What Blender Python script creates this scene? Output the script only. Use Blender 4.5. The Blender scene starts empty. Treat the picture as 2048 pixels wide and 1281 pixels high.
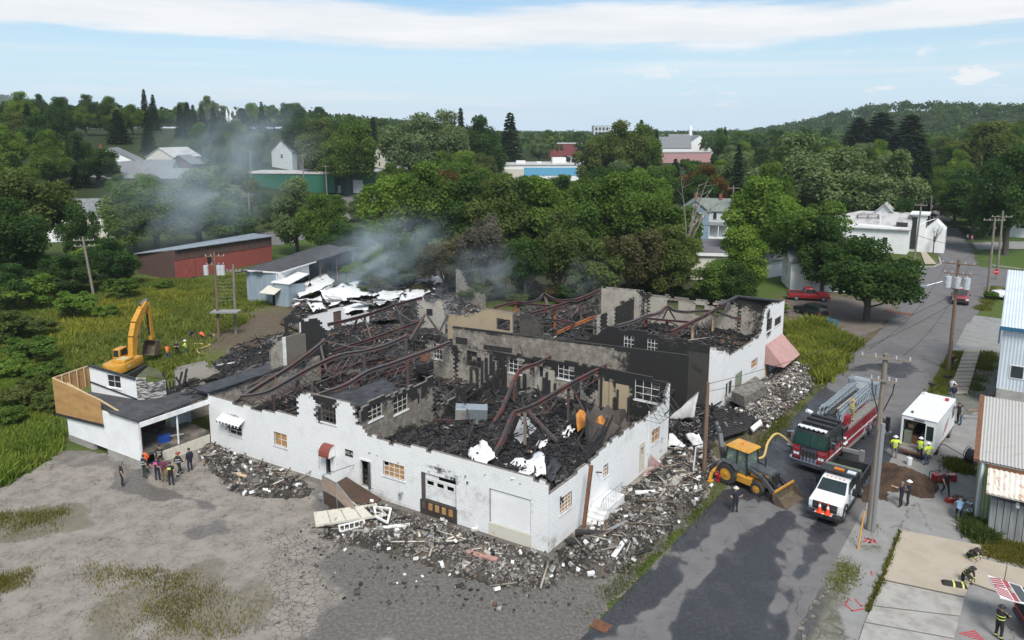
import bpy,bmesh,math,random
import numpy as np
from mathutils import Vector,Matrix
rad=math.radians
S=bpy.context.scene
# camera, sky, sun, exposure
F_PX,CX,CY,PITCH,CAM_H=1447.0,1024.0,513.0,math.atan(251/1447),24.0
cam=bpy.data.objects.new('camera',bpy.data.cameras.new('camera'))
S.collection.objects.link(cam); S.camera=cam
cam.location=(0,0,CAM_H); cam.rotation_euler=(rad(90)-PITCH,0,0)
cam.data.sensor_width=36; cam.data.lens=F_PX/2048*36
cam.data.shift_y=-(640.5-CY)/2048
cam.data.clip_end=20000; cam.data.clip_start=0.5
SUN_DIR=Vector((0.12,-0.60,0.79)).normalized()
W=bpy.data.worlds.new('World'); S.world=W; W.use_nodes=True
def build_world():
 nt=W.node_tree; N=nt.nodes; L=nt.links
 bg=N['Background']; bg.inputs['Strength'].default_value=0.1
 sky=N.new('ShaderNodeTexSky'); sky.sky_type='NISHITA'; sky.sun_disc=False
 sky.sun_elevation=math.asin(SUN_DIR.z); sky.sun_rotation=math.atan2(SUN_DIR.x,SUN_DIR.y)
 sky.air_density=1.0; sky.dust_density=1.2; sky.ozone_density=1.0; sky.altitude=300
 tc=N.new('ShaderNodeTexCoord')
 sep=N.new('ShaderNodeSeparateXYZ'); L.new(tc.outputs['Generated'],sep.inputs[0])
 def math_(op,a,b=None,c=None):
  n=N.new('ShaderNodeMath'); n.operation=op
  for i,v in enumerate((a,b,c)):
   if v is None:continue
   if isinstance(v,(int,float)):n.inputs[i].default_value=v
   else:L.new(v,n.inputs[i])
  return n.outputs[0]
 def ramp(v,a,b):
  n=N.new('ShaderNodeMapRange'); n.interpolation_type='SMOOTHSTEP'
  L.new(v,n.inputs['Value']); n.inputs['From Min'].default_value=a; n.inputs['From Max'].default_value=b
  return n.outputs[0]
 def noise(scale,sx,sy,sz,detail=6,rough=.55,off=(0,0,0)):
  m=N.new('ShaderNodeMapping'); m.inputs['Scale'].default_value=(sx,sy,sz); m.inputs['Location'].default_value=off
  L.new(tc.outputs['Generated'],m.inputs[0])
  n=N.new('ShaderNodeTexNoise'); n.inputs['Scale'].default_value=scale
  n.inputs['Detail'].default_value=detail; n.inputs['Roughness'].default_value=rough
  L.new(m.outputs[0],n.inputs['Vector']); return n.outputs['Fac']
 z=sep.outputs['Z']
 wob=noise(2.2,1,1,9,7,.6,(3.1,.7,.2))
 zz=math_('ADD',z,math_('MULTIPLY',math_('SUBTRACT',wob,.5),.085))
 lo=ramp(zz,.106,.122); hi=ramp(zz,.148,.168)
 bank=math_('MULTIPLY',lo,math_('SUBTRACT',1.0,hi))
 streak=ramp(noise(3.0,.55,.55,16,7,.6,(1.3,.2,.4)),.47,.66)
 high=math_('MULTIPLY',ramp(z,.205,.26),ramp(noise(2.1,1,1,3.0,7,.58,(.4,1.2,0)),.42,.6))
 puffn=noise(13.0,1,1,3.6,6,.6,(2.0,.35,.1))
 puff=math_('MULTIPLY',ramp(puffn,.56,.64),math_('MULTIPLY',ramp(z,.022,.04),math_('SUBTRACT',1.0,ramp(z,.085,.11))))
 puff=math_('MULTIPLY',puff,ramp(sep.outputs['X'],.05,.28))
 thin=math_('MULTIPLY',streak,math_('SUBTRACT',1.0,ramp(z,.1,.3)))
 cov=math_('MAXIMUM',math_('MULTIPLY',bank,.95),math_('MULTIPLY',thin,.38))
 cov=math_('MAXIMUM',cov,math_('MULTIPLY',high,.95))
 cov=math_('MAXIMUM',cov,math_('MULTIPLY',puff,.9))
 shade=noise(5.0,1,1,10,5,.6,(.7,.1,.9))
 cc=N.new('ShaderNodeMixRGB'); L.new(ramp(shade,.3,.7),cc.inputs[0])
 cc.inputs[1].default_value=(5.9,6.05,6.3,1); cc.inputs[2].default_value=(6.7,6.72,6.8,1)
 hz=N.new('ShaderNodeMixRGB'); L.new(math_('SUBTRACT',1.0,ramp(z,-.02,.24)),hz.inputs[0])
 tint=N.new('ShaderNodeMixRGB'); tint.blend_type='MULTIPLY'; tint.inputs[0].default_value=1
 L.new(sky.outputs[0],tint.inputs[1]); tint.inputs[2].default_value=(.72,.92,1.0,1)
 L.new(tint.outputs[0],hz.inputs[1]); hz.inputs[2].default_value=(4.75,5.85,6.75,1)
 mx=N.new('ShaderNodeMixRGB'); L.new(cov,mx.inputs[0]); L.new(hz.outputs[0],mx.inputs[1]); L.new(cc.outputs[0],mx.inputs[2])
 L.new(mx.outputs[0],bg.inputs['Color'])
build_world()
sun=bpy.data.objects.new('sun',bpy.data.lights.new('sun','SUN')); S.collection.objects.link(sun)
sun.data.energy=2.8; sun.data.angle=rad(20); sun.data.color=(1.0,.96,.9)
sun.rotation_euler=(-SUN_DIR).to_track_quat('-Z','Y').to_euler(); sun.location=(0,0,200)
S.view_settings.view_transform='Standard'; S.view_settings.look='None'
S.view_settings.exposure=0.55; S.view_settings.gamma=1.0; S.view_settings.use_curve_mapping=False
S.cycles.max_bounces=6; S.cycles.diffuse_bounces=3; S.cycles.transparent_max_bounces=12
S.cycles.volume_bounces=2; S.cycles.volume_step_rate=4; S.cycles.volume_max_steps=96
# geometry of the view: pixel of the photograph -> place on the ground
SP,CP=math.sin(PITCH),math.cos(PITCH)
def ray(px,py):
 a=(px-CX)/F_PX; b=(py-CY)/F_PX
 return a,CP-b*SP,-SP-b*CP
def g(px,py,z=0.0):
 dx,dy,dz=ray(px,py); t=(z-CAM_H)/dz
 return Vector((dx*t,dy*t,z))
def at(px,py,Y):
 dx,dy,dz=ray(px,py); t=Y/dy
 return Vector((dx*t,Y,CAM_H+dz*t))
def sm(a,b,x):
 t=np.clip((np.asarray(x,float)-a)/(b-a),0,1); return t*t*(3-2*t)
def terr(x,y):
 x=np.asarray(x,float); y=np.asarray(y,float)
 d=np.sqrt(x*x+y*y)
 left=sm(-30,-160,x)*sm(150,400,d)*17
 mid=sm(190,480,d)*8
 far=sm(700,2400,d)*6
 r=34*np.exp(-(((x-505)/105)**2+((y-1000)/220)**2))+36*np.exp(-(((x-730)/230)**2+((y-760)/240)**2))
 l=118*np.exp(-(((x+2120)/330)**2+((y-3000)/420)**2))
 return left+mid+far+r+l
def gt(px,py):
 """where the ray through a pixel meets the terrain"""
 dx,dy,dz=ray(px,py); t=np.geomspace(20,6000,4000)
 h=CAM_H+dz*t-terr(dx*t,dy*t); k=np.nonzero(h<0)[0]; t=t[k[0]]if len(k)else 900.0
 return Vector((dx*t,dy*t,float(terr(dx*t,dy*t))))
UU=Vector((.587,.81,0)).normalized(); VV=Vector((-.865,.501,0)).normalized()
UA=math.atan2(UU.y,UU.x)
# helpers
RND=random.Random(11)
NPR=np.random.default_rng(5)
def fbm(x,y,sc=1.0,oct=4,seed=0,rough=.5):
 x=np.asarray(x,float)*sc; y=np.asarray(y,float)*sc
 out=0; amp=1; tot=0
 for o in range(oct):
  xi=np.floor(x).astype(np.int64); yi=np.floor(y).astype(np.int64)
  fx=x-xi; fy=y-yi; fx=fx*fx*(3-2*fx); fy=fy*fy*(3-2*fy)
  def h(i,j):
   n=(i*374761393+j*668265263+(seed+o*17)*144269504)&0xffffffff
   n=((n^(n>>13))*1274126177)&0xffffffff
   return((n^(n>>16))&0xffff)/65535.0
  v=(h(xi,yi)*(1-fx)+h(xi+1,yi)*fx)*(1-fy)+(h(xi,yi+1)*(1-fx)+h(xi+1,yi+1)*fx)*fy
  out=out+v*amp; tot+=amp; amp*=rough; x=x*2.03+11.3; y=y*2.03+7.9
 return out/tot
def sdist(X,Y,poly):
 """signed distance to a polygon, positive inside"""
 X=np.asarray(X,float); Y=np.asarray(Y,float)
 d=np.full(X.shape,1e9); ins=np.zeros(X.shape,bool); n=len(poly)
 for i in range(n):
  ax,ay=poly[i][0],poly[i][1]; bx,by=poly[(i+1)%n][0],poly[(i+1)%n][1]
  ex,ey=bx-ax,by-ay; L2=ex*ex+ey*ey+1e-9
  t=np.clip(((X-ax)*ex+(Y-ay)*ey)/L2,0,1)
  d=np.minimum(d,np.hypot(X-ax-t*ex,Y-ay-t*ey))
  c=((ay>Y)!=(by>Y))&(X<(bx-ax)*(Y-ay)/((by-ay)if abs(by-ay)>1e-9 else 1e-9)+ax)
  ins^=c
 return np.where(ins,d,-d)
def pxpoly(pts,z=0.0):return[tuple(g(a,b,z))[:2]for a,b in pts]
def pmask(X,Y,pts,soft=.4,na=.8,ns=.6,seed=1):
 poly=pxpoly(pts)
 if ns is None:
  return sm(-soft,soft,sdist(X,Y,poly)+(.6*fbm(X*.604+Y*.797,(X*.797-Y*.604)*4.5,.22,5,seed,.62)+.4*fbm(X,Y,1.1,4,seed+1)-.5)*2*na)
 return sm(-soft,soft,sdist(X,Y,poly)+(fbm(X,Y,ns,4,seed)-.5)*2*na)
def tag(o,label=None,cat=None,group=None,kind=None):
 if label:o['label']=label
 if cat:o['category']=cat
 if group:o['group']=group
 if kind:o['kind']=kind
 return o
def thing(name,label,cat,loc=(0,0,0),rz=0.0,group=None,rot=None):
 o=bpy.data.objects.new(name,None); S.collection.objects.link(o)
 o.location=loc; o.rotation_euler=rot if rot else(0,0,rz); o.empty_display_size=.3
 return tag(o,label,cat,group)
def copy_tree(o,parent=None):
 c=o.copy(); S.collection.objects.link(c)
 if parent is not None:c.parent=parent
 for ch in list(o.children):copy_tree(ch,c)
 return c
class MB:
 """collects simple shapes and links them as one mesh object"""
 def __init__(s):s.v=[]; s.f=[]; s.m=[]; s.c=[]; s.col=(0,0,0,1); s.usecol=False; s.st=[]
 def add(s,vs,fs,m=0):
  s.st.append((len(s.v),len(s.f))); b=len(s.v); s.v.extend([tuple(v)for v in vs])
  for f in fs:s.f.append([b+i for i in f]); s.m.append(m); s.c.append(s.col)
  return s
 def box(s,c,size,m=0,rz=0.0,M=None):
  x,y,z=size[0]/2,size[1]/2,size[2]/2
  P=[Vector((a*x,b*y,d*z))for d in(-1,1)for b in(-1,1)for a in(-1,1)]
  if M is None:M=Matrix.Rotation(rz,3,'Z')
  c=Vector(c); P=[M@p+c for p in P]
  return s.add(P,[(0,2,3,1),(4,5,7,6),(0,1,5,4),(2,6,7,3),(0,4,6,2),(1,3,7,5)],m)
 def bb(s,x0,x1,y0,y1,z0,z1,m=0):
  return s.box(((x0+x1)/2,(y0+y1)/2,(z0+z1)/2),(abs(x1-x0),abs(y1-y0),abs(z1-z0)),m)
 def taper(s,b0,b1,m=0):
  """b = (x0,x1,y0,y1,z): bottom and top rectangles"""
  P=[]
  for x0,x1,y0,y1,z in(b0,b1):P+=[(x0,y0,z),(x1,y0,z),(x1,y1,z),(x0,y1,z)]
  return s.add(P,[(3,2,1,0),(4,5,6,7),(0,1,5,4),(1,2,6,5),(2,3,7,6),(3,0,4,7)],m)
 def bar(s,p0,p1,w,h=None,m=0,up=(0,0,1)):
  h=h or w; p0=Vector(p0); p1=Vector(p1); d=p1-p0
  if d.length<1e-5:return s
  t=d.normalized(); u=Vector(up)
  if abs(t.dot(u))>.99:u=Vector((1,0,0))
  a=t.cross(u).normalized(); b=a.cross(t).normalized()
  P=[]
  for q in(p0,p1):
   for i,j in((-1,-1),(1,-1),(1,1),(-1,1)):P.append(q+a*(i*w/2)+b*(j*h/2))
  return s.add(P,[(0,1,2,3),(7,6,5,4),(0,4,5,1),(1,5,6,2),(2,6,7,3),(3,7,4,0)],m)
 def path(s,pts,w,h=None,m=0):
  for a,b in zip(pts[:-1],pts[1:]):s.bar(a,b,w,h,m)
  return s
 def ibeam(s,pts,w,h,m=0,t=.03):
  """bent I-beam along points"""
  pts=[Vector(p)for p in pts]
  sec=[(-w/2,-h/2),(w/2,-h/2),(w/2,-h/2+t),(t/2,-h/2+t),(t/2,h/2-t),(w/2,h/2-t),(w/2,h/2),(-w/2,h/2),(-w/2,h/2-t),(-t/2,h/2-t),(-t/2,-h/2+t),(-w/2,-h/2+t)]
  P=[]; k=len(sec)
  for i,p in enumerate(pts):
   d=(pts[min(i+1,len(pts)-1)]-pts[max(i-1,0)]).normalized()
   u=Vector((0,0,1))if abs(d.z)<.95 else Vector((1,0,0))
   a=d.cross(u).normalized(); b=a.cross(d).normalized()
   P+=[p+a*x+b*y for x,y in sec]
  Fs=[]
  for i in range(len(pts)-1):
   for j in range(k):Fs.append((i*k+j,i*k+(j+1)%k,(i+1)*k+(j+1)%k,(i+1)*k+j))
  Fs.append(tuple(range(k))[::-1]); Fs.append(tuple((len(pts)-1)*k+j for j in range(k)))
  return s.add(P,Fs,m)
 def tube(s,pts,r,n=6,m=0,r2=None,caps=True):
  pts=[Vector(p)for p in pts]; P=[]; N=len(pts); prev=None
  for i,p in enumerate(pts):
   d=pts[min(i+1,N-1)]-pts[max(i-1,0)]
   d=d.normalized()if d.length>1e-6 else Vector((0,0,1))
   if prev is None:a=d.orthogonal().normalized()
   else:
    a=prev-d*prev.dot(d); a=a.normalized()if a.length>1e-4 else d.orthogonal().normalized()
   prev=a; b=d.cross(a)
   rr=r[i]if isinstance(r,(list,tuple))else(r+(r2-r)*i/(N-1)if r2 is not None else r)
   P+=[p+a*(rr*math.cos(2*math.pi*k/n))+b*(rr*math.sin(2*math.pi*k/n))for k in range(n)]
  Fs=[(i*n+k,i*n+(k+1)%n,(i+1)*n+(k+1)%n,(i+1)*n+k)for i in range(N-1)for k in range(n)]
  if caps:Fs.append(tuple(range(n))[::-1]); Fs.append(tuple((N-1)*n+k for k in range(n)))
  return s.add(P,Fs,m)
 def cyl(s,p0,p1,r,n=12,m=0,r2=None):return s.tube([p0,p1],r,n,m,r2 if r2 is not None else r)
 def prism(s,poly,y0,y1,m=0):
  """polygon in x,z pushed along y"""
  k=len(poly); P=[(x,y0,z)for x,z in poly]+[(x,y1,z)for x,z in poly]
  Fs=[tuple(range(k)),tuple(range(2*k-1,k-1,-1))]+[(i,i+k,(i+1)%k+k,(i+1)%k)for i in range(k)]
  return s.add(P,Fs,m)
 def poly(s,pts,m=0):return s.add(pts,[tuple(range(len(pts)))],m)
 def plate(s,pts,t,m=0):
  """a flat polygon given real thickness along its normal"""
  P=[Vector(p)for p in pts]; n=(P[1]-P[0]).cross(P[2]-P[0]).normalized()*t; k=len(P)
  return s.add(P+[p-n for p in P],[tuple(range(k)),tuple(range(2*k-1,k-1,-1))]+[(i,i+k,(i+1)%k+k,(i+1)%k)for i in range(k)],m)
 def inset(s,q,l,r,b,t,off,m=0,th=None):
  """panel on a quad (p00,p10,p11,p01) by fractions, standing off its face"""
  A,B,C_,D=[Vector(p)for p in q]; n=(B-A).cross(D-A).normalized()*off
  f=lambda u,v:(A*(1-u)+B*u)*(1-v)+(D*(1-u)+C_*u)*v
  pts=[f(l,b)+n,f(r,b)+n,f(r,t)+n,f(l,t)+n]
  return s.plate(pts,th or abs(off)+.02,m)
 def each(s,name,mat,parent):
  """every shape added becomes an object of its own"""
  n=0
  for k,(v0,f0)in enumerate(s.st):
   v1,f1=s.st[k+1]if k+1<len(s.st)else(len(s.v),len(s.f))
   b=MB(); b.v=s.v[v0:v1]; b.f=[[i-v0 for i in f]for f in s.f[f0:f1]]; b.m=[0]*len(b.f); b.build(name,(mat[s.m[f0]]if isinstance(mat,list)else mat),parent)
 def build(s,name,mats,parent=None,loc=None,rz=None,smooth=False,bevel=0,seg=2,angle=40):
  me=bpy.data.meshes.new(name)
  me.from_pydata(s.v,[],s.f)
  mats=mats if isinstance(mats,(list,tuple))else[mats]
  for m in mats:me.materials.append(m)
  me.polygons.foreach_set('material_index',s.m)
  if s.usecol:
   at_=me.color_attributes.new('stain','FLOAT_COLOR','CORNER')
   lt=np.empty(len(me.polygons),int); me.polygons.foreach_get('loop_total',lt)
   at_.data.foreach_set('color',np.repeat(np.array(s.c,float),lt,axis=0).ravel())
  me.update()
  bm=bmesh.new(); bm.from_mesh(me); bmesh.ops.recalc_face_normals(bm,faces=bm.faces)
  if bevel:
   es=[e for e in bm.edges if len(e.link_faces)==2 and e.calc_face_angle(0)>rad(angle)]
   bmesh.ops.bevel(bm,geom=es,offset=bevel,segments=seg,profile=.5,affect='EDGES',clamp_overlap=True)
  bm.to_mesh(me); bm.free()
  if smooth:
   me.polygons.foreach_set('use_smooth',[True]*len(me.polygons))
   if hasattr(me,'set_sharp_from_angle'):me.set_sharp_from_angle(angle=rad(38))
  o=bpy.data.objects.new(name,me); S.collection.objects.link(o)
  if parent is not None:o.parent=parent
  if loc is not None:o.location=loc
  if rz is not None:o.rotation_euler=(0,0,rz)
  return o
def npmesh(name,V,Fq,mat,cols=None,parent=None,smooth=False,cname='stain'):
 """mesh from numpy arrays (faces all of one size), colours per vertex"""
 V=np.asarray(V,np.float32); Fq=np.asarray(Fq,np.int32); k=Fq.shape[1]
 me=bpy.data.meshes.new(name)
 me.vertices.add(len(V)); me.vertices.foreach_set('co',V.ravel())
 me.loops.add(Fq.size); me.loops.foreach_set('vertex_index',Fq.ravel())
 me.polygons.add(len(Fq)); me.polygons.foreach_set('loop_start',np.arange(0,Fq.size,k,dtype=np.int32))
 me.update(calc_edges=True)
 if cols is not None:
  a=me.color_attributes.new(cname,'FLOAT_COLOR','POINT')
  c=np.ones((len(V),4),np.float32); c[:,:cols.shape[1]]=cols; a.data.foreach_set('color',c.ravel())
 if smooth:me.polygons.foreach_set('use_smooth',np.ones(len(Fq),bool))
 for m in(mat if isinstance(mat,(list,tuple))else[mat]):me.materials.append(m)
 o=bpy.data.objects.new(name,me); S.collection.objects.link(o)
 if parent is not None:o.parent=parent
 return o
# materials
class NT:
 def __init__(s,name):
  s.mat=bpy.data.materials.new(name); s.mat.use_nodes=True
  s.nt=s.mat.node_tree; s.N=s.nt.nodes; s.L=s.nt.links
  s.b=s.N['Principled BSDF']; s.out=s.N['Material Output']
 def node(s,t):return s.N.new(t)
 def link(s,a,b):s.L.new(a,b)
 def setv(s,sock,v):
  if hasattr(v,'is_output'):s.L.new(v,sock)
  elif isinstance(v,(tuple,list)):sock.default_value=tuple(v)+((1,)if len(v)==3 else())
  else:sock.default_value=v
 def coord(s,which='Object'):
  n=s.node('ShaderNodeTexCoord'); return n.outputs[which]
 def geo(s):return s.node('ShaderNodeNewGeometry').outputs['Position']
 def noise(s,vec,scale,detail=5,rough=.6,out='Fac'):
  n=s.node('ShaderNodeTexNoise'); s.link(vec,n.inputs['Vector'])
  n.inputs['Scale'].default_value=scale; n.inputs['Detail'].default_value=detail; n.inputs['Roughness'].default_value=rough
  return n.outputs[out]
 def vor(s,vec,scale,feature='DISTANCE_TO_EDGE',out='Distance'):
  n=s.node('ShaderNodeTexVoronoi'); n.feature=feature; s.link(vec,n.inputs['Vector']); n.inputs['Scale'].default_value=scale
  return n.outputs[out]
 def mapping(s,vec,scale=(1,1,1),rot=(0,0,0)):
  n=s.node('ShaderNodeMapping'); s.link(vec,n.inputs[0]); n.inputs['Scale'].default_value=scale; n.inputs['Rotation'].default_value=rot
  return n.outputs[0]
 def ramp(s,v,a,b,lo=0.0,hi=1.0):
  n=s.node('ShaderNodeMapRange'); n.interpolation_type='SMOOTHSTEP'; s.setv(n.inputs['Value'],v)
  n.inputs['From Min'].default_value=a; n.inputs['From Max'].default_value=b
  n.inputs['To Min'].default_value=lo; n.inputs['To Max'].default_value=hi
  return n.outputs[0]
 def m(s,op,a,b=0.0):
  n=s.node('ShaderNodeMath'); n.operation=op; s.setv(n.inputs[0],a); s.setv(n.inputs[1],b); return n.outputs[0]
 def mix(s,f,a,b,mode='MIX'):
  n=s.node('ShaderNodeMixRGB'); n.blend_type=mode; s.setv(n.inputs[0],f); s.setv(n.inputs[1],a); s.setv(n.inputs[2],b); return n.outputs[0]
 def attr(s,name):
  n=s.node('ShaderNodeAttribute'); n.attribute_name=name
  q=s.node('ShaderNodeSeparateColor'); s.link(n.outputs['Color'],q.inputs[0])
  return n.outputs['Color'],q.outputs[0],q.outputs[1],q.outputs[2]
 def bump(s,h,strength=.3,dist=.02):
  n=s.node('ShaderNodeBump'); s.setv(n.inputs['Height'],h); n.inputs['Strength'].default_value=strength; n.inputs['Distance'].default_value=dist
  s.link(n.outputs[0],s.b.inputs['Normal'])
 def fin(s,col,rough=.8,metal=0.0,spec=None):
  s.setv(s.b.inputs['Base Color'],col); s.setv(s.b.inputs['Roughness'],rough); s.setv(s.b.inputs['Metallic'],metal)
  if spec is not None:s.b.inputs['Specular IOR Level'].default_value=spec
  return s.mat
def pm(name,c,rough=.7,metal=0.0,c2=None,ns=3.0,lo=.4,hi=.65,grain=.12,gs=40,bump=0.0,spec=None,stretch=None,coat=0.0):
 """painted or raw surface: a second colour in patches, fine grain, a little relief"""
 t=NT(name); v=t.coord()
 if stretch:v=t.mapping(v,stretch)
 col=tuple(c)
 if c2 is not None:col=t.mix(t.ramp(t.noise(v,ns,6,.65),lo,hi),c,c2)
 if grain:
  f=t.noise(v,gs,3,.6); col=t.mix(1.0,col,t.mix(f,(1-grain*1.6,)*3,(1+grain,)*3),'MULTIPLY')
 if bump:t.bump(t.noise(v,gs,4,.6),bump,.02)
 if coat:t.b.inputs['Coat Weight'].default_value=coat
 return t.fin(col,rough,metal,spec)
def glass_mat(name,c=(.015,.022,.022),rough=.06):
 t=NT(name); v=t.coord(); return t.fin(t.mix(t.noise(v,1.5,2),c,tuple(x*2.2 for x in c)),rough,0.0,.7)
def wall_mat(name,c,c2,soot=(.018,.017,.016),grime=(.30,.26,.20),courses=True,ns=.9):
 """masonry paint: patches, streaks that run down, soot and grime where the wall was stained by the fire"""
 t=NT(name); v=t.geo()
 col=t.mix(t.ramp(t.noise(v,ns,6,.7),.45,.75),c,c2)
 dn=t.noise(t.mapping(v,(2.2,2.2,.25)),1.6,5,.7)
 col=t.mix(t.ramp(dn,.6,.8,0,.3),col,grime)
 peel=t.ramp(t.noise(v,5.5,5,.75),.69,.74,0,.5)
 col=t.mix(peel,col,(.42,.41,.39))
 _,r,gch,b=t.attr('stain')
 n=t.noise(v,2.3,6,.7)
 s1=t.ramp(t.m('ADD',r,t.m('MULTIPLY',t.m('SUBTRACT',n,.5),.9)),.32,.62)
 g1=t.ramp(t.m('ADD',gch,t.m('MULTIPLY',t.m('SUBTRACT',n,.5),.8)),.3,.7,0,.85)
 col=t.mix(g1,col,grime); col=t.mix(s1,col,soot)
 col=t.mix(1.0,col,t.mix(t.noise(v,22,3),(.86,.86,.86),(1.06,1.06,1.06)),'MULTIPLY')
 t.bump(t.noise(v,30,4),.25,.02)
 return t.fin(col,.82)
M={}
M['white_block']=wall_mat('white_block_paint',(.80,.80,.79),(.72,.72,.71),grime=(.40,.37,.32))
M['bare_block']=wall_mat('bare_block_face',(.33,.29,.235),(.20,.175,.14),grime=(.10,.09,.075),ns=.6)
M['tan_block']=wall_mat('tan_block_face',(.43,.34,.22),(.36,.30,.21),grime=(.16,.12,.085),ns=.6)
M['grey_block']=wall_mat('grey_block_face',(.41,.375,.32),(.29,.26,.215),grime=(.115,.095,.075),ns=.6)
M['char_block']=wall_mat('charred_block_face',(.06,.055,.05),(.02,.019,.018),grime=(.10,.09,.08),ns=.8)
M['core']=pm('block_core',(.21,.19,.165),.9,c2=(.10,.09,.08),bump=.4)
M['soot_core']=pm('sooted_core',(.05,.046,.042),.9,c2=(.02,.02,.02),bump=.4)
M['char']=pm('charred_wood',(.022,.021,.021),.75,c2=(.045,.043,.043),ns=5,bump=.5,gs=25)
M['charsheet']=pm('burnt_roof_felt',(.028,.029,.032),.55,c2=(.055,.056,.062),ns=1.5,bump=.4,gs=18)
M['red_steel']=pm('red_primer_steel',(.125,.042,.033),.75,c2=(.05,.045,.045),ns=1.6,lo=.4,hi=.56,bump=.2,spec=.4)
M['burnt_steel']=pm('heat_greyed_steel',(.085,.078,.078),.6,c2=(.13,.055,.04),ns=1.0,lo=.45,hi=.66,bump=.2)
M['orange_steel']=pm('orange_steel',(.36,.13,.035),.65,c2=(.22,.06,.04),ns=1.5,bump=.2)
M['asphalt_roof']=pm('black_roll_roofing',(.045,.045,.048),.85,c2=(.075,.075,.08),ns=1.2,bump=.3,gs=60)
M['white_siding']=pm('white_clapboard_paint',(.80,.80,.80),.6,c2=(.73,.73,.72),ns=.8,grain=.05)
M['white_trim']=pm('white_trim_paint',(.78,.78,.77),.55,c2=(.62,.61,.59),ns=2.0,grain=.08)
M['plywood']=pm('plywood_sheet',(.50,.29,.11),.75,c2=(.40,.22,.085),ns=.6,stretch=(1,1,4),gs=15,grain=.15)
M['ply_board']=pm('window_board',(.46,.26,.10),.75,c2=(.36,.19,.08),ns=1.4,gs=18,grain=.2)
M['lumber']=pm('new_lumber',(.60,.43,.26),.7,c2=(.50,.34,.19),ns=2)
M['concrete']=pm('weathered_concrete',(.36,.345,.315),.9,c2=(.27,.255,.23),ns=1.2,bump=.3,gs=30)
M['tan_concrete']=pm('tan_concrete',(.40,.345,.27),.88,c2=(.35,.30,.235),ns=.5,bump=.15,gs=60,grain=.06)
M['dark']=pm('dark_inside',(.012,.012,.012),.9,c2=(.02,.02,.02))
M['black_paint']=pm('black_paint',(.018,.018,.019),.45,c2=(.03,.03,.03),spec=.5)
M['rubber']=pm('tyre_rubber',(.022,.022,.022),.85,c2=(.05,.046,.042),ns=4)
M['chrome']=pm('chrome',(.62,.63,.65),.16,1.0,c2=(.5,.5,.52),grain=.03)
M['alu']=pm('aluminium',(.48,.53,.57),.42,.75,c2=(.40,.45,.49),ns=3)
M['steel_blue']=pm('blue_grey_ladder_paint',(.27,.31,.335),.45,c2=(.20,.235,.26),ns=2)
M['grey_plate']=pm('tread_plate',(.36,.345,.315),.5,.35,c2=(.28,.265,.24),ns=3,bump=.3,gs=60)
M['fire_red']=pm('fire_engine_red',(.27,.016,.022),.28,c2=(.22,.014,.02),ns=1.5,grain=.04,coat=.6)
M['red_paint']=pm('red_car_paint',(.33,.018,.022),.3,c2=(.28,.02,.022),grain=.04,coat=.5)
M['white_paint']=pm('white_vehicle_paint',(.78,.79,.80),.35,c2=(.72,.73,.74),ns=1.2,grain=.03,coat=.4)
M['yellow_paint']=pm('machine_yellow',(.60,.30,.035),.45,c2=(.48,.23,.03),ns=2,grain=.1,coat=.2)
M['dark_grey']=pm('dark_grey_paint',(.055,.062,.068),.4,c2=(.085,.09,.095),ns=2)
M['bucket_steel']=pm('worn_bucket_steel',(.17,.13,.085),.6,.3,c2=(.10,.08,.06),ns=4,bump=.2)
M['glass']=glass_mat('dark_glass')
M['green_glass']=glass_mat('green_windscreen',(.012,.035,.03),.05)
M['lamp']=pm('lamp_lens',(.75,.76,.78),.15,grain=.02)
M['amber']=pm('amber_lens',(.75,.22,.02),.25,grain=.03)
M['red_lens']=pm('red_lens',(.45,.01,.01),.25,grain=.03)
M['orange']=pm('orange_plastic',(.80,.085,.015),.5,grain=.06)
M['hivis']=pm('hi_vis_yellow',(.62,.80,.035),.6,grain=.08)
M['hivis_orange']=pm('hi_vis_orange',(.85,.14,.03),.6,grain=.08)
M['wood_pole']=pm('weathered_pole_wood',(.25,.215,.18),.9,c2=(.17,.14,.115),ns=2,stretch=(6,6,.3),bump=.4)
M['brown_pole']=pm('brown_pole_wood',(.20,.13,.09),.9,c2=(.13,.085,.06),ns=2,stretch=(6,6,.3),bump=.4)
M['grey_pole']=pm('galvanised_grey',(.30,.31,.32),.55,.3,c2=(.25,.255,.26),ns=1,stretch=(3,3,.2))
M['wire']=pm('black_wire',(.02,.02,.02),.6)
M['transformer']=pm('transformer_grey',(.52,.54,.56),.4,c2=(.45,.46,.47))
M['rust']=pm('rusty_steel',(.20,.085,.04),.85,c2=(.12,.06,.04),ns=4,bump=.3)
M['brick_red']=pm('red_brick',(.24,.085,.055),.9,c2=(.17,.06,.045),ns=6,bump=.4)
M['slate']=pm('grey_shingles',(.20,.21,.215),.85,c2=(.14,.15,.155),ns=1.5,bump=.4,gs=20)
M['green_slate']=pm('green_grey_shingles',(.15,.185,.165),.85,c2=(.20,.215,.195),ns=1.2,bump=.4,gs=20)
M['white_roof']=pm('pale_membrane_roof',(.50,.49,.485),.7,c2=(.36,.35,.345),ns=.7,stretch=(1,.35,1),bump=.2)
M['cream']=pm('cream_paint',(.62,.59,.50),.7,c2=(.54,.51,.43))
M['blue_siding']=pm('blue_clapboard',(.19,.275,.36),.75,c2=(.24,.31,.375),ns=1.0,grain=.1)
M['pale_siding']=pm('pale_grey_siding',(.55,.58,.585),.7,c2=(.46,.49,.49),ns=1.0)
M['bluegrey_sheet']=pm('blue_grey_sheet',(.25,.31,.36),.7,c2=(.32,.37,.40),ns=.9,stretch=(3,3,.4),lo=.4,hi=.7)
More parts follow.
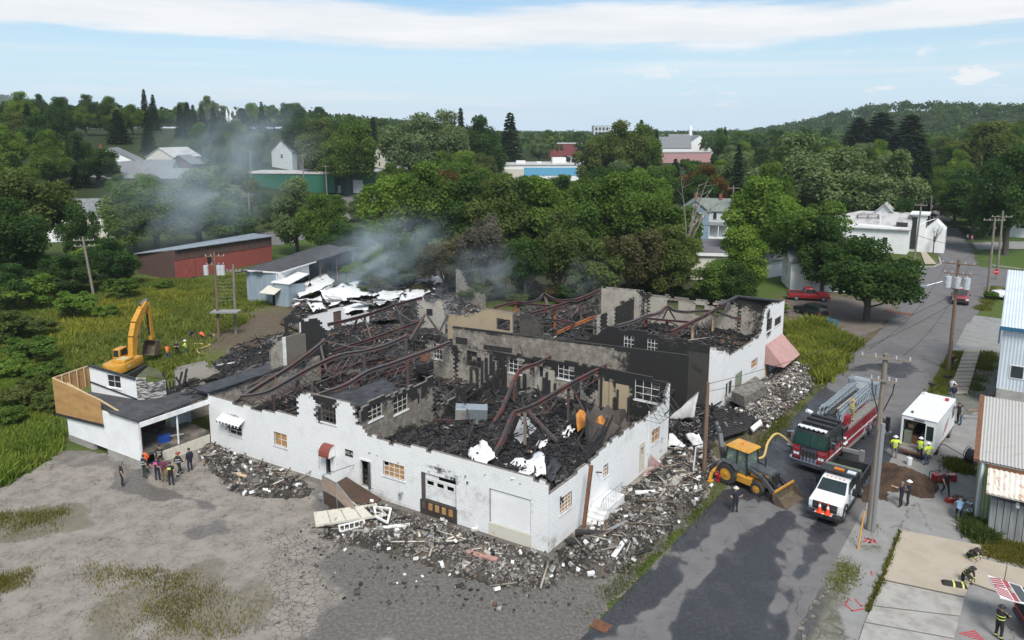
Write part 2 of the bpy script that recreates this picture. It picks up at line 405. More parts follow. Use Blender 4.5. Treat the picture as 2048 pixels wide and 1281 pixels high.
M['barn_red']=pm('faded_barn_red',(.34,.07,.055),.85,c2=(.26,.085,.07),ns=1.5,stretch=(4,4,.3),grain=.2)
M['barn_grey']=pm('weathered_barn_boards',(.085,.062,.055),.9,c2=(.17,.075,.06),ns=1.0,stretch=(5,5,.25),grain=.25)
M['tin']=pm('pale_tin_roof',(.30,.34,.38),.6,.2,c2=(.22,.25,.28),ns=1)
M['green_sheet']=pm('green_metal_sheet',(.02,.14,.085),.6,c2=(.03,.11,.075))
M['shed_green']=pm('faded_green_sheet',(.20,.30,.15),.75,c2=(.27,.31,.19),ns=1.3,stretch=(3,3,.35))
M['shed_roof']=pm('galvanised_rusting_sheet',(.50,.49,.46),.6,.2,c2=(.40,.36,.30),ns=1.2,stretch=(.6,3,1),lo=.5,hi=.8)
M['rust_awning']=pm('awning_sheet_rusting',(.68,.64,.56),.65,c2=(.36,.14,.05),ns=1.6,stretch=(3.5,1,1),lo=.48,hi=.7)
M['grey_boards']=pm('weathered_grey_boards',(.21,.215,.215),.9,c2=(.30,.31,.30),ns=1.4,stretch=(4,4,.3),grain=.2)
M['metal_wall']=pm('pale_metal_wall',(.60,.66,.70),.5,c2=(.54,.60,.64),ns=.6)
M['blue_trim']=pm('blue_metal_trim',(.03,.12,.22),.45)
M['pink_awning']=pm('faded_pink_awning',(.46,.27,.245),.7,c2=(.40,.235,.215),ns=1.0)
M['pink_wood']=pm('faded_red_deck',(.44,.30,.28),.75,c2=(.36,.24,.225),ns=2)
M['red_wood']=pm('red_board',(.42,.02,.02),.6)
M['membrane']=pm('white_roof_membrane',(.74,.74,.73),.7,c2=(.52,.52,.51),ns=1.4,lo=.5,hi=.72)
M['pinkboard']=pm('pink_insulation',(.46,.26,.21),.85,c2=(.36,.20,.16))
M['blue_drum']=pm('blue_plastic',(.01,.06,.30),.4)
M['hydrant']=pm('hydrant_red',(.42,.02,.025),.45)
M['hose']=pm('yellow_hose',(.62,.44,.17),.7,c2=(.50,.35,.13),ns=8)
M['olive']=pm('olive_metal',(.17,.20,.15),.7,c2=(.12,.13,.10))
def XB(r,name,mat,*a):
 b=MB(); b.bb(*a); return b.build(name,M[mat],r)
# the ground
def t_ground(name):
 t=NT(name); v=t.geo(); c,r,gg,b=t.attr('tint')
 n=t.noise(v,1.3,6,.7); n2=t.noise(v,.22,4,.6); n3=t.noise(v,9,4,.7)
 col=t.mix(1.0,c,t.mix(n,(.45,.5,.4),(1.5,1.4,1.4)),'MULTIPLY')
 col=t.mix(1.0,col,t.mix(n3,(.6,.6,.6),(1.35,1.35,1.3)),'MULTIPLY')
 col=t.mix(t.ramp(n2,.55,.75,0,.5),col,t.mix(1.0,col,(1.5,1.15,.6),'MULTIPLY'))
 t.bump(t.m('ADD',n,n3),.9,.12)
 return t.fin(col,.95,0,.2)
def axis(lo,hi,step,far,grow):
 a=list(np.arange(lo,hi,step)); d=step; x=hi
 while x<far:a.append(x); d*=grow; x+=d
 return a
def build_terrain():
 xs=axis(0,130,2.5,3600,1.07); xs=[-x for x in xs[1:]][::-1]+xs
 ys=axis(20,150,2.5,5200,1.06); ys=[-900,-300,-120,-50,-20,0,10]+ys
 X,Y=np.meshgrid(xs,ys); Z=terr(X,Y)+(fbm(X,Y,.08,3,3)-.5)*.25*sm(110,200,Y)-.03
 nx,ny=len(xs),len(ys)
 V=np.stack([X,Y,Z],-1).reshape(-1,3)
 i=np.arange(nx*ny).reshape(ny,nx)
 Fq=np.stack([i[:-1,:-1],i[:-1,1:],i[1:,1:],i[1:,:-1]],-1).reshape(-1,4)
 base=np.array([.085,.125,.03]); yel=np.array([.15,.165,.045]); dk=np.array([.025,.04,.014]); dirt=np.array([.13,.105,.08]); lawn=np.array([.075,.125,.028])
 f=fbm(X,Y,.09,4,8)
 col=base+(yel-base)*sm(.5,.75,f)[...,None]
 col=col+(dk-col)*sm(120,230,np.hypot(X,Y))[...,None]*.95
 D=pmask(X,Y,[(300,680),(420,650),(520,610),(640,620),(600,660),(470,700),(330,720)],3,3,.15,4)
 D=np.maximum(D,pmask(X,Y,[(1560,590),(1640,578),(1790,610),(1800,640),(1700,720),(1640,680),(1570,660)],1,1,.3,5))
 D=np.maximum(D,.9*pmask(X,Y,[(100,900),(300,900),(430,860),(430,800),(380,760),(640,690),(900,620),(1250,610),(1300,700),(1420,880),(1700,700),(1660,760),(1400,1010),(1100,1130),(560,960),(300,960)],1.2,1.5,.3,6))
 col=col+(dirt-col)*D[...,None]
 U=pmask(X,Y,[(640,600),(760,570),(960,545),(1180,540),(1420,555),(1440,610),(1290,600),(1000,600),(880,610),(760,640)],1.5,1.5,.2,12)  # tree shade behind the ruin, painted into the ground colour as a dark patch
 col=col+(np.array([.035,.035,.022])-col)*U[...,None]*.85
 Lw=np.maximum.reduce([pmask(X,Y,q,.8,.6,.3,9)for q in([(545,475),(660,480),(640,530),(545,530)],[(1510,570),(1600,545),(1640,575),(1560,590)],[(1960,500),(2060,498),(2100,560),(1975,530)],[(1930,470),(2060,465),(2080,480),(1960,486)],[(1800,520),(1850,515),(1880,530),(1840,540)],[(1880,425),(1925,420),(1960,450),(1930,455)],[(1370,470),(1500,465),(1490,485),(1370,490)])])
 col=col+(lawn-col)*Lw[...,None]
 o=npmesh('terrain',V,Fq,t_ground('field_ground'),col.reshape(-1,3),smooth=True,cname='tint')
 tag(o,kind='structure')
build_terrain()
def t_paving(name,dry,dry2,wet,crack_sc,dust=(.2,.17,.12),wet_rough=.22,gravel=.5):
 """broken paving: R of the stain = wet, G = silt and moss, B = crazed"""
 t=NT(name); v=t.geo(); _,r,gch,b=t.attr('stain')
 n=t.noise(v,.8,7,.7); n2=t.noise(v,5,6,.72); nf=t.noise(v,38,3,.6); nb=t.noise(v,.18,4,.6)
 col=t.mix(t.ramp(n,.35,.68),dry,dry2)
 col=t.mix(t.ramp(nb,.52,.72,0,.45),col,t.mix(1.0,col,(.72,.70,.68),'MULTIPLY'))
 col=t.mix(t.ramp(nf,.52,.7,0,gravel),col,t.mix(1.0,col,(.52,.52,.52),'MULTIPLY'))
 col=t.mix(t.ramp(n2,.58,.72,0,.55),col,t.mix(1.0,col,(.58,.56,.54),'MULTIPLY'))
 wv=t.node('ShaderNodeVectorMath'); wv.operation='ADD'; t.link(v,wv.inputs[0])
 nw=t.noise(v,.7,3,.6,'Color'); t.link(nw,wv.inputs[1])
 e1=t.vor(wv.outputs[0],crack_sc); e2=t.vor(wv.outputs[0],crack_sc*.22)
 fine=t.m('MULTIPLY',t.ramp(e1,.0,.07,1,0),t.ramp(t.m('ADD',b,t.m('MULTIPLY',t.m('SUBTRACT',n,.5),.8)),.35,.6))
 big=t.m('MULTIPLY',t.ramp(e2,.0,.012,1,0),t.ramp(n,.42,.6))
 col=t.mix(t.m('MAXIMUM',t.m('MULTIPLY',fine,.85),t.m('MULTIPLY',big,.7)),col,(.035,.032,.028))
 silt=t.ramp(t.m('ADD',gch,t.m('MULTIPLY',t.m('SUBTRACT',n2,.5),.9)),.35,.7,0,.85)
 col=t.mix(silt,col,t.mix(n,dust,tuple(x*.45 for x in dust)))
 wm=t.ramp(t.m('ADD',r,t.m('MULTIPLY',t.m('SUBTRACT',t.m('ADD',t.m('MULTIPLY',n,.6),t.m('MULTIPLY',n2,.4)),.5),.8)),.35,.63)
 wcol=t.mix(t.ramp(n2,.4,.65),wet,tuple(x*1.9 for x in wet))
 col=t.mix(t.m('MULTIPLY',wm,t.ramp(r,0,1,.72,.97)),col,wcol)
 t.bump(t.m('ADD',t.m('MULTIPLY',nf,.5),n2),.35,.03)
 rough=t.ramp(t.m('ADD',t.m('MULTIPLY',wm,.7),t.m('MULTIPLY',t.m('MULTIPLY',wm,t.ramp(t.noise(v,.45,4,.5),.48,.6)),.5)),0,1.2,.92,wet_rough)
 return t.fin(col,rough,0,.45)
def pave(name,poly,step,z,mat,maskfn,ang=0.0,edge=0.0,kind='structure',lift=None):
 """a sheet of paving inside a world polygon; its grid turned by ang so kerbs run straight"""
 ca,sa=math.cos(ang),math.sin(ang)
 P=np.array([(x*ca+y*sa,-x*sa+y*ca)for x,y in poly])
 x0,y0=P.min(0)-step; x1,y1=P.max(0)+step
 xs=np.arange(x0,x1+step,step); ys=np.arange(y0,y1+step,step)
 A,B=np.meshgrid(xs,ys); X=A*ca-B*sa; Y=A*sa+B*ca
 nx,ny=len(xs),len(ys)
 i=np.arange(nx*ny).reshape(ny,nx)
 Fq=np.stack([i[:-1,:-1],i[:-1,1:],i[1:,1:],i[1:,:-1]],-1).reshape(-1,4)
 cx=X.ravel()[Fq].mean(1); cy=Y.ravel()[Fq].mean(1)
 keep=sdist(cx,cy,poly)+(fbm(cx,cy,.6,4,21)-.5)*2*edge>0
 Fq=Fq[keep]; used=np.unique(Fq); mp=np.zeros(nx*ny,int); mp[used]=np.arange(len(used))
 X=X.ravel()[used]; Y=Y.ravel()[used]
 Z=np.full(len(X),z)+terr(X,Y)
 if lift is not None:Z=Z+lift(X,Y)
 return tag(npmesh(name,np.stack([X,Y,Z],-1),mp[Fq],mat,maskfn(X,Y)),kind=kind)
M['lot']=t_paving('yard_asphalt',(.27,.242,.208),(.198,.176,.15),(.085,.078,.070),2.6,dust=(.20,.175,.125),wet_rough=.35)
def lot_mask(X,Y):
 wet=.80*pmask(X,Y,[(600,985),(560,955),(440,905),(640,900),(1110,1080),(1340,905),(1440,930),(1400,1030),(1330,1110),(1230,1200),(1160,1300),(560,1310),(620,1250),(650,1190),(600,1140),(700,1090),(640,1050)],1.5,2.2,.5,2)
 wet=np.maximum(wet,.72*pmask(X,Y,[(225,945),(290,935),(330,975),(430,1008),(470,1035),(425,1030),(380,1005),(300,1000),(260,990),(230,985)],.3,.8,.6,3))
 wet=np.maximum(wet,.6*pmask(X,Y,[(360,1065),(400,1045),(450,1040),(480,1060),(440,1085),(380,1080)],.2,.9,.9,4))
 wet=np.maximum(wet,.55*pmask(X,Y,[(100,880),(200,905),(290,945),(280,965),(190,935),(90,925)],.4,1.0,.5,5))
 wet=np.maximum(wet,1.0*pmask(X,Y,[(1165,1290),(1080,1290),(1190,1180),(1290,1120),(1400,1000),(1430,985),(1370,1060),(1300,1130),(1230,1200)],.5,.7,.5,6))
 silt=.75*pmask(X,Y,[(-80,1010),(150,1010),(170,1060),(40,1090),(-80,1100)],.5,2.2,.3,7)
 silt=np.maximum(silt,.62*pmask(X,Y,[(160,1140),(420,1150),(560,1200),(540,1240),(420,1280),(200,1270)],.6,3.2,.3,8))
 silt=np.maximum(silt,.7*pmask(X,Y,[(1180,1200),(1260,1110),(1420,960),(1440,930),(1460,950),(1330,1100),(1200,1240)],.4,.8,.6,9))
 silt=np.maximum(silt,.55*pmask(X,Y,[(640,1230),(760,1190),(760,1290),(620,1290)],.5,1.2,.5,10))
 crk=pmask(X,Y,[(540,1060),(700,1070),(660,1190),(700,1290),(430,1290),(520,1200)],.8,2.0,.4,11)
 crk=np.maximum(crk,.45)
 return np.stack([wet,silt,crk],-1)
LOT=pxpoly([(-160,1060),(-40,1000),(60,945),(120,905),(215,905),(290,930),(425,880),(600,900),(1090,1085),(1330,895),(1420,890),(1442,945),(1400,1010),(1300,1120),(1170,1281),(1110,1360),(-300,1360),(-300,1120)])
pave('yard',LOT,.22,.006,M['lot'],lot_mask,edge=.7)
RO=Vector((3.37,30.94,0)); RD=Vector((.604,.797,0)).normalized(); RW=Vector((RD.y,-RD.x,0)); RANG=math.atan2(RD.y,RD.x)
M['street']=t_paving('street_asphalt',(.155,.148,.145),(.125,.12,.12),(.022,.023,.027),1.1,dust=(.13,.115,.09),wet_rough=.2,gravel=.35)
def rp(s,w):p=RO+RD*s+RW*w; return(p.x,p.y)
def road_mask(X,Y):
 P=[[(1150,1290),(1235,1281),(1300,1200),(1345,1170),(1360,1110),(1420,1060),(1470,1020),(1480,980),(1420,985),(1360,1050),(1290,1130),(1220,1190)],[(1345,1300),(1350,1220),(1420,1130),(1500,1060),(1560,1030),(1600,1030),(1570,1120),(1545,1180),(1520,1300)],[(1550,1300),(1600,1190),(1650,1100),(1690,1050),(1700,1010),(1640,1040),(1590,1130),(1530,1300)],[(1490,1010),(1440,960),(1500,890),(1570,850),(1610,800),(1650,770),(1700,800),(1770,850),(1790,960),(1710,1010),(1600,1010)]]
 wet=np.maximum.reduce([w*pmask(X,Y,p,.6,1.6,None,30+k)for k,(p,w)in enumerate(zip(P,(1.0,.85,.85,.75)))])
 wet=np.maximum(wet,.6*pmask(X,Y,[(1690,740),(1720,725),(1820,725),(1850,740),(1800,760),(1740,745)],.3,1.2,.6,36))
 s=(X-RO.x)*RD.x+(Y-RO.y)*RD.y; w=(X-RO.x)*RW.x+(Y-RO.y)*RW.y
 silt=.5*sm(1.2,0,w)+.35*sm(7.2,8.2,w)
 tr=np.exp(-((w-2.2)/.35)**2)+np.exp(-((w-5.6)/.35)**2)
 return np.stack([wet,silt,.25+.2*tr],-1)
pave('street',[rp(-26,0),rp(-26,8),rp(58,8),rp(78,8.4),rp(98,9.5),rp(98,-1.5),rp(78,0.2),rp(58,0)],.3,.016,M['street'],road_mask,RANG)
f0,f1=Vector(rp(97.5,0)+(0,)),Vector(rp(97.5,9.2)+(0,))
def far_mask(X,Y):return np.stack([X*0+.1,X*0+.15,X*0+.2],-1)
e0,e1=gt(1846,392),gt(1868,392); c0,c1=gt(1872,470),gt(1925,470)
pave('far_street',[tuple(f0)[:2],tuple(f1)[:2],tuple(g(1946,505))[:2],tuple(c1)[:2],tuple(e1)[:2],(e1.x+60,e1.y+130),(e0.x+48,e0.y+130),tuple(e0)[:2],tuple(c0)[:2],tuple(g(1880,520))[:2]],1.0,.012,M['street'],far_mask)
pave('cross_street',pxpoly([(1815,545),(1850,536),(1950,533),(2100,548),(2300,570),(2300,600),(2100,585),(1990,572),(1900,590),(1830,596)]),.6,.020,M['street'],far_mask)
pave('old_road',pxpoly([(440,470),(520,462),(600,470),(700,392),(760,385),(740,420),(640,470),(560,490),(430,500)]),1.2,.02,M['street'],far_mask)
M['apron']=t_paving('apron_asphalt',(.265,.26,.25),(.215,.21,.2),(.05,.048,.046),.6,dust=(.16,.15,.10),gravel=.35)
def apron_mask(X,Y):
 s=(X-RO.x)*RD.x+(Y-RO.y)*RD.y; w=(X-RO.x)*RW.x+(Y-RO.y)*RW.y
 wet=.55*pmask(X,Y,[(1760,880),(1800,930),(1740,960),(1700,950)],.5,1,.5,41)
 wet=np.maximum(wet,.9*sm(1.5,.2,w-8)*sm(-8,2,s)*sm(16,8,s)*.8)
 silt=.9*sm(1.7,.3,w-8)*sm(20,10,s)
 silt=np.maximum(silt,.6*pmask(X,Y,[(1600,1281),(1660,1180),(1720,1090),(1760,1090),(1720,1180),(1680,1290)],.5,1.2,.6,42))
 return np.stack([wet,silt,silt*.8+.1],-1)
pave('apron',[rp(-26,7.8),rp(17,7.8),rp(46.5,7.8),rp(46.5,13.2),rp(46,36),rp(-10,40),rp(-26,30)],.3,.008,M['apron'],apron_mask,RANG)
pave('driveway',[rp(64.5,8.05),rp(84,8.05),rp(84,17),rp(64.5,17)],.4,.012,M['apron'],far_mask,RANG)
pave('dirt_lot',pxpoly([(1565,600),(1620,588),(1690,596),(1790,612),(1800,625),(1720,690),(1690,690),(1640,650),(1580,640)]),.5,.008,t_paving('packed_dirt',(.17,.14,.115),(.125,.105,.088),(.06,.05,.045),.5,dust=(.12,.12,.06)),lambda X,Y:np.stack([.25+X*0,.2+X*0,X*0],-1),edge=1.2)
pave('gravel_patch',pxpoly([(1900,800),(1945,735),(1995,735),(1985,820),(1930,830)]),.35,.02,t_paving('wet_gravel',(.20,.195,.185),(.13,.13,.12),(.05,.05,.05),.5,dust=(.10,.12,.05)),lambda X,Y:np.stack([.4+X*0,.5+X*0,X*0],-1),edge=.8)
pave('far_drive',pxpoly([(1930,448),(2060,445),(2100,462),(1945,466)]),.8,.02,M['street'],far_mask)
pave('far_driveway',pxpoly([(1945,486),(2080,482),(2100,498),(1955,500)]),.8,.02,M['apron'],far_mask)
pave('house_yard',pxpoly([(1560,505),(1700,500),(1720,560),(1560,545)]),.8,.02,M['street'],far_mask)
def slab(root,px,h,mat,z0=0.0,name='slab'):
 b=MB(); b.plate([g(x,y,z0+h)for x,y in px],h+.02,0); return b.build(name,mat,root,bevel=.012,seg=1)
r=thing('concrete_pad','large tan concrete slab with weedy joints in the grey forecourt','pavement',(0,0,0))
slab(r,[(1803,1062),(1963,1093),(1930,1195),(1766,1160)],.05,M['tan_concrete'])
r=thing('concrete_pad','two pale concrete slabs beside the grass at the shed corner','pavement')
slab(r,[(1953,1117),(2013,1132),(2003,1188),(1940,1166)],.05,M['tan_concrete'])
slab(r,[(2014.5,1132),(2100,1154),(2092,1212),(2004.5,1188.5)],.05,M['tan_concrete'])
r=thing('concrete_pad','grey concrete slabs of the forecourt with red spray paint marks','pavement')
for q in([(1765,1163),(1929,1198),(1920,1233),(1745,1212)],[(1744,1214.5),(1919.5,1235.5),(1908,1278),(1730,1245)],[(1729,1247.5),(1907.5,1280.5),(1896,1330),(1712,1300)]):
 slab(r,q,.035,M['concrete'])
r=thing('slab_walk','narrow walk of worn concrete slabs on the grass verge beside the street','walkway')
a0,a1,b0,b1=(1929,700),(1961,700),(1897,789),(1935,789)
n=12
for i in range(n):
 f=lambda A,B,t:(A[0]+(B[0]-A[0])*t,A[1]+(B[1]-A[1])*t)
 t0,t1=i/n+.006,(i+1)/n-.006
 slab(r,[f(a0,b0,t0),f(a1,b1,t0),f(a1,b1,t1),f(a0,b0,t1)],.06+RND.uniform(-.02,.02),M['tan_concrete'])
r=thing('slab_walk','pale sidewalk running from the street corner past the white house','walkway')
for i in range(6):
 t0,t1=i/6+.004,(i+1)/6-.004
 slab(r,[f((1841,505),(1850,529),t0),f((1852,505),(1873,529),t0),f((1852,505),(1873,529),t1),f((1841,505),(1850,529),t1)],.08,M['tan_concrete'])
r=thing('kerb','pale concrete kerb at the corner of the two streets','kerb')
b=MB(); b.path([g(1838,535,.06),g(1868,534,.06),g(1882,528,.06),g(1878,515,.06)],.3,.2,0); b.build('kerb_stone',M['concrete'],r)
r=thing('kerb','long pale kerb along the lawn across the side street','kerb')
b=MB(); b.path([g(1985,531,.06),g(2040,538,.06),g(2110,548,.06)],.3,.2,0); b.build('kerb_stone',M['concrete'],r)
b=MB()
for i in range(26):
 s=-4+i*.62; w=8.15+RND.uniform(-.15,.25)
 p=rp(s,w); b.box((p[0],p[1],.03),(RND.uniform(.15,.5),RND.uniform(.1,.35),.07),0,RANG+RND.uniform(-.4,.4))
o=b.build('broken_kerb',M['core'],bevel=.02,seg=1); tag(o,'crumbled strip of old kerb along the right edge of the street','kerb')
for px,lab in(((1797,626),'dark rectangular trench grate across the street by the tree'),((1202,1252),'rusty storm drain grate at the flooded street edge')):
 r=thing('drain_grate',lab,'grate',g(*px,.02),RANG)
 L_,W_=(1.3,3.4)if px[0]>1500 else(.7,.9)
 b=MB(); b.bb(-L_/2,L_/2,-W_/2,W_/2,.0,.012); b.build('grate_frame',M['rust'],r)
 for i in range(9):
  b=MB(); y=-W_/2+(i+.5)*W_/9; b.bb(-L_/2+.05,L_/2-.05,y-W_/40,y+W_/40,.012,.05); b.build('grate_bar',M['rust'],r)
b=MB()
def stroke(pts,w=.05,z=.055):
 P=[g(x,y,z)for x,y in pts]
 for p,q in zip(P[:-1],P[1:]):
  d=(q-p).normalized(); n_=Vector((-d.y,d.x,0))*w; b.plate([p-n_-d*w,q-n_+d*w,q+n_+d*w,p+n_-d*w],.008)
MK=pm('red_spray_paint',(.42,.05,.06),.8,grain=.2)
def mark(lab):
 global b
 tag(b.build('paint_mark',MK),lab,'paint mark'); b=MB()
for q in([(1772,1231),(1796,1219)],[(1764,1228),(1790,1224),(1773,1236)],[(1756,1226),(1782,1231)],[(1760,1235),(1796,1230)]):stroke(q)
mark('red sprayed arrow strokes on the middle grey slab')
for q in([(1884,1258),(1872,1252),(1886,1246),(1874,1243)],[(1868,1250),(1862,1239),(1858,1247),(1866,1246)],[(1856,1243),(1848,1238),(1846,1245),(1854,1249)],[(1843,1241),(1836,1238),(1838,1245),(1846,1247)]):stroke(q)
mark('red sprayed letters on the lower grey slab')
for q in([(1690,1208),(1704,1222),(1726,1218)],[(1710,1199),(1722,1212),(1740,1212)],[(1698,1198),(1692,1206)],[(1742,1143),(1744,1150)]):stroke(q,.04,.02)
mark('red sprayed curves on the worn pavement left of the slabs')
for q in([(1730,1076),(1742,1080),(1738,1086),(1750,1082)],[(1728,1084),(1736,1078)],[(1746,1078),(1752,1086)]):stroke(q,.05,.02)
mark('red scrawl beside the foreground pole foot')
for i in range(5):stroke([(1920+i*9,1268+i*3),(1950+i*4,1262+i*4)],.04,.02)
mark('red hatched strokes on the asphalt by the red car')
# the burnt factory
class Wall:
 """a masonry wall between two ground points; pixels of its outline become lengths and heights on its plane"""
 def __init__(s,P0,P1):
  s.a=Vector((P0[0],P0[1],0)); s.b=Vector((P1[0],P1[1],0)); s.d=s.b-s.a; s.len=s.d.length; s.t=s.d.normalized()
  s.n=Vector((s.t.y,-s.t.x,0))
  if s.n.dot(Vector((0,0,0))-s.a)<0:s.n=-s.n
 def sz(s,px,py):
  dx,dy,dz=ray(px,py)
  det=dx*(-s.t.y)+s.t.x*dy
  k=(s.a.x*(-s.t.y)+s.t.x*s.a.y)/det
  q=(dx*k-s.a.x)*s.t.x+(dy*k-s.a.y)*s.t.y
  return q,CAM_H+dz*k
 def at(s,q,z,off=0.0):return s.a+s.t*q+s.n*off+Vector((0,0,z))
 def rect(s,px):
  """pixel corners of an opening (any number) -> s0,s1,z0,z1 on the course grid"""
  Q=[s.sz(*p)for p in px]; ss=[q[0]for q in Q]; zz=sorted(q[1]for q in Q)
  h=len(zz)//2
  return min(ss),max(ss),round(sum(zz[:h])/h/.2)*.2,round(sum(zz[h:])/(len(zz)-h)/.2)*.2
def masonry(w,name,parent,prof,mats,z0=0.0,openings=(),th=.2,soot=None,top_soot=.55,jag=.22,seed=1,gap=.0035,holes=None,cap=False):
 """block wall: every block its own solid, set on a recessed core; mats = outer, inner, core.
    prof = [(s, z)] the surviving top; soot(s, z) -> stain of the outer face, inner faces take their own"""
 rr=random.Random(seed); b=MB(); b.usecol=True
 prof=sorted(prof); ps=[p[0]for p in prof]; pz=[p[1]for p in prof]
 ztop=max(pz); nrow=int((ztop-z0)/.2+.5)
 S0,S1=min(ps),max(ps)
 top_at=lambda q:float(np.interp(q,ps,pz))
 for k in range(nrow):
  za,zb=z0+k*.2,z0+k*.2+.2
  cuts=[]
  for o in openings:
   if o[2]<zb-.05 and o[3]>za+.05:cuts.append((o[0],o[1]))
  edges=sorted([S0,S1]+[min(max(c,S0),S1)for o in cuts for c in o])
  runs=[]
  for e0,e1 in zip(edges[:-1],edges[1:]):
   mid=(e0+e1)/2
   if e1-e0>.02 and not any(c[0]<mid<c[1]for c in cuts):runs.append((e0,e1))
  for e0,e1 in runs:
   q=math.floor(e0/.4)*.4+(.2 if k%2 else 0)-.4
   run=None
   while q<e1:
    a,c=max(q,e0),min(q+.4,e1); q+=.4
    if c-a<.03:continue
    mid=(a+c)/2
    ok=zb-.1<=top_at(mid)+rr.uniform(-jag,jag)*.5
    if ok and holes and holes(mid,(za+zb)/2):ok=False
    if not ok:
     if run:core(b,w,run,za,zb,th); run=None
     continue
    pr_=rr.uniform(0,.004)
    sv=soot(mid,(za+zb)/2)if soot else 0.0
    tv=max(0.0,1-(top_at(mid)-zb)/.7)*top_soot
    if isinstance(sv,tuple):sr,sg=sv
    else:sr,sg=sv,0.0
    b.col=(sr,max(sg,tv*.8),0,1)
    A=[w.at(a+gap/2,za+gap/2,pr_),w.at(c-gap/2,za+gap/2,pr_),w.at(c-gap/2,zb-gap/2,pr_),w.at(a+gap/2,zb-gap/2,pr_)]
    B=[p-w.n*(th+pr_*2)for p in A]
    i0=len(b.v); b.v+=[tuple(p)for p in A+B]
    b.f.append([i0,i0+1,i0+2,i0+3]); b.m.append(0); b.c.append(b.col)
    b.f.append([i0+7,i0+6,i0+5,i0+4]); b.m.append(1); b.c.append((min(1,tv*.8+rr.uniform(0,.25)),rr.uniform(0,.5),0,1))
    for f_ in([0,4,5,1],[1,5,6,2],[2,6,7,3],[3,7,4,0]):
     b.f.append([i0+j for j in f_]); b.m.append(2); b.c.append((0,0,0,1))
    if run is None:run=[a,c]
    else:run[1]=c
   if run:core(b,w,run,za,zb,th)
 o=b.build(name,mats,parent)
 tag(o,kind='stuff')
 return o
def core(b,w,run,za,zb,th):
 b.col=(0,0,0,1)
 A=[w.at(run[0]+.02,za,-.03),w.at(run[1]-.02,za,-.03),w.at(run[1]-.02,zb-.002,-.03),w.at(run[0]+.02,zb-.002,-.03)]
 B=[p-w.n*(th-.06)for p in A]
 b.add(A+B,[(0,1,2,3),(7,6,5,4),(0,4,5,1),(1,5,6,2),(2,6,7,3),(3,7,4,0)],2)
def spots(L):
 """stain made of soft blotches: (s, z, radius s, radius z, strength, grime)"""
 def fn(q,z):
  r=gr=0.0
  for s0,z0,a,c,k,gm in L:
   d=((q-s0)/a)**2+((z-z0)/c)**2
   e=math.exp(-d)
   r=max(r,k*e); gr=max(gr,gm*e)
  return r,gr
 return fn
def wbox(b,w,s0,s1,z0,z1,o0,o1,m=0):
 """box on a wall: along s, up z, offsets from its outer face"""
 P=[w.at(q,z,o)for z in(z0,z1)for o in(o0,o1)for q in(s0,s1)]
 return b.add(P,[(0,2,3,1),(4,5,7,6),(0,1,5,4),(2,6,7,3),(0,4,6,2),(1,3,7,5)],m)
def grid_window(w,o,parent,nx,nz,frame_mat,pane_mat=None,missing=(),off=-.09,bar=.035,sill=True,name='window',label=None):
 """steel sash: frame, glazing bars, each pane or board its own part of the frame"""
 s0,s1,z0,z1=o; b=MB()
 for a,c in((s0,s0+bar),(s1-bar,s1)):wbox(b,w,a,c,z0,z1,off-.02,off+.03)
 for a,c in((z0,z0+bar),(z1-bar,z1)):wbox(b,w,s0+bar,s1-bar,a,c,off-.02,off+.03)
 for i in range(1,nx):q=s0+(s1-s0)*i/nx; wbox(b,w,q-bar/2,q+bar/2,z0+bar,z1-bar,off-.012,off+.025)
 for i in range(1,nz):q=z0+(z1-z0)*i/nz; wbox(b,w,s0+bar,s1-bar,q-bar/2,q+bar/2,off-.010,off+.022)
 fr=b.build(name,frame_mat,parent)
 if label:fr['label']=label
 if sill:
  b=MB(); wbox(b,w,s0-.08,s1+.08,z0-.1,z0-.002,-.15,.06); b.build('sill',M['white_trim'],fr)
 if pane_mat:
  for i in range(nx):
   for k in range(nz):
    if(i,k)in missing:continue
    b=MB(); q0=s0+(s1-s0)*i/nx; q1=s0+(s1-s0)*(i+1)/nx; y0=z0+(z1-z0)*k/nz; y1=z0+(z1-z0)*(k+1)/nz
    wbox(b,w,q0+bar/2+.004,q1-bar/2-.004,y0+bar/2+.004,y1-bar/2-.004,off-.006,off+.004); b.build('pane',pane_mat,fr)
 return fr
FAC=thing('burnt_factory','roofless burnt out white block factory with charred steel trusses','building',g(900,760))
FAC.location=(0,0,0)
PN=g(1096,1107); PFl=g(423,889); PR1=g(1335,903)
wA=Wall(PN,PFl); wB=Wall(PN,PR1)
def P_(w,pts):return[w.sz(*p)for p in pts]
profA=P_(wA,[(1098,967),(941,926),(880,906),(776,886),(728,868)])
q=P_(wA,[(726,858),(712,843),(706,822),(697,804),(676,799),(640,793),(615,787),(596,795)])
profA+=q
profA+=[(q[-1][0]+.05,wA.sz(592,834)[1])]+P_(wA,[(560,826),(514,822),(468,808),(444,800),(417,786)])
profA[0]=(0,profA[0][1]); profA[-1]=(wA.len,profA[-1][1])
oW1=wA.rect([(458,842),(482,848),(484,871),(460,866)])
oW2=wA.rect([(548,861),(573,868),(574,896),(549,888)])
oW3=wA.rect([(641,810),(671,818),(672,851),(643,844)])
oD2=wA.rect([(721,917),(741,924),(743,976),(726,970)])
oW4=wA.rect([(766,923),(808,936),(808,965),(767,952)])
oG1=wA.rect([(842,941),(912,963),(913,1042),(844,1014)]); oG1=(oG1[0],oG1[1],.0,oG1[3])
oG2=wA.rect([(979,979),(1062,1000),(1060,1070),(980,1050)])
oS=wA.rect([(651,905),(660,907),(661,950),(653,948)])
sp=[]
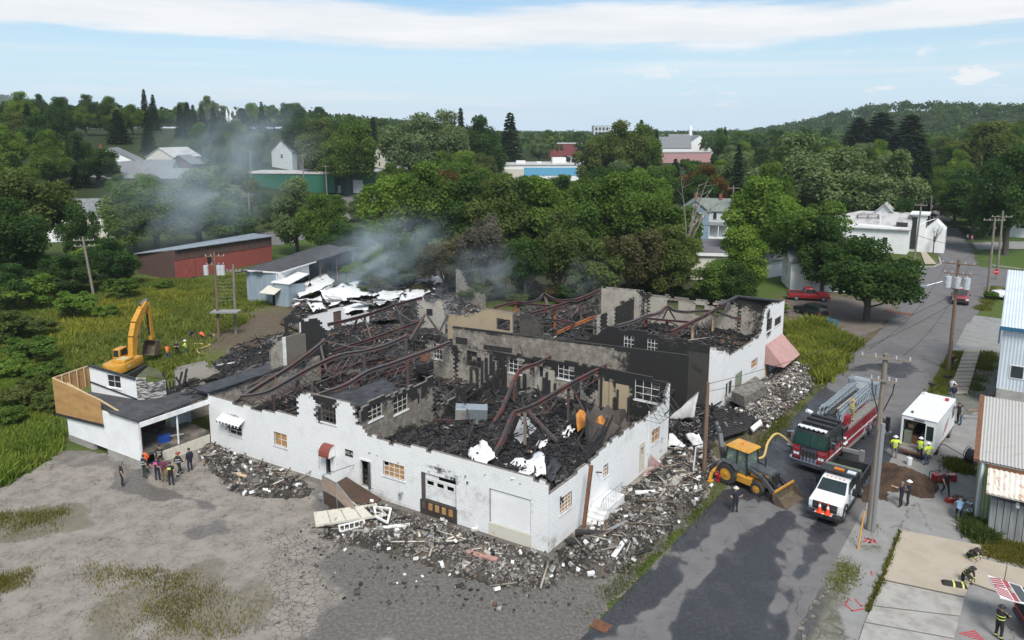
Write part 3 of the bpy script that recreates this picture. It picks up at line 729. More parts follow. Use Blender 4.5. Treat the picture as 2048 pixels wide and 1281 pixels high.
for px,py,a,c,k,gm in[(640,795,1.0,.6,1.0,0),(655,800,1.1,.7,.95,0),(640,830,.7,1.0,.75,0),(655,855,.9,.5,.3,.3),(460,850,.5,.9,.9,0),(470,835,.8,.4,.5,0),(880,940,1.6,.35,.55,.4),(905,960,.7,.5,.6,.4),(760,1000,1.5,.8,.0,.75),(800,1020,2.0,.6,.1,.8),(800,950,3.5,1.0,.05,.42),(900,985,3.2,1.4,0,.40),(960,1000,2.5,1.5,0,.45),(700,930,2.5,1.0,0,.38),(735,930,.7,1.4,.35,.2),(1090,1080,.8,.8,.2,.5),(652,905,.25,.2,.8,0),(640,902,.25,.2,.8,0),(1062,1010,.15,.8,.5,.3),(930,1030,1.2,.6,.1,.5),(1020,1080,1.8,.3,0,.5)]:
 s_,z_=wA.sz(px,py); sp.append((s_,z_,a,c,k,gm))
masonry(wA,'front_wall',FAC,profA,[M['white_block'],M['bare_block'],M['core']],openings=[oW1,oW2,oW3,oD2,oW4,oG1,oG2,oS],soot=spots(sp),top_soot=.35,seed=2)
grid_window(wA,oW1,FAC,2,3,M['white_trim'],M['dark'],missing=[(1,1)])
grid_window(wA,oW2,FAC,2,2,M['white_trim'],M['ply_board'])
grid_window(wA,oW3,FAC,4,3,M['burnt_steel'],None,label='burnt steel sash, its glass gone, soot above')
grid_window(wA,oW4,FAC,4,3,M['white_trim'],M['ply_board'],missing=[(3,2)],label='wide sash boarded with tan panels')
def door_panel(w,o,parent,name,mat,off=-.12,th=.05,handle=True):
 b=MB(); wbox(b,w,o[0],o[1],o[2],o[3],off-th,off); d=b.build(name,mat,parent)
 return d
b=MB()
for a,c in((oD2[0]-.12,oD2[0]),(oD2[1],oD2[1]+.12)):wbox(b,wA,a,c,oD2[2],oD2[3]+.12,-.12,.04)
wbox(b,wA,oD2[0],oD2[1],oD2[3],oD2[3]+.12,-.12,.04); b.build('door_frame',M['white_trim'],FAC)
b=MB(); b.bar(wA.at(oD2[0]+.02,oD2[2],-.2),wA.at(oD2[0]+.02,oD2[3],-.2),.05,.9,up=wA.n); b.build('door',M['dark_grey'],FAC)
sd0,sd1=wA.sz(640,930)[0],wA.sz(668,940)[0]; sd0,sd1=min(sd0,sd1),max(sd0,sd1)
b=MB()
for a,c in((sd0-.1,sd0),(sd1,sd1+.1)):wbox(b,wA,a,c,.9,oS[3]+.2,.006,.05)
wbox(b,wA,sd0,sd1,oS[3]+.1,oS[3]+.2,.006,.05)
b.build('door_frame',M['white_trim'],FAC)
b=MB(); wbox(b,wA,sd0+.02,oS[0]-.02,.95,oS[3]+.08,.006,.035); d_=b.build('door',M['white_trim'],FAC)
b=MB(); wbox(b,wA,sd0+.1,sd0+.16,1.9,1.96,.035,.09); b.build('handle',M['dark'],d_)
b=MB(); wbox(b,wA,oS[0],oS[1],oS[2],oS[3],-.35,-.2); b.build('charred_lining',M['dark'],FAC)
aw=MB(); s0=oS[0]-.5; wid=.95; z0=oS[3]-.05
arc=[(.0,.75),(.22,.72),(.42,.6),(.56,.4),(.62,.15),(.62,0),(0,0)]
P=[wA.at(s0,z0+z_,.03+o_)for o_,z_ in arc]+[wA.at(s0+wid,z0+z_,.03+o_)for o_,z_ in arc]
k=len(arc); aw.add(P,[tuple(range(k)),tuple(range(2*k-1,k-1,-1))]+[(i,i+k,(i+1)%k+k,(i+1)%k)for i in range(k)],0)
aw.m[0]=1; aw.m[1]=1
aw.build('door_awning',[pm('rust_red_awning',(.24,.055,.04),.7,c2=(.18,.06,.045)),M['white_trim']],FAC)
s_,z_=wA.sz(706,908); e_,z2=wA.sz(691,909)
s_,e_=min(s_,e_),max(s_,e_)
b=MB(); wbox(b,wA,s_,e_,z_-.25,z_+.2,.006,.04); sg=b.build('number_board',M['black_paint'],FAC)
def text_on(txt,origin,xdir,zdir,size,mat,parent,name='lettering',depth=.006,n=None,bold=.0):
 cu=bpy.data.curves.new(name,'FONT'); cu.body=txt; cu.size=size; cu.extrude=depth; cu.offset=bold; cu.align_x='CENTER'; cu.align_y='CENTER'
 tmp=bpy.data.objects.new(name,cu); S.collection.objects.link(tmp)
 dg=bpy.context.evaluated_depsgraph_get(); me=bpy.data.meshes.new_from_object(tmp.evaluated_get(dg)); bpy.data.objects.remove(tmp)
 xd=Vector(xdir).normalized(); zd=Vector(zdir).normalized(); nd=xd.cross(zd)
 me.transform(Matrix(((xd.x,zd.x,nd.x,origin[0]),(xd.y,zd.y,nd.y,origin[1]),(xd.z,zd.z,nd.z,origin[2]),(0,0,0,1))))
 me.materials.clear(); me.materials.append(mat); me.name=name
 o=bpy.data.objects.new(name,me); S.collection.objects.link(o); o.parent=parent
 return o
text_on('812 A',wA.at((s_+e_)/2,z_-.025,.042),-wA.t,(0,0,1),.30,M['cream'],sg,bold=.004)
b=MB(); a0=oW1[0]-.45; a1=oW1[1]+.75; n=14
s0,s1=a0,a1
zt=oW1[3]+.45
for i in range(n):
 q0=s0+(s1-s0)*i/n; q1=s0+(s1-s0)*(i+1)/n
 b.plate([wA.at(q0+.01,zt,.02),wA.at(q1-.01,zt,.02),wA.at(q1-.01,zt-.32,.62),wA.at(q0+.01,zt-.32,.62)],.03,0)
 b.plate([wA.at(q0+.03,zt-.33,.62),wA.at(q1-.05,zt-.33,.62),wA.at(q1-.07,zt-.5,.62),wA.at(q0+.05,zt-.5,.62)],.02,i%2)
b.build('window_awning',[M['white_trim'],M['dark_grey']],FAC)
sA,sB=oG1[0]+.12,oG1[1]-.25
zb=wA.sz(880,1008)[1]; zt=oG1[3]
b=MB(); hb=(zt-zb)/4
door=None
for i in range(4):
 b=MB(); z0,z1=zb+i*hb+.012,zb+(i+1)*hb-.012
 if i==2:
  for j in range(3):
   q0=sA+(sB-sA)*j/3; q1=sA+(sB-sA)*(j+1)/3; c_=(q0+q1)/2; ww=(q1-q0)*.34; zz=(z0+z1)/2
   wbox(b,wA,q0,c_-ww,z0,z1,-.16,-.11); wbox(b,wA,c_+ww,q1,z0,z1,-.16,-.11)
   wbox(b,wA,c_-ww,c_+ww,z0,zz-.14,-.16,-.11); wbox(b,wA,c_-ww,c_+ww,zz+.14,z1,-.16,-.11)
 elif i==3:
  wbox(b,wA,sA+(sB-sA)*.55,sB,z0,z1-.05,-.16,-.11); wbox(b,wA,sA,sA+(sB-sA)*.55,z0,z0+.12,-.16,-.11)
 else:wbox(b,wA,sA,sB,z0,z1,-.16,-.11)
 b.build('door_section',M['white_trim']if i<3 else M['white_siding'],FAC)
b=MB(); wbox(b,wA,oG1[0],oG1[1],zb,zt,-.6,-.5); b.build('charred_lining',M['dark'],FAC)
b=MB(); wbox(b,wA,oG1[1]-.24,oG1[1],0,zt,-.17,-.05); b.build('door_track',M['burnt_steel'],FAC)
b=MB(); wbox(b,wA,oG1[0]-.05,oG1[1]+.05,zb-1.0,zb-.03,-.16,.10); dk=b.build('dock_bumper',pm('dock_timber',(.03,.028,.026),.8,c2=(.06,.045,.03)),FAC)
for i in range(5):
 q=oG1[0]+.2+i*(oG1[1]-oG1[0]-.4)/4.4; b=MB(); wbox(b,wA,q,q+.28,zb-.55,zb-.12,.10,.16); b.build('bumper_pad',M['ply_board']if i!=4 else M['burnt_steel'],dk)
b=MB(); wbox(b,wA,oG1[0],oG1[1],0,zb-1.0,-.5,-.1); b.build('dock_wall',M['soot_core'],FAC)
b=MB(); wbox(b,wA,oG2[0],oG2[1],oG2[2],oG2[3],-.26,-.19); rd=b.build('roller_door',M['white_siding'],FAC)
ns=22
for i in range(ns):
 z0=oG2[2]+(oG2[3]-oG2[2])*i/ns; z1=oG2[2]+(oG2[3]-oG2[2])*(i+1)/ns; b=MB()
 P=[wA.at(oG2[0]+.02,z0+.004,-.19),wA.at(oG2[1]-.02,z0+.004,-.19),wA.at(oG2[1]-.02,z0+.04,-.05),wA.at(oG2[0]+.02,z0+.04,-.05),wA.at(oG2[1]-.02,z1-.012,-.14),wA.at(oG2[0]+.02,z1-.012,-.14)]
 b.add(P,[(0,1,2,3),(3,2,4,5)],0); b.build('slat',M['white_siding'],rd)
b=MB(); wbox(b,wA,oG2[0]-.06,oG2[1]+.06,oG2[2]-1.25,oG2[2],-.1,.03)
b.build('dock_sill',pm('stained_sill',(.62,.59,.50),.85,c2=(.40,.27,.15),ns=1.3,lo=.52,hi=.7,bump=.2),FAC)
b=MB(); s_,z_=wA.sz(805,985); b.cyl(wA.at(s_,z_,0),wA.at(s_,z_,.25),.07,8); b.cyl(wA.at(s_,z_-.12,.25),wA.at(s_,z_+.08,.25),.12,10); b.build('wall_lamp',M['alu'],FAC)
profB=P_(wB,[(1099,990),(1117,978),(1138,960),(1175,932),(1199,905),(1214,890),(1245,868),(1278,847),(1315,820),(1331,806)])
profB[0]=(0,profB[0][1]); q=wB.sz(1332,790)
profB+=[(profB[-1][0]+.05,q[1]),(wB.len,wB.sz(1337,765)[1])]
def rB(x0,y0,x1,y1,dy):return wB.rect([(x0,y0),(x1,y0-dy),(x1,y1-dy),(x0,y1)])
oB1=rB(1120,994,1143,1029,13); oB2=rB(1207,930,1216,957,6); oB3=rB(1281,896,1286,914,4); oB4=rB(1304,865,1318,889,8)
sp=[]
for px,py,a,c,k,gm in[(1105,1085,.9,.8,.35,.6),(1260,870,1.5,.8,.05,.5),(1330,800,.6,1.2,.2,.5),(1130,985,1.0,.4,.3,.3),(1190,920,1.2,.5,.15,.3),(1325,880,.4,.4,.5,0),(1322,905,.25,.3,.5,0)]:
 s_,z_=wB.sz(px,py); sp.append((s_,z_,a,c,k,gm))
masonry(wB,'street_wall',FAC,profB,[M['white_block'],M['bare_block'],M['core']],openings=[oB1,oB2,oB3,oB4],soot=spots(sp),top_soot=.3,seed=3)
grid_window(wB,oB1,FAC,4,4,M['white_trim'],M['ply_board'],missing=[(0,3),(1,3),(0,2)],label='boarded sash with its upper panes broken out')
grid_window(wB,oB2,FAC,2,3,M['white_trim'],M['ply_board'],missing=[(1,2)])
grid_window(wB,oB4,FAC,2,2,M['white_trim'],M['ply_board'])
dz1=oB3[3]+.35; dz0=dz1-2.1
b=MB(); wbox(b,wB,oB3[0]-.22,oB3[1]+.22,dz0,oB3[2],-.02,.03); wbox(b,wB,oB3[0]-.22,oB3[0],oB3[2],oB3[3],-.02,.03); wbox(b,wB,oB3[1],oB3[1]+.22,oB3[2],oB3[3],-.02,.03); wbox(b,wB,oB3[0]-.22,oB3[1]+.22,oB3[3],dz1,-.02,.03)
d_=b.build('door',M['cream'],FAC); grid_window(wB,oB3,d_,1,2,M['cream'],None,sill=False,name='window')
b=MB(); wbox(b,wB,oB3[0],oB3[1],oB3[2],oB3[3],-.15,-.12); b.build('pane',M['ply_board'],d_)
b=MB(); s_=wB.sz(1295,880)[0]; b.cyl(wB.at(s_,1.2,.05),wB.at(s_,4.4,.05),.045,8); b.build('drain_pipe',M['white_trim'],FAC)
b=MB(); s0=wB.sz(1290,858)[0]; s1=wB.sz(1330,820)[0]
zt=5.2; zl=3.9
for i in range(6):
 q=s0+(s1-s0)*i/5; b.tube([wB.at(q,zt,.02),wB.at(q,zl,1.1)],.02,5)
 if i<5:b.tube([wB.at(q,zl,1.1),wB.at(q,zl,.02)],.015,5)
for o_,z_ in((.02,zt),(.4,zt-.46),(1.1,zl)):b.tube([wB.at(s0,z_,o_),wB.at(s1,z_,o_)],.02,5)
b.build('awning_frame',M['dark_grey'],FAC)
rampw=Wall(wB.at(oB3[0]-2.9,0,.1),wB.at(oB3[1]+.5,0,.1))
zt=dz0-.03
b=MB(); s0,s1=oB3[0]-2.6,oB3[1]+.75
b.plate([wB.at(s0,zt-.95,.2),wB.at(s1,zt,.2),wB.at(s1,zt,1.5),wB.at(s0,zt-.95,1.5)],.08,0); rm=b.build('ramp',M['pink_wood'],FAC)
b=MB()
for k_ in range(4):
 t_=k_/3; b.bar(wB.at(s0+(s1-s0)*t_,zt-.95*(1-t_)+.02,.2),wB.at(s0+(s1-s0)*t_,zt-.95*(1-t_)+.02,1.5),.05,.03)
b.bar(wB.at(s0,zt-.9,1.5),wB.at(s1,zt+.05,1.5),.06,.1); b.build('ramp_batten',M['white_trim'],rm)
b=MB(); b.plate([wB.at(s1,zt,.2),wB.at(s1,zt,1.55),wB.at(s1,zt+.12,1.55),wB.at(s1,zt+.95,.2)],.05); b.build('end_board',M['pink_wood'],rm)
b=MB(); b.plate([wB.at(s0,zt-1.5,.1),wB.at(s0,zt-1.5,1.5),wB.at(s0,zt-.75,1.5),wB.at(s0,zt-.35,.1)],.05); b.build('side_board',M['red_wood'],rm)
b=MB(); b.plate([wB.at(s0+.8,0,1.45),wB.at(s1,0,1.45),wB.at(s1,zt-.08,1.45),wB.at(s0+.8,zt-.75,1.45)],.15); b.build('ramp_wall',M['concrete'],rm)
sS=wB.sz(1175,1010)[0]; sT=wB.sz(1212,985)[0]
b=MB()
for i in range(4):wbox(b,wB,sS+i*.3-.5,sT+.35,i*.22,i*.22+.22,.05,1.15)
st=b.build('steps',M['white_block']if False else M['white_trim'],FAC)
b=MB()
for i in range(12):
 q=sS+(sT-sS)*i/11; b.tube([wB.at(q,.85,1.1),wB.at(q+.05,1.75,1.1)],.014,4)
b.tube([wB.at(sS-.3,1.3,1.1),wB.at(sS,1.78,1.1),wB.at(sT+.2,1.8,1.1)],.025,5); b.build('railing',M['alu'],FAC)
PC0=wB.at(wB.len,0); PC1=g(1003,706,5.2); PC1.z=0; dC=(PC1-PC0).normalized(); PC2=PC0+dC*24.5
wC=Wall(PC0,PC2)
profC=P_(wC,[(1337,770),(1300,752),(1220,738),(1110,722),(1003,706),(960,700),(905,692),(860,684),(825,678)])
profC[0]=(0,profC[0][1])
winC=[[(1270,762),(1318,768),(1318,806),(1272,800)],[(1166,744),(1196,748),(1196,780),(1167,776)],[(1116,729),(1148,735),(1148,764),(1117,760)],[(1060,721),(1086,727),(1085,756),(1060,751)],[(1017,718),(1044,722),(1044,750),(1018,745)],[(933,703),(962,708),(960,738),(934,734)],[(866,689),(884,692),(884,718),(868,716)],[(830,684),(845,686),(845,706),(831,704)]]
oC=[wC.rect(q)for q in winC]
def sootC(q,z):
 n=float(fbm(q,z,.55,3,77)); streak=float(fbm(q,0,.9,3,78))
 k=max(0,(z-3.9)/1.4)*.9*(1 if q<13 else.3)+max(0,n-.46)*1.7+max(0,streak-.5)*2.4
 if q<3.2:k+=.5
 return(min(1,k),.3+.3*n)
masonry(wC,'cross_wall',FAC,profC,[M['grey_block'],M['char_block'],M['soot_core']],openings=oC,soot=sootC,top_soot=.8,seed=4)
for i,o in enumerate(oC):grid_window(wC,o,FAC,3,3,M['white_trim']if i%2==0 else M['burnt_steel'],M['dark'],missing=[(1,1),(2,0),(0,2)],sill=(i%2==0))
b=MB()
for px in(1008,1013,1040,1052,1092,1096,1101,1112,1156,1160,1205,1233,1238,1262,1325,1330,985,975):
 q=wC.sz(px,745)[0]; h=RND.uniform(3.4,5.0)
 wbox(b,wC,q-.06,q+RND.uniform(.08,.3),1.0,h,.02,.14)
b.each('charred_stud',M['char'],FAC)
b=MB()
for px,w_,m_ in((1210,.9,0),(1246,1.1,0),(1222,.35,0),(1075,.5,1),(1103,.6,1)):
 q=wC.sz(px,745)[0]; wbox(b,wC,q-w_/2,q+w_/2,1.5,4.55,.02,.06,m_)
b.each('tan_panel',[M['tan_block'],M['grey_block']],FAC)
D0=g(1378,711,5.6); D1=g(905,653,5.6); D0.z=D1.z=0
wD=Wall(D0,D1)
profD=[(0,5.6),(wD.len*.35,5.65),(wD.len*.7,5.55),(wD.len,5.6)]
def sootD(q,z):
 n=float(fbm(q,z,.5,3,87)); right=max(0,1-q/8.5)
 return(min(1,right*1.5+max(0,(z-5.2)/.5)*.9+max(0,n-.55)*1.3),.45*n+.25)
oD=[wD.rect([(968,690),(1024,697),(1024,706),(968,700)]),wD.rect([(912,676),(935,679),(935,688),(912,685)])]
masonry(wD,'parapet_wall',FAC,profD,[M['grey_block'],M['char_block'],M['soot_core']],openings=[],soot=lambda q,z:(sootD(q,z)[0],max(sootD(q,z)[1],.55 if q<17 else.1)),top_soot=1.0,jag=.12,seed=5)
for o in oD:
 b=MB(); wbox(b,wD,*o,.004,.05); b.build('charred_opening',M['char'],FAC)
B2n=g(1441,823); B2r=g(1561,728); B2l=g(1414,819)
wE=Wall(B2n,B2r)
profE=P_(wE,[(1443,706),(1460,712),(1480,700),(1510,678),(1523,668),(1526,640),(1531,622),(1538,612)])+[(wE.len,wE.sz(1567,604)[1])]
profE[0]=(0,profE[0][1])
def rE(x0,y0,x1,y1,dy):return wE.rect([(x0,y0),(x1,y0-dy),(x1,y1-dy),(x0,y1)])
oE1=rE(1534,640,1543,665,5); oE2=rE(1550,637,1561,654,5); oE3=rE(1503,722,1514,740,6); oE4=rE(1471,748,1482,785,5); oE5=rE(1452,768,1462,790,4)
sp=[]
for px,py,a,c,k,gm in[(1538,655,.9,1.2,.9,0),(1537,630,.8,.8,.7,.2),(1556,650,.8,1.0,.3,.2),(1515,672,1.0,.5,.7,0),(1500,690,1.4,.4,.4,.2),(1455,700,1.0,.6,.6,.2),(1450,810,1.0,.8,.2,.6),(1525,720,.6,1.5,0,.3)]:
 s_,z_=wE.sz(px,py); sp.append((s_,z_,a,c,k,gm))
masonry(wE,'street_wall',FAC,profE,[M['white_block'],M['bare_block'],M['core']],openings=[oE1,oE2,oE3,oE4,oE5],soot=spots(sp),top_soot=.35,seed=6)
grid_window(wE,oE2,FAC,3,3,M['burnt_steel'],M['dark']); grid_window(wE,oE1,FAC,2,3,M['burnt_steel'],None)
grid_window(wE,oE3,FAC,1,2,M['white_trim'],M['ply_board'])
b=MB(); wbox(b,wE,*oE4,-.12,-.06); b.build('door',pm('faded_green_door',(.26,.31,.22),.7,c2=(.2,.25,.17)),FAC)
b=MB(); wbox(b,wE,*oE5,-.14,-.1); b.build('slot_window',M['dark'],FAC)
b=MB(); wbox(b,wE,(oE5[0]+oE5[1])/2-.06,(oE5[0]+oE5[1])/2+.06,oE5[2],oE5[3],-.1,0); b.build('mullion',M['white_trim'],FAC)
s0=wE.sz(1531,695)[0]; s1=wE.sz(1563,675)[0]+.1; zt=wE.sz(1545,683)[1]+.1; zb=zt-1.9
b=MB(); A0,A1=wE.at(s0,zt,.03),wE.at(s1,zt,.03); C0,C1=wE.at(s0-.1,zb,1.9),wE.at(s1,zb,1.9)
b.plate([A0,A1,C1,C0],.05,0); b.plate([A0,C0,wE.at(s0,zb,.03)],.04,0); b.plate([A1,wE.at(s1,zb,.03),C1],.04,0)
b.build('pink_awning',M['pink_awning'],FAC)
b=MB()
for i in range(1,4):
 t_=i/4; b.bar(A0.lerp(A1,t_)+Vector((0,0,.02)),C0.lerp(C1,t_)+Vector((0,0,.02)),.03,.02)
b.build('awning_rib',M['pink_wood'],FAC)
b=MB(); wbox(b,wE,s0+.4,s0+1.4,zb-1.5,zb+.2,.006,.05); b.build('door',M['ply_board'],FAC)
b=MB(); wbox(b,wE,s0-.3,s1+.2,.0,zb-2.0,.02,1.6); b.build('porch_deck',M['grey_boards'],FAC)
b=MB()
for i in range(5):q=s0-.3+i*(s1-s0+.5)/4; b.bar(wE.at(q,zb-2.0,1.55),wE.at(q,zb-1.1,1.55),.05)
b.bar(wE.at(s0-.3,zb-1.1,1.55),wE.at(s1+.2,zb-1.1,1.55),.05); b.build('railing',M['white_trim'],FAC)
vE=Vector((-.865,.501,0)).normalized()
wF=Wall(B2l,B2l+vE*28.6); wR=Wall(B2n,B2l)
masonry(wR,'return_wall',FAC,[(0,wE.sz(1443,706)[1]),(wR.len,wE.sz(1443,706)[1]+.2)],[M['white_block'],M['char_block'],M['core']],soot=lambda q,z:(.3 if z>4.6 else 0,.2),seed=7)
oFw=[wF.rect([(1248,673),(1268,674),(1268,700),(1248,698)]),wF.rect([(1295,679),(1316,681),(1315,705),(1295,703)]),wF.rect([(993,638),(1020,641),(1020,664),(993,662)])]
profF=P_(wF,[(1419,688),(1405,686),(1380,684),(1350,682),(1330,676),(1290,666),(1250,660),(1215,655),(1190,672),(1165,678),(1120,676),(1086,672),(1083,658),(1074,640),(1062,630),(1040,626),(1025,625),(1019,626),(988,619),(972,617),(950,628),(935,632),(895,630)])
profF[0]=(0,profF[0][1])
def sootF(q,z):
 n=float(fbm(q,z,.6,3,97))
 if q<1.9:return(.25 if z<5 else.6,.3)
 if q<14:return(.75+.6*(n-.5),.8)
 if q<19.2:return(.45+.7*(n-.5),.9)
 return(max(0,n-.6)*1.2,.25*n)
masonry(wF,'facade_wall',FAC,[p for p in profF if p[0]<19.3],[M['char_block'],M['bare_block'],M['soot_core']],openings=oFw,soot=sootF,seed=8,jag=.3)
masonry(wF,'facade_wall',FAC,[p for p in profF if p[0]>=19.0],[M['tan_block'],M['bare_block'],M['core']],openings=oFw,soot=sootF,seed=9,jag=.2)
wb0=wF.at(1.3,0,.006);
for o in oFw[:2]:grid_window(wF,o,FAC,3,3,M['white_trim'],M['dark'],missing=[(0,0),(1,1),(2,2),(0,2)])
Bk0=B2r; Bk1=g(1290,589,6.0); Bk1.z=0
wG=Wall(Bk0,Bk1)
oGw=[wG.rect([(1334,600),(1356,603),(1356,624),(1334,621)]),wG.rect([(1391,608),(1408,610),(1408,632),(1391,630)]),wG.rect([(1429,611),(1448,613),(1448,634),(1429,632)])]
profG=P_(wG,[(1567,604),(1520,598),(1478,594),(1470,600),(1448,602),(1428,601),(1426,611),(1416,611),(1414,600),(1390,597),(1388,606),(1376,600),(1340,596),(1336,592),(1310,589),(1290,588)])
profG[0]=(0,profG[0][1]); profG[-1]=(wG.len,profG[-1][1])
masonry(wG,'back_wall',FAC,profG,[M['grey_block'],M['bare_block'],M['core']],openings=oGw,soot=lambda q,z:(min(1,max(0,1-q/6)*.9+max(0,float(fbm(q,0,1.1,3,5))-.5)*2+max(0,z-5.2)*.4),.35),seed=10,jag=.3,top_soot=.8)
for o in oGw:grid_window(wG,o,FAC,3,3,M['burnt_steel'],None,sill=False)
Bk2=g(1203,577,6.2); Bk2.z=0; wH=Wall(Bk1,Bk2)
masonry(wH,'back_wall',FAC,[(0,6.0),(.4,6.4),(wH.len,6.3)],[M['grey_block'],M['bare_block'],M['core']],soot=lambda q,z:(max(0,(z-5.6))*.5+max(0,1-q/1.2)*.7,.35),seed=11,jag=.1)
Bk3=g(1190,585,6.2); Bk3.z=0
wI=Wall(Bk2,Bk2+Vector((-9.5,6.0,0)))
masonry(wI,'back_wall',FAC,[(0,6.1),(2,4.0),(6,3.4),(11,2.6)],[M['grey_block'],M['bare_block'],M['soot_core']],soot=lambda q,z:(.5,.6),seed=12)
I0=g(1190,634,5.0); I1=g(1274,597,5.3); I0.z=I1.z=0
wJ=Wall(I0,I1)
masonry(wJ,'partition_wall',FAC,[(0,4.6),(.7,5.0),(wJ.len*.6,5.1),(wJ.len*.62,5.5),(wJ.len,5.6)],[M['grey_block'],M['char_block'],M['core']],soot=lambda q,z:(.75*(float(fbm(q,0,1.3,3,15))>.5)+.2,.2)if q<5 else(.65,.5),seed=13)
J0=g(1105,655,4.2); J1=g(1070,612,4.2); J0.z=J1.z=0
wJ2=Wall(g(1040,655,2),g(1180,660,2))
E0=wA.at(wA.sz(716,900)[0],0,-.2); E1=g(1003,708,5.0); E1.z=0
wK=Wall(E0,E1)
oK=[wK.rect([(736,815),(764,802),(764,833),(737,845)]),wK.rect([(787,796),(815,786),(815,818),(788,828)]),wK.rect([(835,778),(842,775),(842,812),(836,815)])]
profK=P_(wK,[(712,846),(722,830),(730,809),(767,796),(818,776),(845,766),(870,755)])
profK[0]=(.2,profK[0][1])
profK+=[(profK[-1][0]+.1,3.4),(profK[-1][0]+.6,3.2),(wK.len*.82,3.0),(wK.len,4.0)]
masonry(wK,'inner_wall',FAC,profK,[M['grey_block'],M['char_block'],M['core']],openings=oK,soot=lambda q,z:(max(0,float(fbm(q,z,.8,3,25))-.42)*2.0+max(0,z-4.3)*.5+(.5 if q>8 else 0),.6),seed=14,top_soot=.7)
for o in oK[:2]:grid_window(wK,o,FAC,3,3,M['cream'],M['dark'])
b=MB()
for px in(912,920,927,940,952,962,973,985,995):
 q=wK.sz(px,750)[0]; wbox(b,wK,q-.09,q+.09,1.0,RND.uniform(3.8,5.3),.02,.2)
b.each('charred_stud',M['char'],FAC)
L0=PFl; L1=g(640,712,4.2); L1.z=0
wL=Wall(L0,L1)
masonry(wL,'side_wall',FAC,[(0.1,4.1),(wL.len,4.2)],[M['grey_block'],M['char_block'],M['core']],soot=lambda q,z:(.35 if z>3.4 else.1,.5),seed=15,jag=.1)
b=MB(); wbox(b,wL,-.2,9.2,4.2,4.32,-1.6,.25); b.build('burnt_roof_edge',M['charsheet'],FAC)
wL2=Wall(wL.at(7.0,0,-.1),wL.at(wL.len+1.0,0,-.1))
profL=P_(wL2,[(541,702),(552,684),(564,678),(578,675),(591,671),(611,668)])
profL=[(profL[0][0],profL[0][1])]+profL[1:]
masonry(wL2,'upper_wall',FAC,profL,[M['grey_block'],M['char_block'],M['core']],z0=4.34,soot=lambda q,z:(.1,.45)if q<profL[2][0]else(.3,.8),seed=16,jag=.25)
b=MB(); q=profL[2][0]; wbox(b,wL2,q,q+.3,4.34,profL[2][1]+.1,.01,.1); b.build('white_pier',M['white_trim'],FAC)
K0=g(566,700,4.4); K1=g(655,690,4.4); K0.z=K1.z=0
wM=Wall(K0,K1)
oM=wM.rect([(578,646),(602,650),(602,672),(578,668)])
profM=P_(wM,[(568,633),(600,639),(622,641),(625,637),(638,638),(645,652),(652,668),(657,690)])
masonry(wM,'end_wall',FAC,profM,[M['char_block'],M['char_block'],M['soot_core']],z0=0,openings=[oM],soot=lambda q,z:(.95,.4),seed=17,jag=.4)
wN=Wall(g(640,676,3.5),g(790,650,3.5))
wP0=g(788,690,3.4); wP1=g(892,668,3.4); wP0.z=wP1.z=0
wQ0=g(800,602,5.0); wQ1=g(890,606,5.0); wQ0.z=wQ1.z=0
wQ=Wall(wQ0,wQ1)
oQ=[wQ.rect([(805,612),(820,612),(820,634),(805,634)]),wQ.rect([(853,617),(865,618),(865,632),(853,632)])]
profQ=P_(wQ,[(800,604),(838,602),(848,599),(860,606),(868,608),(876,601),(884,599),(888,622),(890,640)])
masonry(wQ,'rear_wall',FAC,profQ,[M['grey_block'],M['bare_block'],M['soot_core']],openings=oQ,soot=lambda q,z:(.6 if q<2 else max(0,float(fbm(q,z,.8,3,35))-.45)*2,.35),seed=18,jag=.3)
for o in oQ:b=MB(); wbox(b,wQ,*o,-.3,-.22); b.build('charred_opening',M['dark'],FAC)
wS=Wall(g(890,640,4.4),g(935,690,4.4))
T0=g(600,655,0); T1=g(700,622,0)
wT=Wall(g(592,642,3.6),g(742,607,3.6))
oT=wT.rect([(668,622),(682,620),(682,660),(668,662)]); oT=(oT[0],oT[1],0,oT[3])
profT=P_(wT,[(598,641),(620,633),(655,622),(678,615),(686,614),(690,626),(700,632),(715,632),(738,622)])
masonry(wT,'store_wall',FAC,profT,[M['white_block'],M['bare_block'],M['core']],openings=[oT],soot=lambda q,z:(0,.25),seed=19,jag=.15)
b=MB(); wbox(b,wT,oT[0]+.04,oT[1]-.04,0,oT[3]-.04,-.14,-.08); b.build('door',M['barn_grey'],FAC)
# bent steel frames
def ptz(px,py,z):return g(px,py,z)
def truss(pts,w=.30,h=.36,mat='red_steel',name='roof_beam'):
 """pts: (px, py, z) along a beam"""
 P=[ptz(*p)for p in pts]
 Q=[]
 for i in range(len(P)-1):
  p0,p1,p2,p3=P[max(i-1,0)],P[i],P[i+1],P[min(i+2,len(P)-1)]
  for k_ in range(4):
   t=k_/4; Q.append(.5*((2*p1)+(p2-p0)*t+(2*p0-5*p1+4*p2-p3)*t*t+(3*p1-p0-3*p2+p3)*t**3))
 Q.append(P[-1])
 b=MB(); b.ibeam(Q,w*.78,h*.74,0); return b.build(name,M[mat],FAC)
def web(P0,P1,drop,n,mat='burnt_steel'):
 """open lattice hanging under a sagging beam"""
 A,B=ptz(*P0),ptz(*P1); b=MB(); last=None
 for i in range(n+1):
  t=i/n; p=A.lerp(B,t); q=p+Vector((RND.uniform(-.15,.15),RND.uniform(-.15,.15),-drop*RND.uniform(.7,1.2)))
  if last:b.tube([last[0],q],.028,4); b.tube([last[1],p],.024,4); b.tube([last[1],q],.032,4)
  last=(p,q)
 b.build('lattice_web',M[mat],FAC)['kind']='stuff'
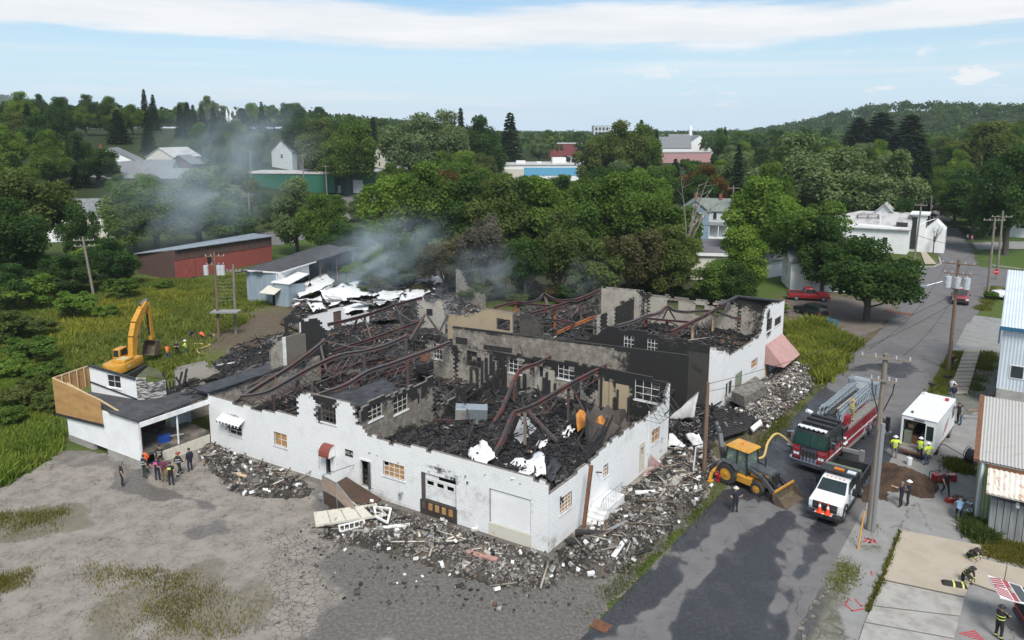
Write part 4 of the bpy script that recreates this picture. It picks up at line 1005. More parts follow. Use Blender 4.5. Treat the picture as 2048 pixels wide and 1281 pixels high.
def post(px,py0,py1,z1,w=.22,mat='burnt_steel',px1=None,zlow=None):
 """post: top pixel (px,py0) at height z1, foot at pixel py1"""
 top=ptz(px,py0,z1); z0=at(px1 or px,py1,top.y).z if zlow is None else zlow
 bot=Vector((top.x,top.y,z0))if px1 is None else at(px1,py1,top.y)
 b=MB(); b.ibeam([bot,top],w,w,0,.02); return b.build('steel_post',M[mat],FAC)
truss([(1213,732,5.4),(1148,765,5.3),(1075,808,5.1),(1042,822,5.0),(1028,828,4.9),(1015,855,4.2),(1000,890,3.4),(975,930,2.6)],.32,.42)
truss([(1102,714,5.4),(1075,728,5.2),(1044,739,5.0),(1030,757,4.5),(1016,790,3.6),(1000,830,2.6)],.30,.38)
post(1137,772,862,5.1,.2); post(1028,760,812,4.4,.2,'burnt_steel'); post(1050,826,890,4.9,.22,'wood_pole');
b=MB(); b.bar(ptz(1056,822,4.9),ptz(1130,900,2.4),.18,.18); b.bar(ptz(1142,770,5.0),ptz(1172,830,2.6),.15); b.bar(ptz(1199,738,5.3),ptz(1226,802,2.6),.15); b.bar(ptz(1038,830,4.9),ptz(1018,880,2.4),.2)
b.each('steel_brace',M['burnt_steel'],FAC)
truss([(1003,820,3.0),(985,850,2.4),(962,880,2.0)],.3,.3); truss([(1040,690,5.2),(1060,740,3.4),(1096,790,2.0)],.18,.2,'burnt_steel')
truss([(870,842,2.6),(930,842,2.7),(985,832,2.8)],.2,.25)
truss([(602,808,4.6),(640,790,5.0),(690,772,5.2),(735,745,5.3),(780,730,5.2),(830,712,5.1),(870,698,5.2),(900,685,5.3)],.34,.44,'burnt_steel')
truss([(480,795,4.2),(530,787,4.3),(575,763,4.7),(625,735,5.0),(680,712,5.1),(725,704,5.0),(770,692,5.1),(812,674,5.3)],.34,.44,'burnt_steel')
truss([(470,805,4.0),(520,772,4.3),(580,735,4.6),(640,690,5.0),(648,680,5.2)],.36,.44,'burnt_steel')
truss([(655,650,5.6),(700,640,5.7),(745,627,5.7),(790,611,5.8),(845,596,5.9)],.32,.40)
truss([(664,705,3.4),(700,692,3.6),(745,678,3.7),(790,662,3.9),(838,645,4.2)],.30,.42)
truss([(665,745,3.2),(720,728,3.4),(772,718,3.6)],.28,.40); truss([(740,760,3.2),(780,745,3.4),(815,734,3.6)],.28,.36); truss([(560,830,2.6),(600,815,2.9),(660,790,3.0)],.28,.34)
for px,y0,y1,z in((815,722,776,5.0),(728,706,762,4.9),(812,680,735,5.2),(624,768,812,4.6),(716,768,806,4.9),(547,790,826,4.3)):post(px,y0,y1,z,.26,'burnt_steel' if px not in(547,)else 'red_steel')
b=MB()
for p,q in(((728,632,5.6),(745,690,3.0)),((790,611,5.8),(805,655,3.6)),((850,630,5.2),(820,680,3.6)),((855,632,5.2),(880,668,3.4)),((896,630,5.0),(880,662,3.4)),((715,635,5.6),(705,668,3.6)),((715,758,5.2),(740,795,3.0)),((640,690,5.0),(652,740,3.0)),((735,745,5.0),(790,725,3.6)),((622,768,4.4),(650,800,3.0))):
 b.bar(ptz(*p),ptz(*q),.17,.17)
b.each('steel_brace',M['burnt_steel'],FAC)
b=MB(); b.tube([ptz(790,612,5.7),ptz(800,628,5.2),ptz(822,642,4.9),ptz(838,641,4.9),ptz(850,630,5.1)],.07,6); b.tube([ptz(596,812,3.4),ptz(640,796,4.2),ptz(690,815,4.0),ptz(702,840,3.0)],.06,6)
b.tube([ptz(648,682,4.8),ptz(700,694,4.4),ptz(742,696,4.4)],.06,6); b.tube([ptz(478,815,2.5),ptz(490,780,3.4),ptz(530,752,4.2),ptz(556,745,4.4)],.05,6); b.tube([ptz(488,805,3),ptz(494,775,3.8),ptz(545,750,4.3)],.05,6)
b.each('bent_pipe',M['burnt_steel'],FAC)
for a_,c_,d_,n_ in(((602,808,4.5),(900,687,5.2),.9,16),((480,797,4.1),(812,676,5.2),.9,18),((655,652,5.5),(845,598,5.8),.9,10),((664,707,3.3),(838,647,4.1),.8,10),((560,770,3.4),(760,690,3.8),.8,12),((620,740,3.6),(850,700,4.0),.8,12),((700,660,4.4),(880,655,4.2),.8,9)):web(a_,c_,d_,n_)
web((1062,630,5.2),(1200,583,6.1),.8,9); web((1234,655,4.3),(1330,616,5.4),.7,6); web((1342,667,4.5),(1476,597,6.3),.8,9); web((1042,824,4.9),(1213,734,5.3),.8,10)
truss([(988,616,5.4),(1031,605,5.6),(1060,606,5.6),(1078,599,5.9),(1088,589,6.2),(1098,594,6.1),(1118,602,5.9),(1150,600,5.9)],.3,.36,'red_steel')
truss([(1062,628,5.3),(1110,614,5.5),(1160,598,5.8),(1200,581,6.2)],.34,.42,'red_steel'); truss([(1031,606,5.5),(1070,610,5.5),(1108,613,5.5)],.26,.3,'red_steel')
truss([(1072,642,4.6),(1100,640,4.6),(1150,647,4.3)],.26,.3); truss([(1115,666,3.6),(1150,650,4.0),(1190,634,4.6)],.28,.34,'orange_steel')
truss([(1234,653,4.4),(1265,644,4.6),(1291,633,4.8),(1318,627,4.9),(1335,614,5.5),(1350,622,5.2),(1375,625,5.1),(1400,623,5.2),(1427,623,5.3)],.34,.40,'burnt_steel')
truss([(1342,665,4.6),(1380,647,4.9),(1410,632,5.2),(1428,622,5.4),(1450,607,5.9),(1476,595,6.4)],.36,.44,'red_steel')
truss([(1428,622,5.4),(1450,630,5.1),(1470,637,4.8),(1482,636,4.8)],.26,.3,'burnt_steel'); truss([(1292,637,4.7),(1330,641,4.6),(1382,645,4.7)],.24,.28,'red_steel')
for px,y0,y1,z,m_ in((1110,616,664,5.3,'orange_steel'),(1031,608,624,5.4,'orange_steel'),(1163,600,648,5.6,'burnt_steel'),(1291,637,652,4.6,'orange_steel'),(1427,625,675,5.2,'tan_block'),(1386,648,684,4.7,'tan_block'),(1334,640,664,4.6,'burnt_steel')):post(px,y0,y1,z,.28,m_)
b=MB(); b.bar(ptz(1392,648,4.8),ptz(1415,676,3.0),.16); b.bar(ptz(1336,616,5.4),ptz(1325,640,4.0),.16); b.bar(ptz(1336,616,5.4),ptz(1352,642,4.0),.16); b.bar(ptz(1090,592,6.0),ptz(1100,640,4.2),.3); b.each('steel_brace',M['burnt_steel'],FAC)
b=MB(); r_=random.Random(9)
for i in range(120):
 p=ptz(r_.uniform(500,900),r_.uniform(690,800),r_.uniform(2.4,4.2))if i<85 else ptz(r_.uniform(1000,1180),r_.uniform(622,660),r_.uniform(3.2,4.2))
 a=r_.choice([UA,UA+math.pi/2,r_.uniform(0,6.3)]); d=Vector((math.cos(a),math.sin(a),r_.uniform(-.25,.25)))*r_.uniform(1.2,4.0); k_=Vector((r_.uniform(-.5,.5),r_.uniform(-.5,.5),r_.uniform(-.7,.5)))
 b.tube([p-d*.5,p+k_,p+d*.5+Vector((0,0,r_.uniform(-.6,.6)))],r_.uniform(.025,.06),5)
b.each('twisted_bar',M['burnt_steel'],FAC)
b=MB(); b.bar(g(1475,593,6.75),g(1566,603,6.78),.4,.16); b.bar(g(1475,593,6.75),g(1440,611,6.3),.4,.16); b.each('burnt_roof_edge',M['charsheet'],FAC)
b=MB(); b.tube([wB.at(10.2,1.0,-1.8),wB.at(10.2,5.0,-1.8)],1.5,20,0,caps=False)
for v_i,v in enumerate(b.v):
 if v[2]>3:b.v[v_i]=(v[0],v[1],v[2]-abs(math.sin(v_i*1.7))*.7)
b.build('tank_shell',pm('scorched_tank',(.11,.095,.085),.7,c2=(.16,.13,.11),ns=.8,bump=.2),FAC)
b=MB(); c_=ptz(1190,838,3.6); n_=9
top=[c_+Vector((-1.4+2.8*i/n_,.25*math.sin(i),.35*math.sin(i*1.3)+.3))for i in range(n_+1)]; bot=[p+Vector((.1,-.5,-1.1-.2*math.sin(i*2.1)))for i,p in enumerate(top)]
for i in range(n_):b.plate([top[i],top[i+1],bot[i+1],bot[i]],.05)
b.build('orange_sheet',pm('scorched_orange_sheet',(.52,.22,.03),.6,c2=(.32,.10,.02),ns=2),FAC)
b=MB(); b.bb(-1.2,1.2,-.5,.5,0,1.0); b.bb(-1.2,-.35,-.55,-.5,.05,.95,1)
o=b.build('machine_cabinet',[M['alu'],M['grey_plate']],None,loc=(0,0,0),bevel=.02); o.location=ptz(942,838,2.6); o.rotation_euler=(.05,.06,UA-.9); tag(o,'scorched grey metal cabinet lying in the ash of the front hall','cabinet')
b=MB(); b.cyl((0,0,0),(0,0,.9),.8,16); b.cyl((0,.1,.9),(.1,.2,1.5),.5,14,1); o=b.build('scorched_vat',[M['char'],M['rust']]); o.location=ptz(850,742,2.6); tag(o,'rusty drum standing on a black vat inside the left hall','drum')
# rubble, ash and fallen things
def attr_mat(name,rough=.85,bump=.4,gs=14,attr='tint',grain=(.6,1.35),spec=.3):
 t=NT(name); v=t.geo(); c,*_=t.attr(attr)
 n=t.noise(v,gs,4,.65); col=t.mix(1.0,c,t.mix(n,(grain[0],)*3,(grain[1],)*3),'MULTIPLY')
 if bump:t.bump(n,bump,.03)
 return t.fin(col,rough,0,spec)
M['debris']=attr_mat('mixed_debris'); M['ash']=attr_mat('ash_bed',.8,.9,5.0)
def rotm(yaw,pitch,roll):
 cy,sy,cp,sp,cr,sr=np.cos(yaw),np.sin(yaw),np.cos(pitch),np.sin(pitch),np.cos(roll),np.sin(roll)
 R=np.empty((len(yaw),3,3))
 R[:,0,0]=cy*cp; R[:,0,1]=cy*sp*sr-sy*cr; R[:,0,2]=cy*sp*cr+sy*sr
 R[:,1,0]=sy*cp; R[:,1,1]=sy*sp*sr+cy*cr; R[:,1,2]=sy*sp*cr-cy*sr
 R[:,2,0]=-sp; R[:,2,1]=cp*sr; R[:,2,2]=cp*cr
 return R
CUBE=np.array([(a,b,c)for c in(-.5,.5)for b in(-.5,.5)for a in(-.5,.5)])
CF=np.array([(0,2,3,1),(4,5,7,6),(0,1,5,4),(2,6,7,3),(0,4,6,2),(1,3,7,5)])
def chunks(pos,size,yaw,pitch,roll,col,jit=0.0):
 n=len(pos); P=np.repeat(CUBE[None],n,0)
 if jit:P=P*(1+NPR.uniform(-jit,jit,P.shape))
 P=P*size[:,None,:]; V=np.einsum('nij,nkj->nki',rotm(yaw,pitch,roll),P)+pos[:,None,:]
 return V.reshape(-1,3),(CF[None]+np.arange(n)[:,None,None]*8).reshape(-1,4),np.repeat(col,8,0)
def in_poly(poly,n,dens=None):
 P=np.array(poly); lo,hi=P.min(0),P.max(0); out=np.zeros((0,2))
 while len(out)<n:
  q=NPR.uniform(lo,hi,(n*2,2)); k=sdist(q[:,0],q[:,1],poly)>0
  if dens is not None:k&=NPR.random(len(q))<dens(q[:,0],q[:,1])
  out=np.vstack([out,q[k]])
 return out[:n]
def palette(n,cols,w):
 k=NPR.choice(len(cols),n,p=np.array(w)/sum(w)); c=np.array(cols)[k]; return c*NPR.uniform(.65,1.3,(n,1))
CHARS=[(.016,.016,.017),(.03,.03,.031),(.05,.047,.045),(.11,.10,.09),(.30,.28,.26),(.55,.54,.52),(.17,.08,.04)]
def ash_field(name,label,poly,zf,seed,planks=500,chips=1200,w=(6,5,2.5,.6,.2,.08,.12),amp=.5):
 """black bed of ash with boards, sheets and scraps lying in it"""
 P=np.array(poly); lo,hi=P.min(0),P.max(0); st=.3
 X,Y=np.meshgrid(np.arange(lo[0],hi[0]+st,st),np.arange(lo[1],hi[1]+st,st)); ny,nx=X.shape
 H=lambda x,y:zf(x,y)+(fbm(x,y,.45,5,seed,.6)-.5)*2*amp+(fbm(x,y,2.2,3,seed+3)-.5)*.35
 i=np.arange(nx*ny).reshape(ny,nx); Fq=np.stack([i[:-1,:-1],i[:-1,1:],i[1:,1:],i[1:,:-1]],-1).reshape(-1,4)
 cx=X.ravel()[Fq].mean(1); cy=Y.ravel()[Fq].mean(1); Fq=Fq[sdist(cx,cy,poly)>-.1]
 V=np.stack([X,Y,H(X,Y)],-1).reshape(-1,3)
 f=fbm(X,Y,.5,4,seed+7).ravel()[:,None]; f2=fbm(X,Y,.35,4,seed+8).ravel()[:,None]; f3=fbm(X,Y,.8,4,seed+9).ravel()[:,None]; col=np.array([.014,.014,.015])+np.array([.03,.029,.027])*sm(.45,.7,f); col=col+(np.array([.085,.058,.04])-col)*sm(.56,.7,f2)*.8; col=col+(np.array([.15,.145,.135])-col)*sm(.6,.72,f3)*.8
 q=in_poly(poly,planks,lambda x,y:1.0*(sdist(x,y,poly)>.45)); n=planks
 L=NPR.gamma(2.0,.42,n)+.25; sz=np.stack([L,NPR.uniform(.04,.15,n),NPR.uniform(.03,.08,n)],-1)
 pos=np.stack([q[:,0],q[:,1],H(q[:,0],q[:,1])+.05],-1)
 V1,F1,C1=chunks(pos,sz,NPR.uniform(0,6.3,n),NPR.normal(0,.28,n),NPR.normal(0,.4,n),palette(n,CHARS,w))
 q=in_poly(poly,chips); n=chips
 sz=NPR.uniform(.05,.3,(n,3)); sz[:,2]*=.4
 pos=np.stack([q[:,0],q[:,1],H(q[:,0],q[:,1])],-1)
 V2,F2,C2=chunks(pos,sz,NPR.uniform(0,6.3,n),NPR.normal(0,.5,n),NPR.normal(0,.5,n),palette(n,CHARS,w),.3)
 used=np.unique(Fq); mp=np.zeros(len(V),int); mp[used]=np.arange(len(used)); V=V[used]; col=col[used]; Fq=mp[Fq]
 VV_=np.vstack([V,V1,V2]); FF=np.vstack([Fq,F1+len(V),F2+len(V)+len(V1)]); CC=np.vstack([col,C1,C2])
 o=npmesh(name,VV_,FF,M['ash'],CC,cname='tint'); tag(o,label,kind='stuff'); return H
def wpt(w,s,off):p=w.at(s,0,off); return(p.x,p.y)
hall=[wpt(wA,.2,-.2),wpt(wA,wK.a.x and wA.sz(716,900)[0]-.1,-.2),wpt(wK,wK.len*.85,.25),wpt(wC,14.5,.2),wpt(wC,.2,.2),wpt(wB,wB.len-.2,-.25),wpt(wB,.3,-.25)]
def zhall(x,y):
 u=(x-PN.x)*UU.x+(y-PN.y)*UU.y; v=(x-PN.x)*VV.x+(y-PN.y)*VV.y
 return 2.35+.9*np.exp(-((v-2.5)/2.5)**2)*sm(14,2,u)+.7*sm(4,0,u)
Hh=ash_field('ash_and_debris','black ash and charred wreckage filling the front hall',hall,zhall,51,1100,3600)
left=[wpt(wA,wA.sz(716,900)[0]+.2,-.25),wpt(wA,wA.len-.2,-.25),wpt(wL,wL.len+1.5,.2),wpt(wM,2.5,-.5),wpt(wT,.6,.3),wpt(wT,8.5,.3),(wQ.a.x,wQ.a.y-.4),(wQ.b.x-.2,wQ.b.y-.4),wpt(wC,24.3,.2),wpt(wC,15,.2),wpt(wK,wK.len-.6,-.4),wpt(wK,.4,-.4)]
Hl=ash_field('ash_and_debris','tangle of burnt boards and ash in the left hall',left,lambda x,y:1.9+0*x,61,1900,2600,w=(4,4,3,1.2,.4,.15,.45),amp=.7)
back=[wpt(wF,.4,-.3),wpt(wF,27,-.3),wpt(wI,8,.3),(wI.a.x,wI.a.y-.3),(wH.a.x,wH.a.y-.4),wpt(wG,.3,.3),wpt(wE,wE.len-.2,-.3),wpt(wE,.4,-.3)]
Hb=ash_field('ash_and_debris','black ash and wreckage in the rear building',back,lambda x,y:3.0+0*x,71,1700,2600,w=(5,5,3,1.0,.35,.15,.15),amp=.5)
mid=[wpt(wC,1.0,-.4),wpt(wC,24,-.4),wpt(wF,28,.3),wpt(wF,2.4,.3)]
Hm=ash_field('ash_and_debris','charred wreckage between the cross wall and the rear building',mid,lambda x,y:2.6+0*x,81,900,1000)
alley=pxpoly([(1345,900),(1337,840),(1420,810),(1440,826),(1500,790),(1535,800),(1525,850),(1450,880),(1400,915)])
Ha=ash_field('ash_and_debris','burnt boards spilling from the gap between the two buildings',alley,lambda x,y:.35+1.6*sm(15.5,9,x)*sm(50,58,y),91,700,900,w=(5,5,3,1.2,.7,.5,.3),amp=.3)
b=MB(); r_=random.Random(19)
for i in range(90):
 px,py,z=((r_.uniform(860,1200),r_.uniform(780,900),2.6),(r_.uniform(520,900),r_.uniform(680,800),2.2),(r_.uniform(1060,1440),r_.uniform(620,690),3.2))[i%3]
 p=ptz(px,py,z); a=r_.uniform(0,6.3); t_=r_.uniform(.1,.9); L_=r_.uniform(1.2,3.4); d=Vector((math.cos(a)*math.cos(t_),math.sin(a)*math.cos(t_),math.sin(t_)))*L_; b.bar(p-d*.25,p+d*.75,r_.uniform(.06,.14),r_.uniform(.05,.1))
b.each('charred_joist',M['char'],FAC)
annex=pxpoly([(395,775),(408,748),(470,700),(560,688),(640,700),(650,740),(560,765),(470,785)],2.5)
ash_field('burnt_roofing','crumpled black roofing felt heaped over the collapsed annex',annex,lambda x,y:2.5+1.4*np.exp(-((x+22)/5)**2),101,260,700,w=(5,5,4,.8,.3,.1,.2),amp=.5)
rear=pxpoly([(560,640),(600,600),(680,560),(900,548),(960,575),(960,640),(890,660),(800,640),(700,650),(620,668)],.6)
Hr=ash_field('wreckage','burnt and scattered wreckage of the collapsed rear shed',rear,lambda x,y:.3+.5*sm(-26,-14,x),111,1100,3000,w=(4,4,3,2,1.4,1.2,.9),amp=.45)
RUB=[(.035,.032,.03),(.065,.058,.052),(.115,.104,.092),(.19,.172,.15),(.33,.31,.285),(.70,.69,.68),(.13,.075,.05)]
def rubble(name,label,poly,n,size=(.05,.24),ridge=None,hmax=.5,w=(4,5,4,2.2,.8,.22,.35),seed=1,fade=1.2,boards=60):
 P2=np.array(poly)
 dens=lambda x,y:sm(-.05,fade,sdist(x,y,poly))*(.12+.88*sm(.38,.62,fbm(x,y,.45,4,seed)))
 q=in_poly(poly,n,dens); dd=sdist(q[:,0],q[:,1],poly)
 H=lambda x,y:hmax*sm(0,2.0,sdist(x,y,poly))*(.35+.9*fbm(x,y,.5,3,seed+2))
 s=NPR.gamma(2.0,(size[1]-size[0])*.17,n)+size[0]*.8; sz=np.stack([s*NPR.uniform(.8,1.7,n),s*NPR.uniform(.6,1.1,n),s*NPR.uniform(.4,.9,n)],-1)
 pos=np.stack([q[:,0],q[:,1],H(q[:,0],q[:,1])+sz[:,2]*.2],-1)
 V1,F1,C1=chunks(pos,sz,NPR.uniform(0,6.3,n),NPR.normal(0,.45,n),NPR.normal(0,.45,n),palette(n,RUB,w),.28)
 n2=boards; q=in_poly(poly,n2,dens); L=NPR.gamma(2.5,.35,n2)+.3
 sz=np.stack([L,NPR.uniform(.05,.16,n2),NPR.uniform(.025,.06,n2)],-1); pos=np.stack([q[:,0],q[:,1],H(q[:,0],q[:,1])+.12],-1)
 V2,F2,C2=chunks(pos,sz,NPR.uniform(0,6.3,n2),NPR.normal(0,.15,n2),NPR.normal(0,.3,n2),palette(n2,[(.03,.03,.03),(.3,.27,.22),(.5,.46,.4),(.16,.11,.07)],(4,3,1,2)))
 lo,hi=P2.min(0),P2.max(0); st=.25
 X,Y=np.meshgrid(np.arange(lo[0],hi[0]+st,st),np.arange(lo[1],hi[1]+st,st)); ny,nx=X.shape
 i=np.arange(nx*ny).reshape(ny,nx); Fq=np.stack([i[:-1,:-1],i[:-1,1:],i[1:,1:],i[1:,:-1]],-1).reshape(-1,4)
 cx=X.ravel()[Fq].mean(1); cy=Y.ravel()[Fq].mean(1); Fq=Fq[sdist(cx,cy,poly)>.35]
 V=np.stack([X,Y,H(X,Y)*.9+.012+.0*X],-1).reshape(-1,3); V[:,2]-=.03*(sdist(X,Y,poly).ravel()<.5)
 f=fbm(X,Y,1.3,4,seed+9).ravel()[:,None]; col=np.array([.035,.031,.026])+np.array([.07,.06,.047])*sm(.4,.7,f)
 used=np.unique(Fq); mp=np.zeros(len(V),int); mp[used]=np.arange(len(used)); V=V[used]; col=col[used]; Fq=mp[Fq]
 o=npmesh(name,np.vstack([V,V1,V2]),np.vstack([Fq,F1+len(V),F2+len(V)+len(V1)]),M['debris'],np.vstack([col,C1,C2]),cname='tint')
 tag(o,label,kind='stuff'); return H
polyR1=pxpoly([(390,905),(425,884),(480,905),(600,955),(640,980),(620,1000),(540,1005),(460,985),(410,945)])
H1=rubble('rubble','broken block and rubble heaped along the left front wall',polyR1,6500,seed=11,hmax=.45)
polyR2=pxpoly([(640,975),(720,990),(820,1020),(1000,1080),(1098,1106),(1130,1130),(1120,1180),(1000,1185),(900,1160),(800,1120),(700,1100),(630,1080),(650,1030)])
H2=rubble('rubble','grey rubble spread below the dock doors',polyR2,15000,seed=12,hmax=.4,size=(.04,.18),w=(2,3,4,4,2.4,.2,.4),fade=2.8)
polyR3=pxpoly([(1098,1106),(1180,1045),(1340,900),(1400,880),(1445,930),(1410,1010),(1330,1080),(1260,1150),(1180,1170),(1120,1150)])
H3=rubble('rubble','deep rubble between the street wall and the street',polyR3,20000,seed=13,hmax=.7,size=(.045,.2),w=(2.5,3.5,4,3,1.5,.2,.4),fade=2.2,boards=130)
polyR4=pxpoly([(1442,830),(1480,790),(1560,735),(1600,730),(1640,745),(1620,790),(1560,840),(1530,870),(1480,850)])
H4=rubble('rubble','pale rubble heaped in front of the rear building',polyR4,9000,seed=14,hmax=.9,w=(2,3,4,3.5,2.2,1.2,.6),fade=1.0)
polyR5=pxpoly([(560,610),(600,596),(680,580),(720,600),(700,625),(640,635),(590,622)])
rubble('rubble','pale scraps scattered on the ground before the blue grey shed',polyR5,1500,size=(.1,.5),seed=15,hmax=.3,w=(1,2,3,3,3,3,3),boards=150)
q=in_poly(pxpoly([(620,1040),(1100,1130),(1240,1120),(1130,1230),(880,1220),(650,1200),(560,1100)]),500); n=len(q); s=NPR.gamma(1.6,.028,n)+.025
V1,F1,C1=chunks(np.stack([q[:,0],q[:,1],s*.35],-1),np.stack([s*1.4,s,s*.8],-1),NPR.uniform(0,6.3,n),NPR.normal(0,.3,n),NPR.normal(0,.3,n),palette(n,RUB,(4,4,3,1,.4,.5,.3)),.3)
tag(npmesh('loose_stones',V1,F1,M['debris'],C1,cname='tint'),'loose stones and scraps strewn over the wet yard',kind='stuff')
def block_mesh(k):
 bm=bmesh.new(); bmesh.ops.create_cube(bm,size=1)
 rr=random.Random(k)
 for v in bm.verts:v.co=Vector((v.co.x*.40,v.co.y*.20,v.co.z*.20))+Vector((rr.uniform(-.02,.02),rr.uniform(-.015,.015),rr.uniform(-.015,.015)))
 if k%2:
  for v in bm.verts:
   if v.co.x>0:v.co.x*=rr.uniform(.2,.7)
 bmesh.ops.bevel(bm,geom=bm.edges[:],offset=.012,segments=1,affect='EDGES')
 me=bpy.data.meshes.new('concrete_block'); bm.to_mesh(me); bm.free()
 me.materials.append(M['white_trim']if k<4 else M['concrete']); me.materials.append(M['core'])
 for i,p in enumerate(me.polygons):p.material_index=1 if(abs(p.normal.z)>.8 and k%3==0)else 0
 return me
BM=[block_mesh(k)for k in range(6)]
zones=[(polyR1,26,H1,'white painted block lying in the rubble along the left front wall','blocks fallen by the left front wall'),(polyR2,28,H2,'white painted block fallen in the rubble below the dock doors','blocks fallen below the dock doors'),(polyR3,38,H3,'white painted block fallen in the rubble beside the street wall','blocks fallen beside the street wall'),(polyR4,20,H4,'white painted block in the rubble before the rear building','blocks fallen before the rear building')]
for poly,n,H,lab,grp in zones:
 for x,y in in_poly(poly,n):
  o=bpy.data.objects.new('concrete_block',RND.choice(BM)); S.collection.objects.link(o)
  o.location=(x,y,float(H(np.array([x]),np.array([y]))[0])+.16); o.rotation_euler=(RND.uniform(-.5,.5),RND.uniform(-.5,.5),RND.uniform(0,6.3)); o.scale=(RND.uniform(.65,1.0),)*3
  tag(o,lab,'concrete block',grp)
def board(label,p0,p1,w,t,mat,cat='plank',name='plank',grp=None,z0=.15,z1=.15):
 b=MB(); A=Vector(g(*p0)); B=Vector(g(*p1)); A.z=z0; B.z=z1; L=(B-A).length
 b.bb(-L/2,L/2,-w/2,w/2,-t/2,t/2); o=b.build(name,mat,bevel=.008,seg=1)
 o.location=(A+B)/2; d=B-A; o.rotation_euler=(0,-math.asin(d.z/L),math.atan2(d.y,d.x)); return tag(o,label,cat,grp)
board('pale pinkish beam lying in the rubble below the white roller door',(936,1118),(994,1133),.32,.12,M['pinkboard'],z0=.42,z1=.4)
board('long grey plank lying flat just right of the fallen cream panel',(745,1068),(820,1062),.28,.08,M['white_trim'],z0=.35,z1=.4)
board('weathered plank in the rubble under the sooted dock door',(840,1078),(900,1098),.3,.08,M['grey_boards'],z0=.35,z1=.35)
board('white flaking beam lying in the rubble near the white stair',(1270,1003),(1328,1001),.25,.2,M['white_trim'],z0=.6,z1=.6)
board('white splintered plank pointing to the street from the wall corner',(1226,1130),(1250,1095),.28,.06,M['white_trim'],z0=.5,z1=.5)
board('brown plank end sticking up near the black beams',(1215,1080),(1268,1052),.2,.08,M['grey_boards'],z0=.6,z1=.55)
board('charred black beam lying at the foot of the street wall corner',(1135,1095),(1205,1115),.35,.25,M['char'],z0=.45,z1=.4)
board('second charred beam beside the white stair',(1150,1080),(1225,1085),.3,.22,M['char'],z0=.5,z1=.55)
board('thin pale plank across rubble by the left front wall',(476,958),(508,970),.28,.08,M['lumber'],z0=.4,z1=.4)
board('pale slab of broken kerb upright near the red ramp',(1345,985),(1362,962),.5,.18,M['concrete'],z0=.5,z1=.5)
board('old log lying on the yard left of the fallen cream panel',(640,998),(682,1016),.3,.28,M['grey_boards'],z0=.25,z1=.25)
board('leaning rusty steel post propped against the street wall',(1167,1072),(1180,1060),.2,.2,M['rust'],'steel post','steel_post',z0=.5,z1=4.2)
r=thing('fallen_panel','large cream wall panel with a torn window end lying on rubble','wall panel')
A,B,C_,D=g(628,1027,.25),g(750,1010,.8),g(772,1030,.8),g(632,1052,.25)
b=MB(); b.plate([D,C_.lerp(D,.18),B.lerp(A,.2),A],.12); b.build('panel_sheet',M['cream'],r)
for i in range(5):
 t=i/4.6; b=MB(); b.bar(A.lerp(B,t)+Vector((0,0,.03)),D.lerp(C_,t)+Vector((0,0,.03)),.05,.03); b.build('panel_rib',M['concrete'],r)
b=MB(); b.path([A,B,C_,D,A],.05,.14); b.build('panel_frame',M['cream'],r)
b=MB(); e0,e1,e2,e3=g(748,1014,.75),g(782,1018,.8),g(775,1046,.7),g(752,1034,.7); b.path([e0,e1,e2,e3,e0],.12,.1); b.bar(e0.lerp(e1,.5),e3.lerp(e2,.5),.04); b.bar(e0.lerp(e3,.5),e1.lerp(e2,.5),.04); b.build('window_frame',M['white_trim'],r)
b=MB(); p=[g(680,1064,.3),g(728,1052,.35),g(728,1040,.6),g(678,1052,.55)]; b.path(p+[p[0]],.07);
for i in range(1,5):b.bar(p[0].lerp(p[1],i/5),p[3].lerp(p[2],i/5),.04)
o=b.build('wooden_rack',M['white_trim']); tag(o,'broken white wooden rack under the edge of the cream panel','rack')
r=thing('ramp_guard','beige boarded ramp guard with white rails at the open doorway','railing')
gp=[wA.at(oD2[1]+1.25,0,2.3),wA.at(oD2[0]+.6,0,2.6),wA.at(oD2[0]-.9,0,2.7)]
Z=[(.95,1.95),(.95,1.95),(.15,.95)]
b=MB()
for i in range(2):b.plate([gp[i]+Vector((0,0,Z[i][0])),gp[i+1]+Vector((0,0,Z[i+1][0])),gp[i+1]+Vector((0,0,Z[i+1][1])),gp[i]+Vector((0,0,Z[i][1]))],.05)
b.build('guard_board',pm('beige_board',(.36,.26,.20),.8,c2=(.30,.215,.165)),r)
b=MB()
for i in range(2):
 for k_ in(0,1):b.bar(gp[i]+Vector((0,0,Z[i][k_])),gp[i+1]+Vector((0,0,Z[i+1][k_])),.045)
for i in range(3):b.bar(gp[i],gp[i]+Vector((0,0,Z[i][1])),.045)
b.bar(gp[0]+Vector((0,0,1.95)),wA.at(oD2[1]+.5,1.95,.1),.045); b.build('rail',M['alu'],r)
b=MB(); P4=[gp[0],gp[1],gp[2],wA.at(oD2[0]-.9,0,.1),wA.at(oD2[1]+1.25,0,.1)]
b.add([p+Vector((0,0,z))for p,z in zip(P4,(.9,.9,.1,.1,.9))]+[Vector((p.x,p.y,0))for p in P4],[(0,1,2,3,4),(5,6,7,8,9),(0,1,6,5),(1,2,7,6),(2,3,8,7),(3,4,9,8),(4,0,5,9)],0); b.build('ramp_fill',pm('rusty_ramp',(.085,.045,.03),.85,c2=(.05,.04,.03)),r)
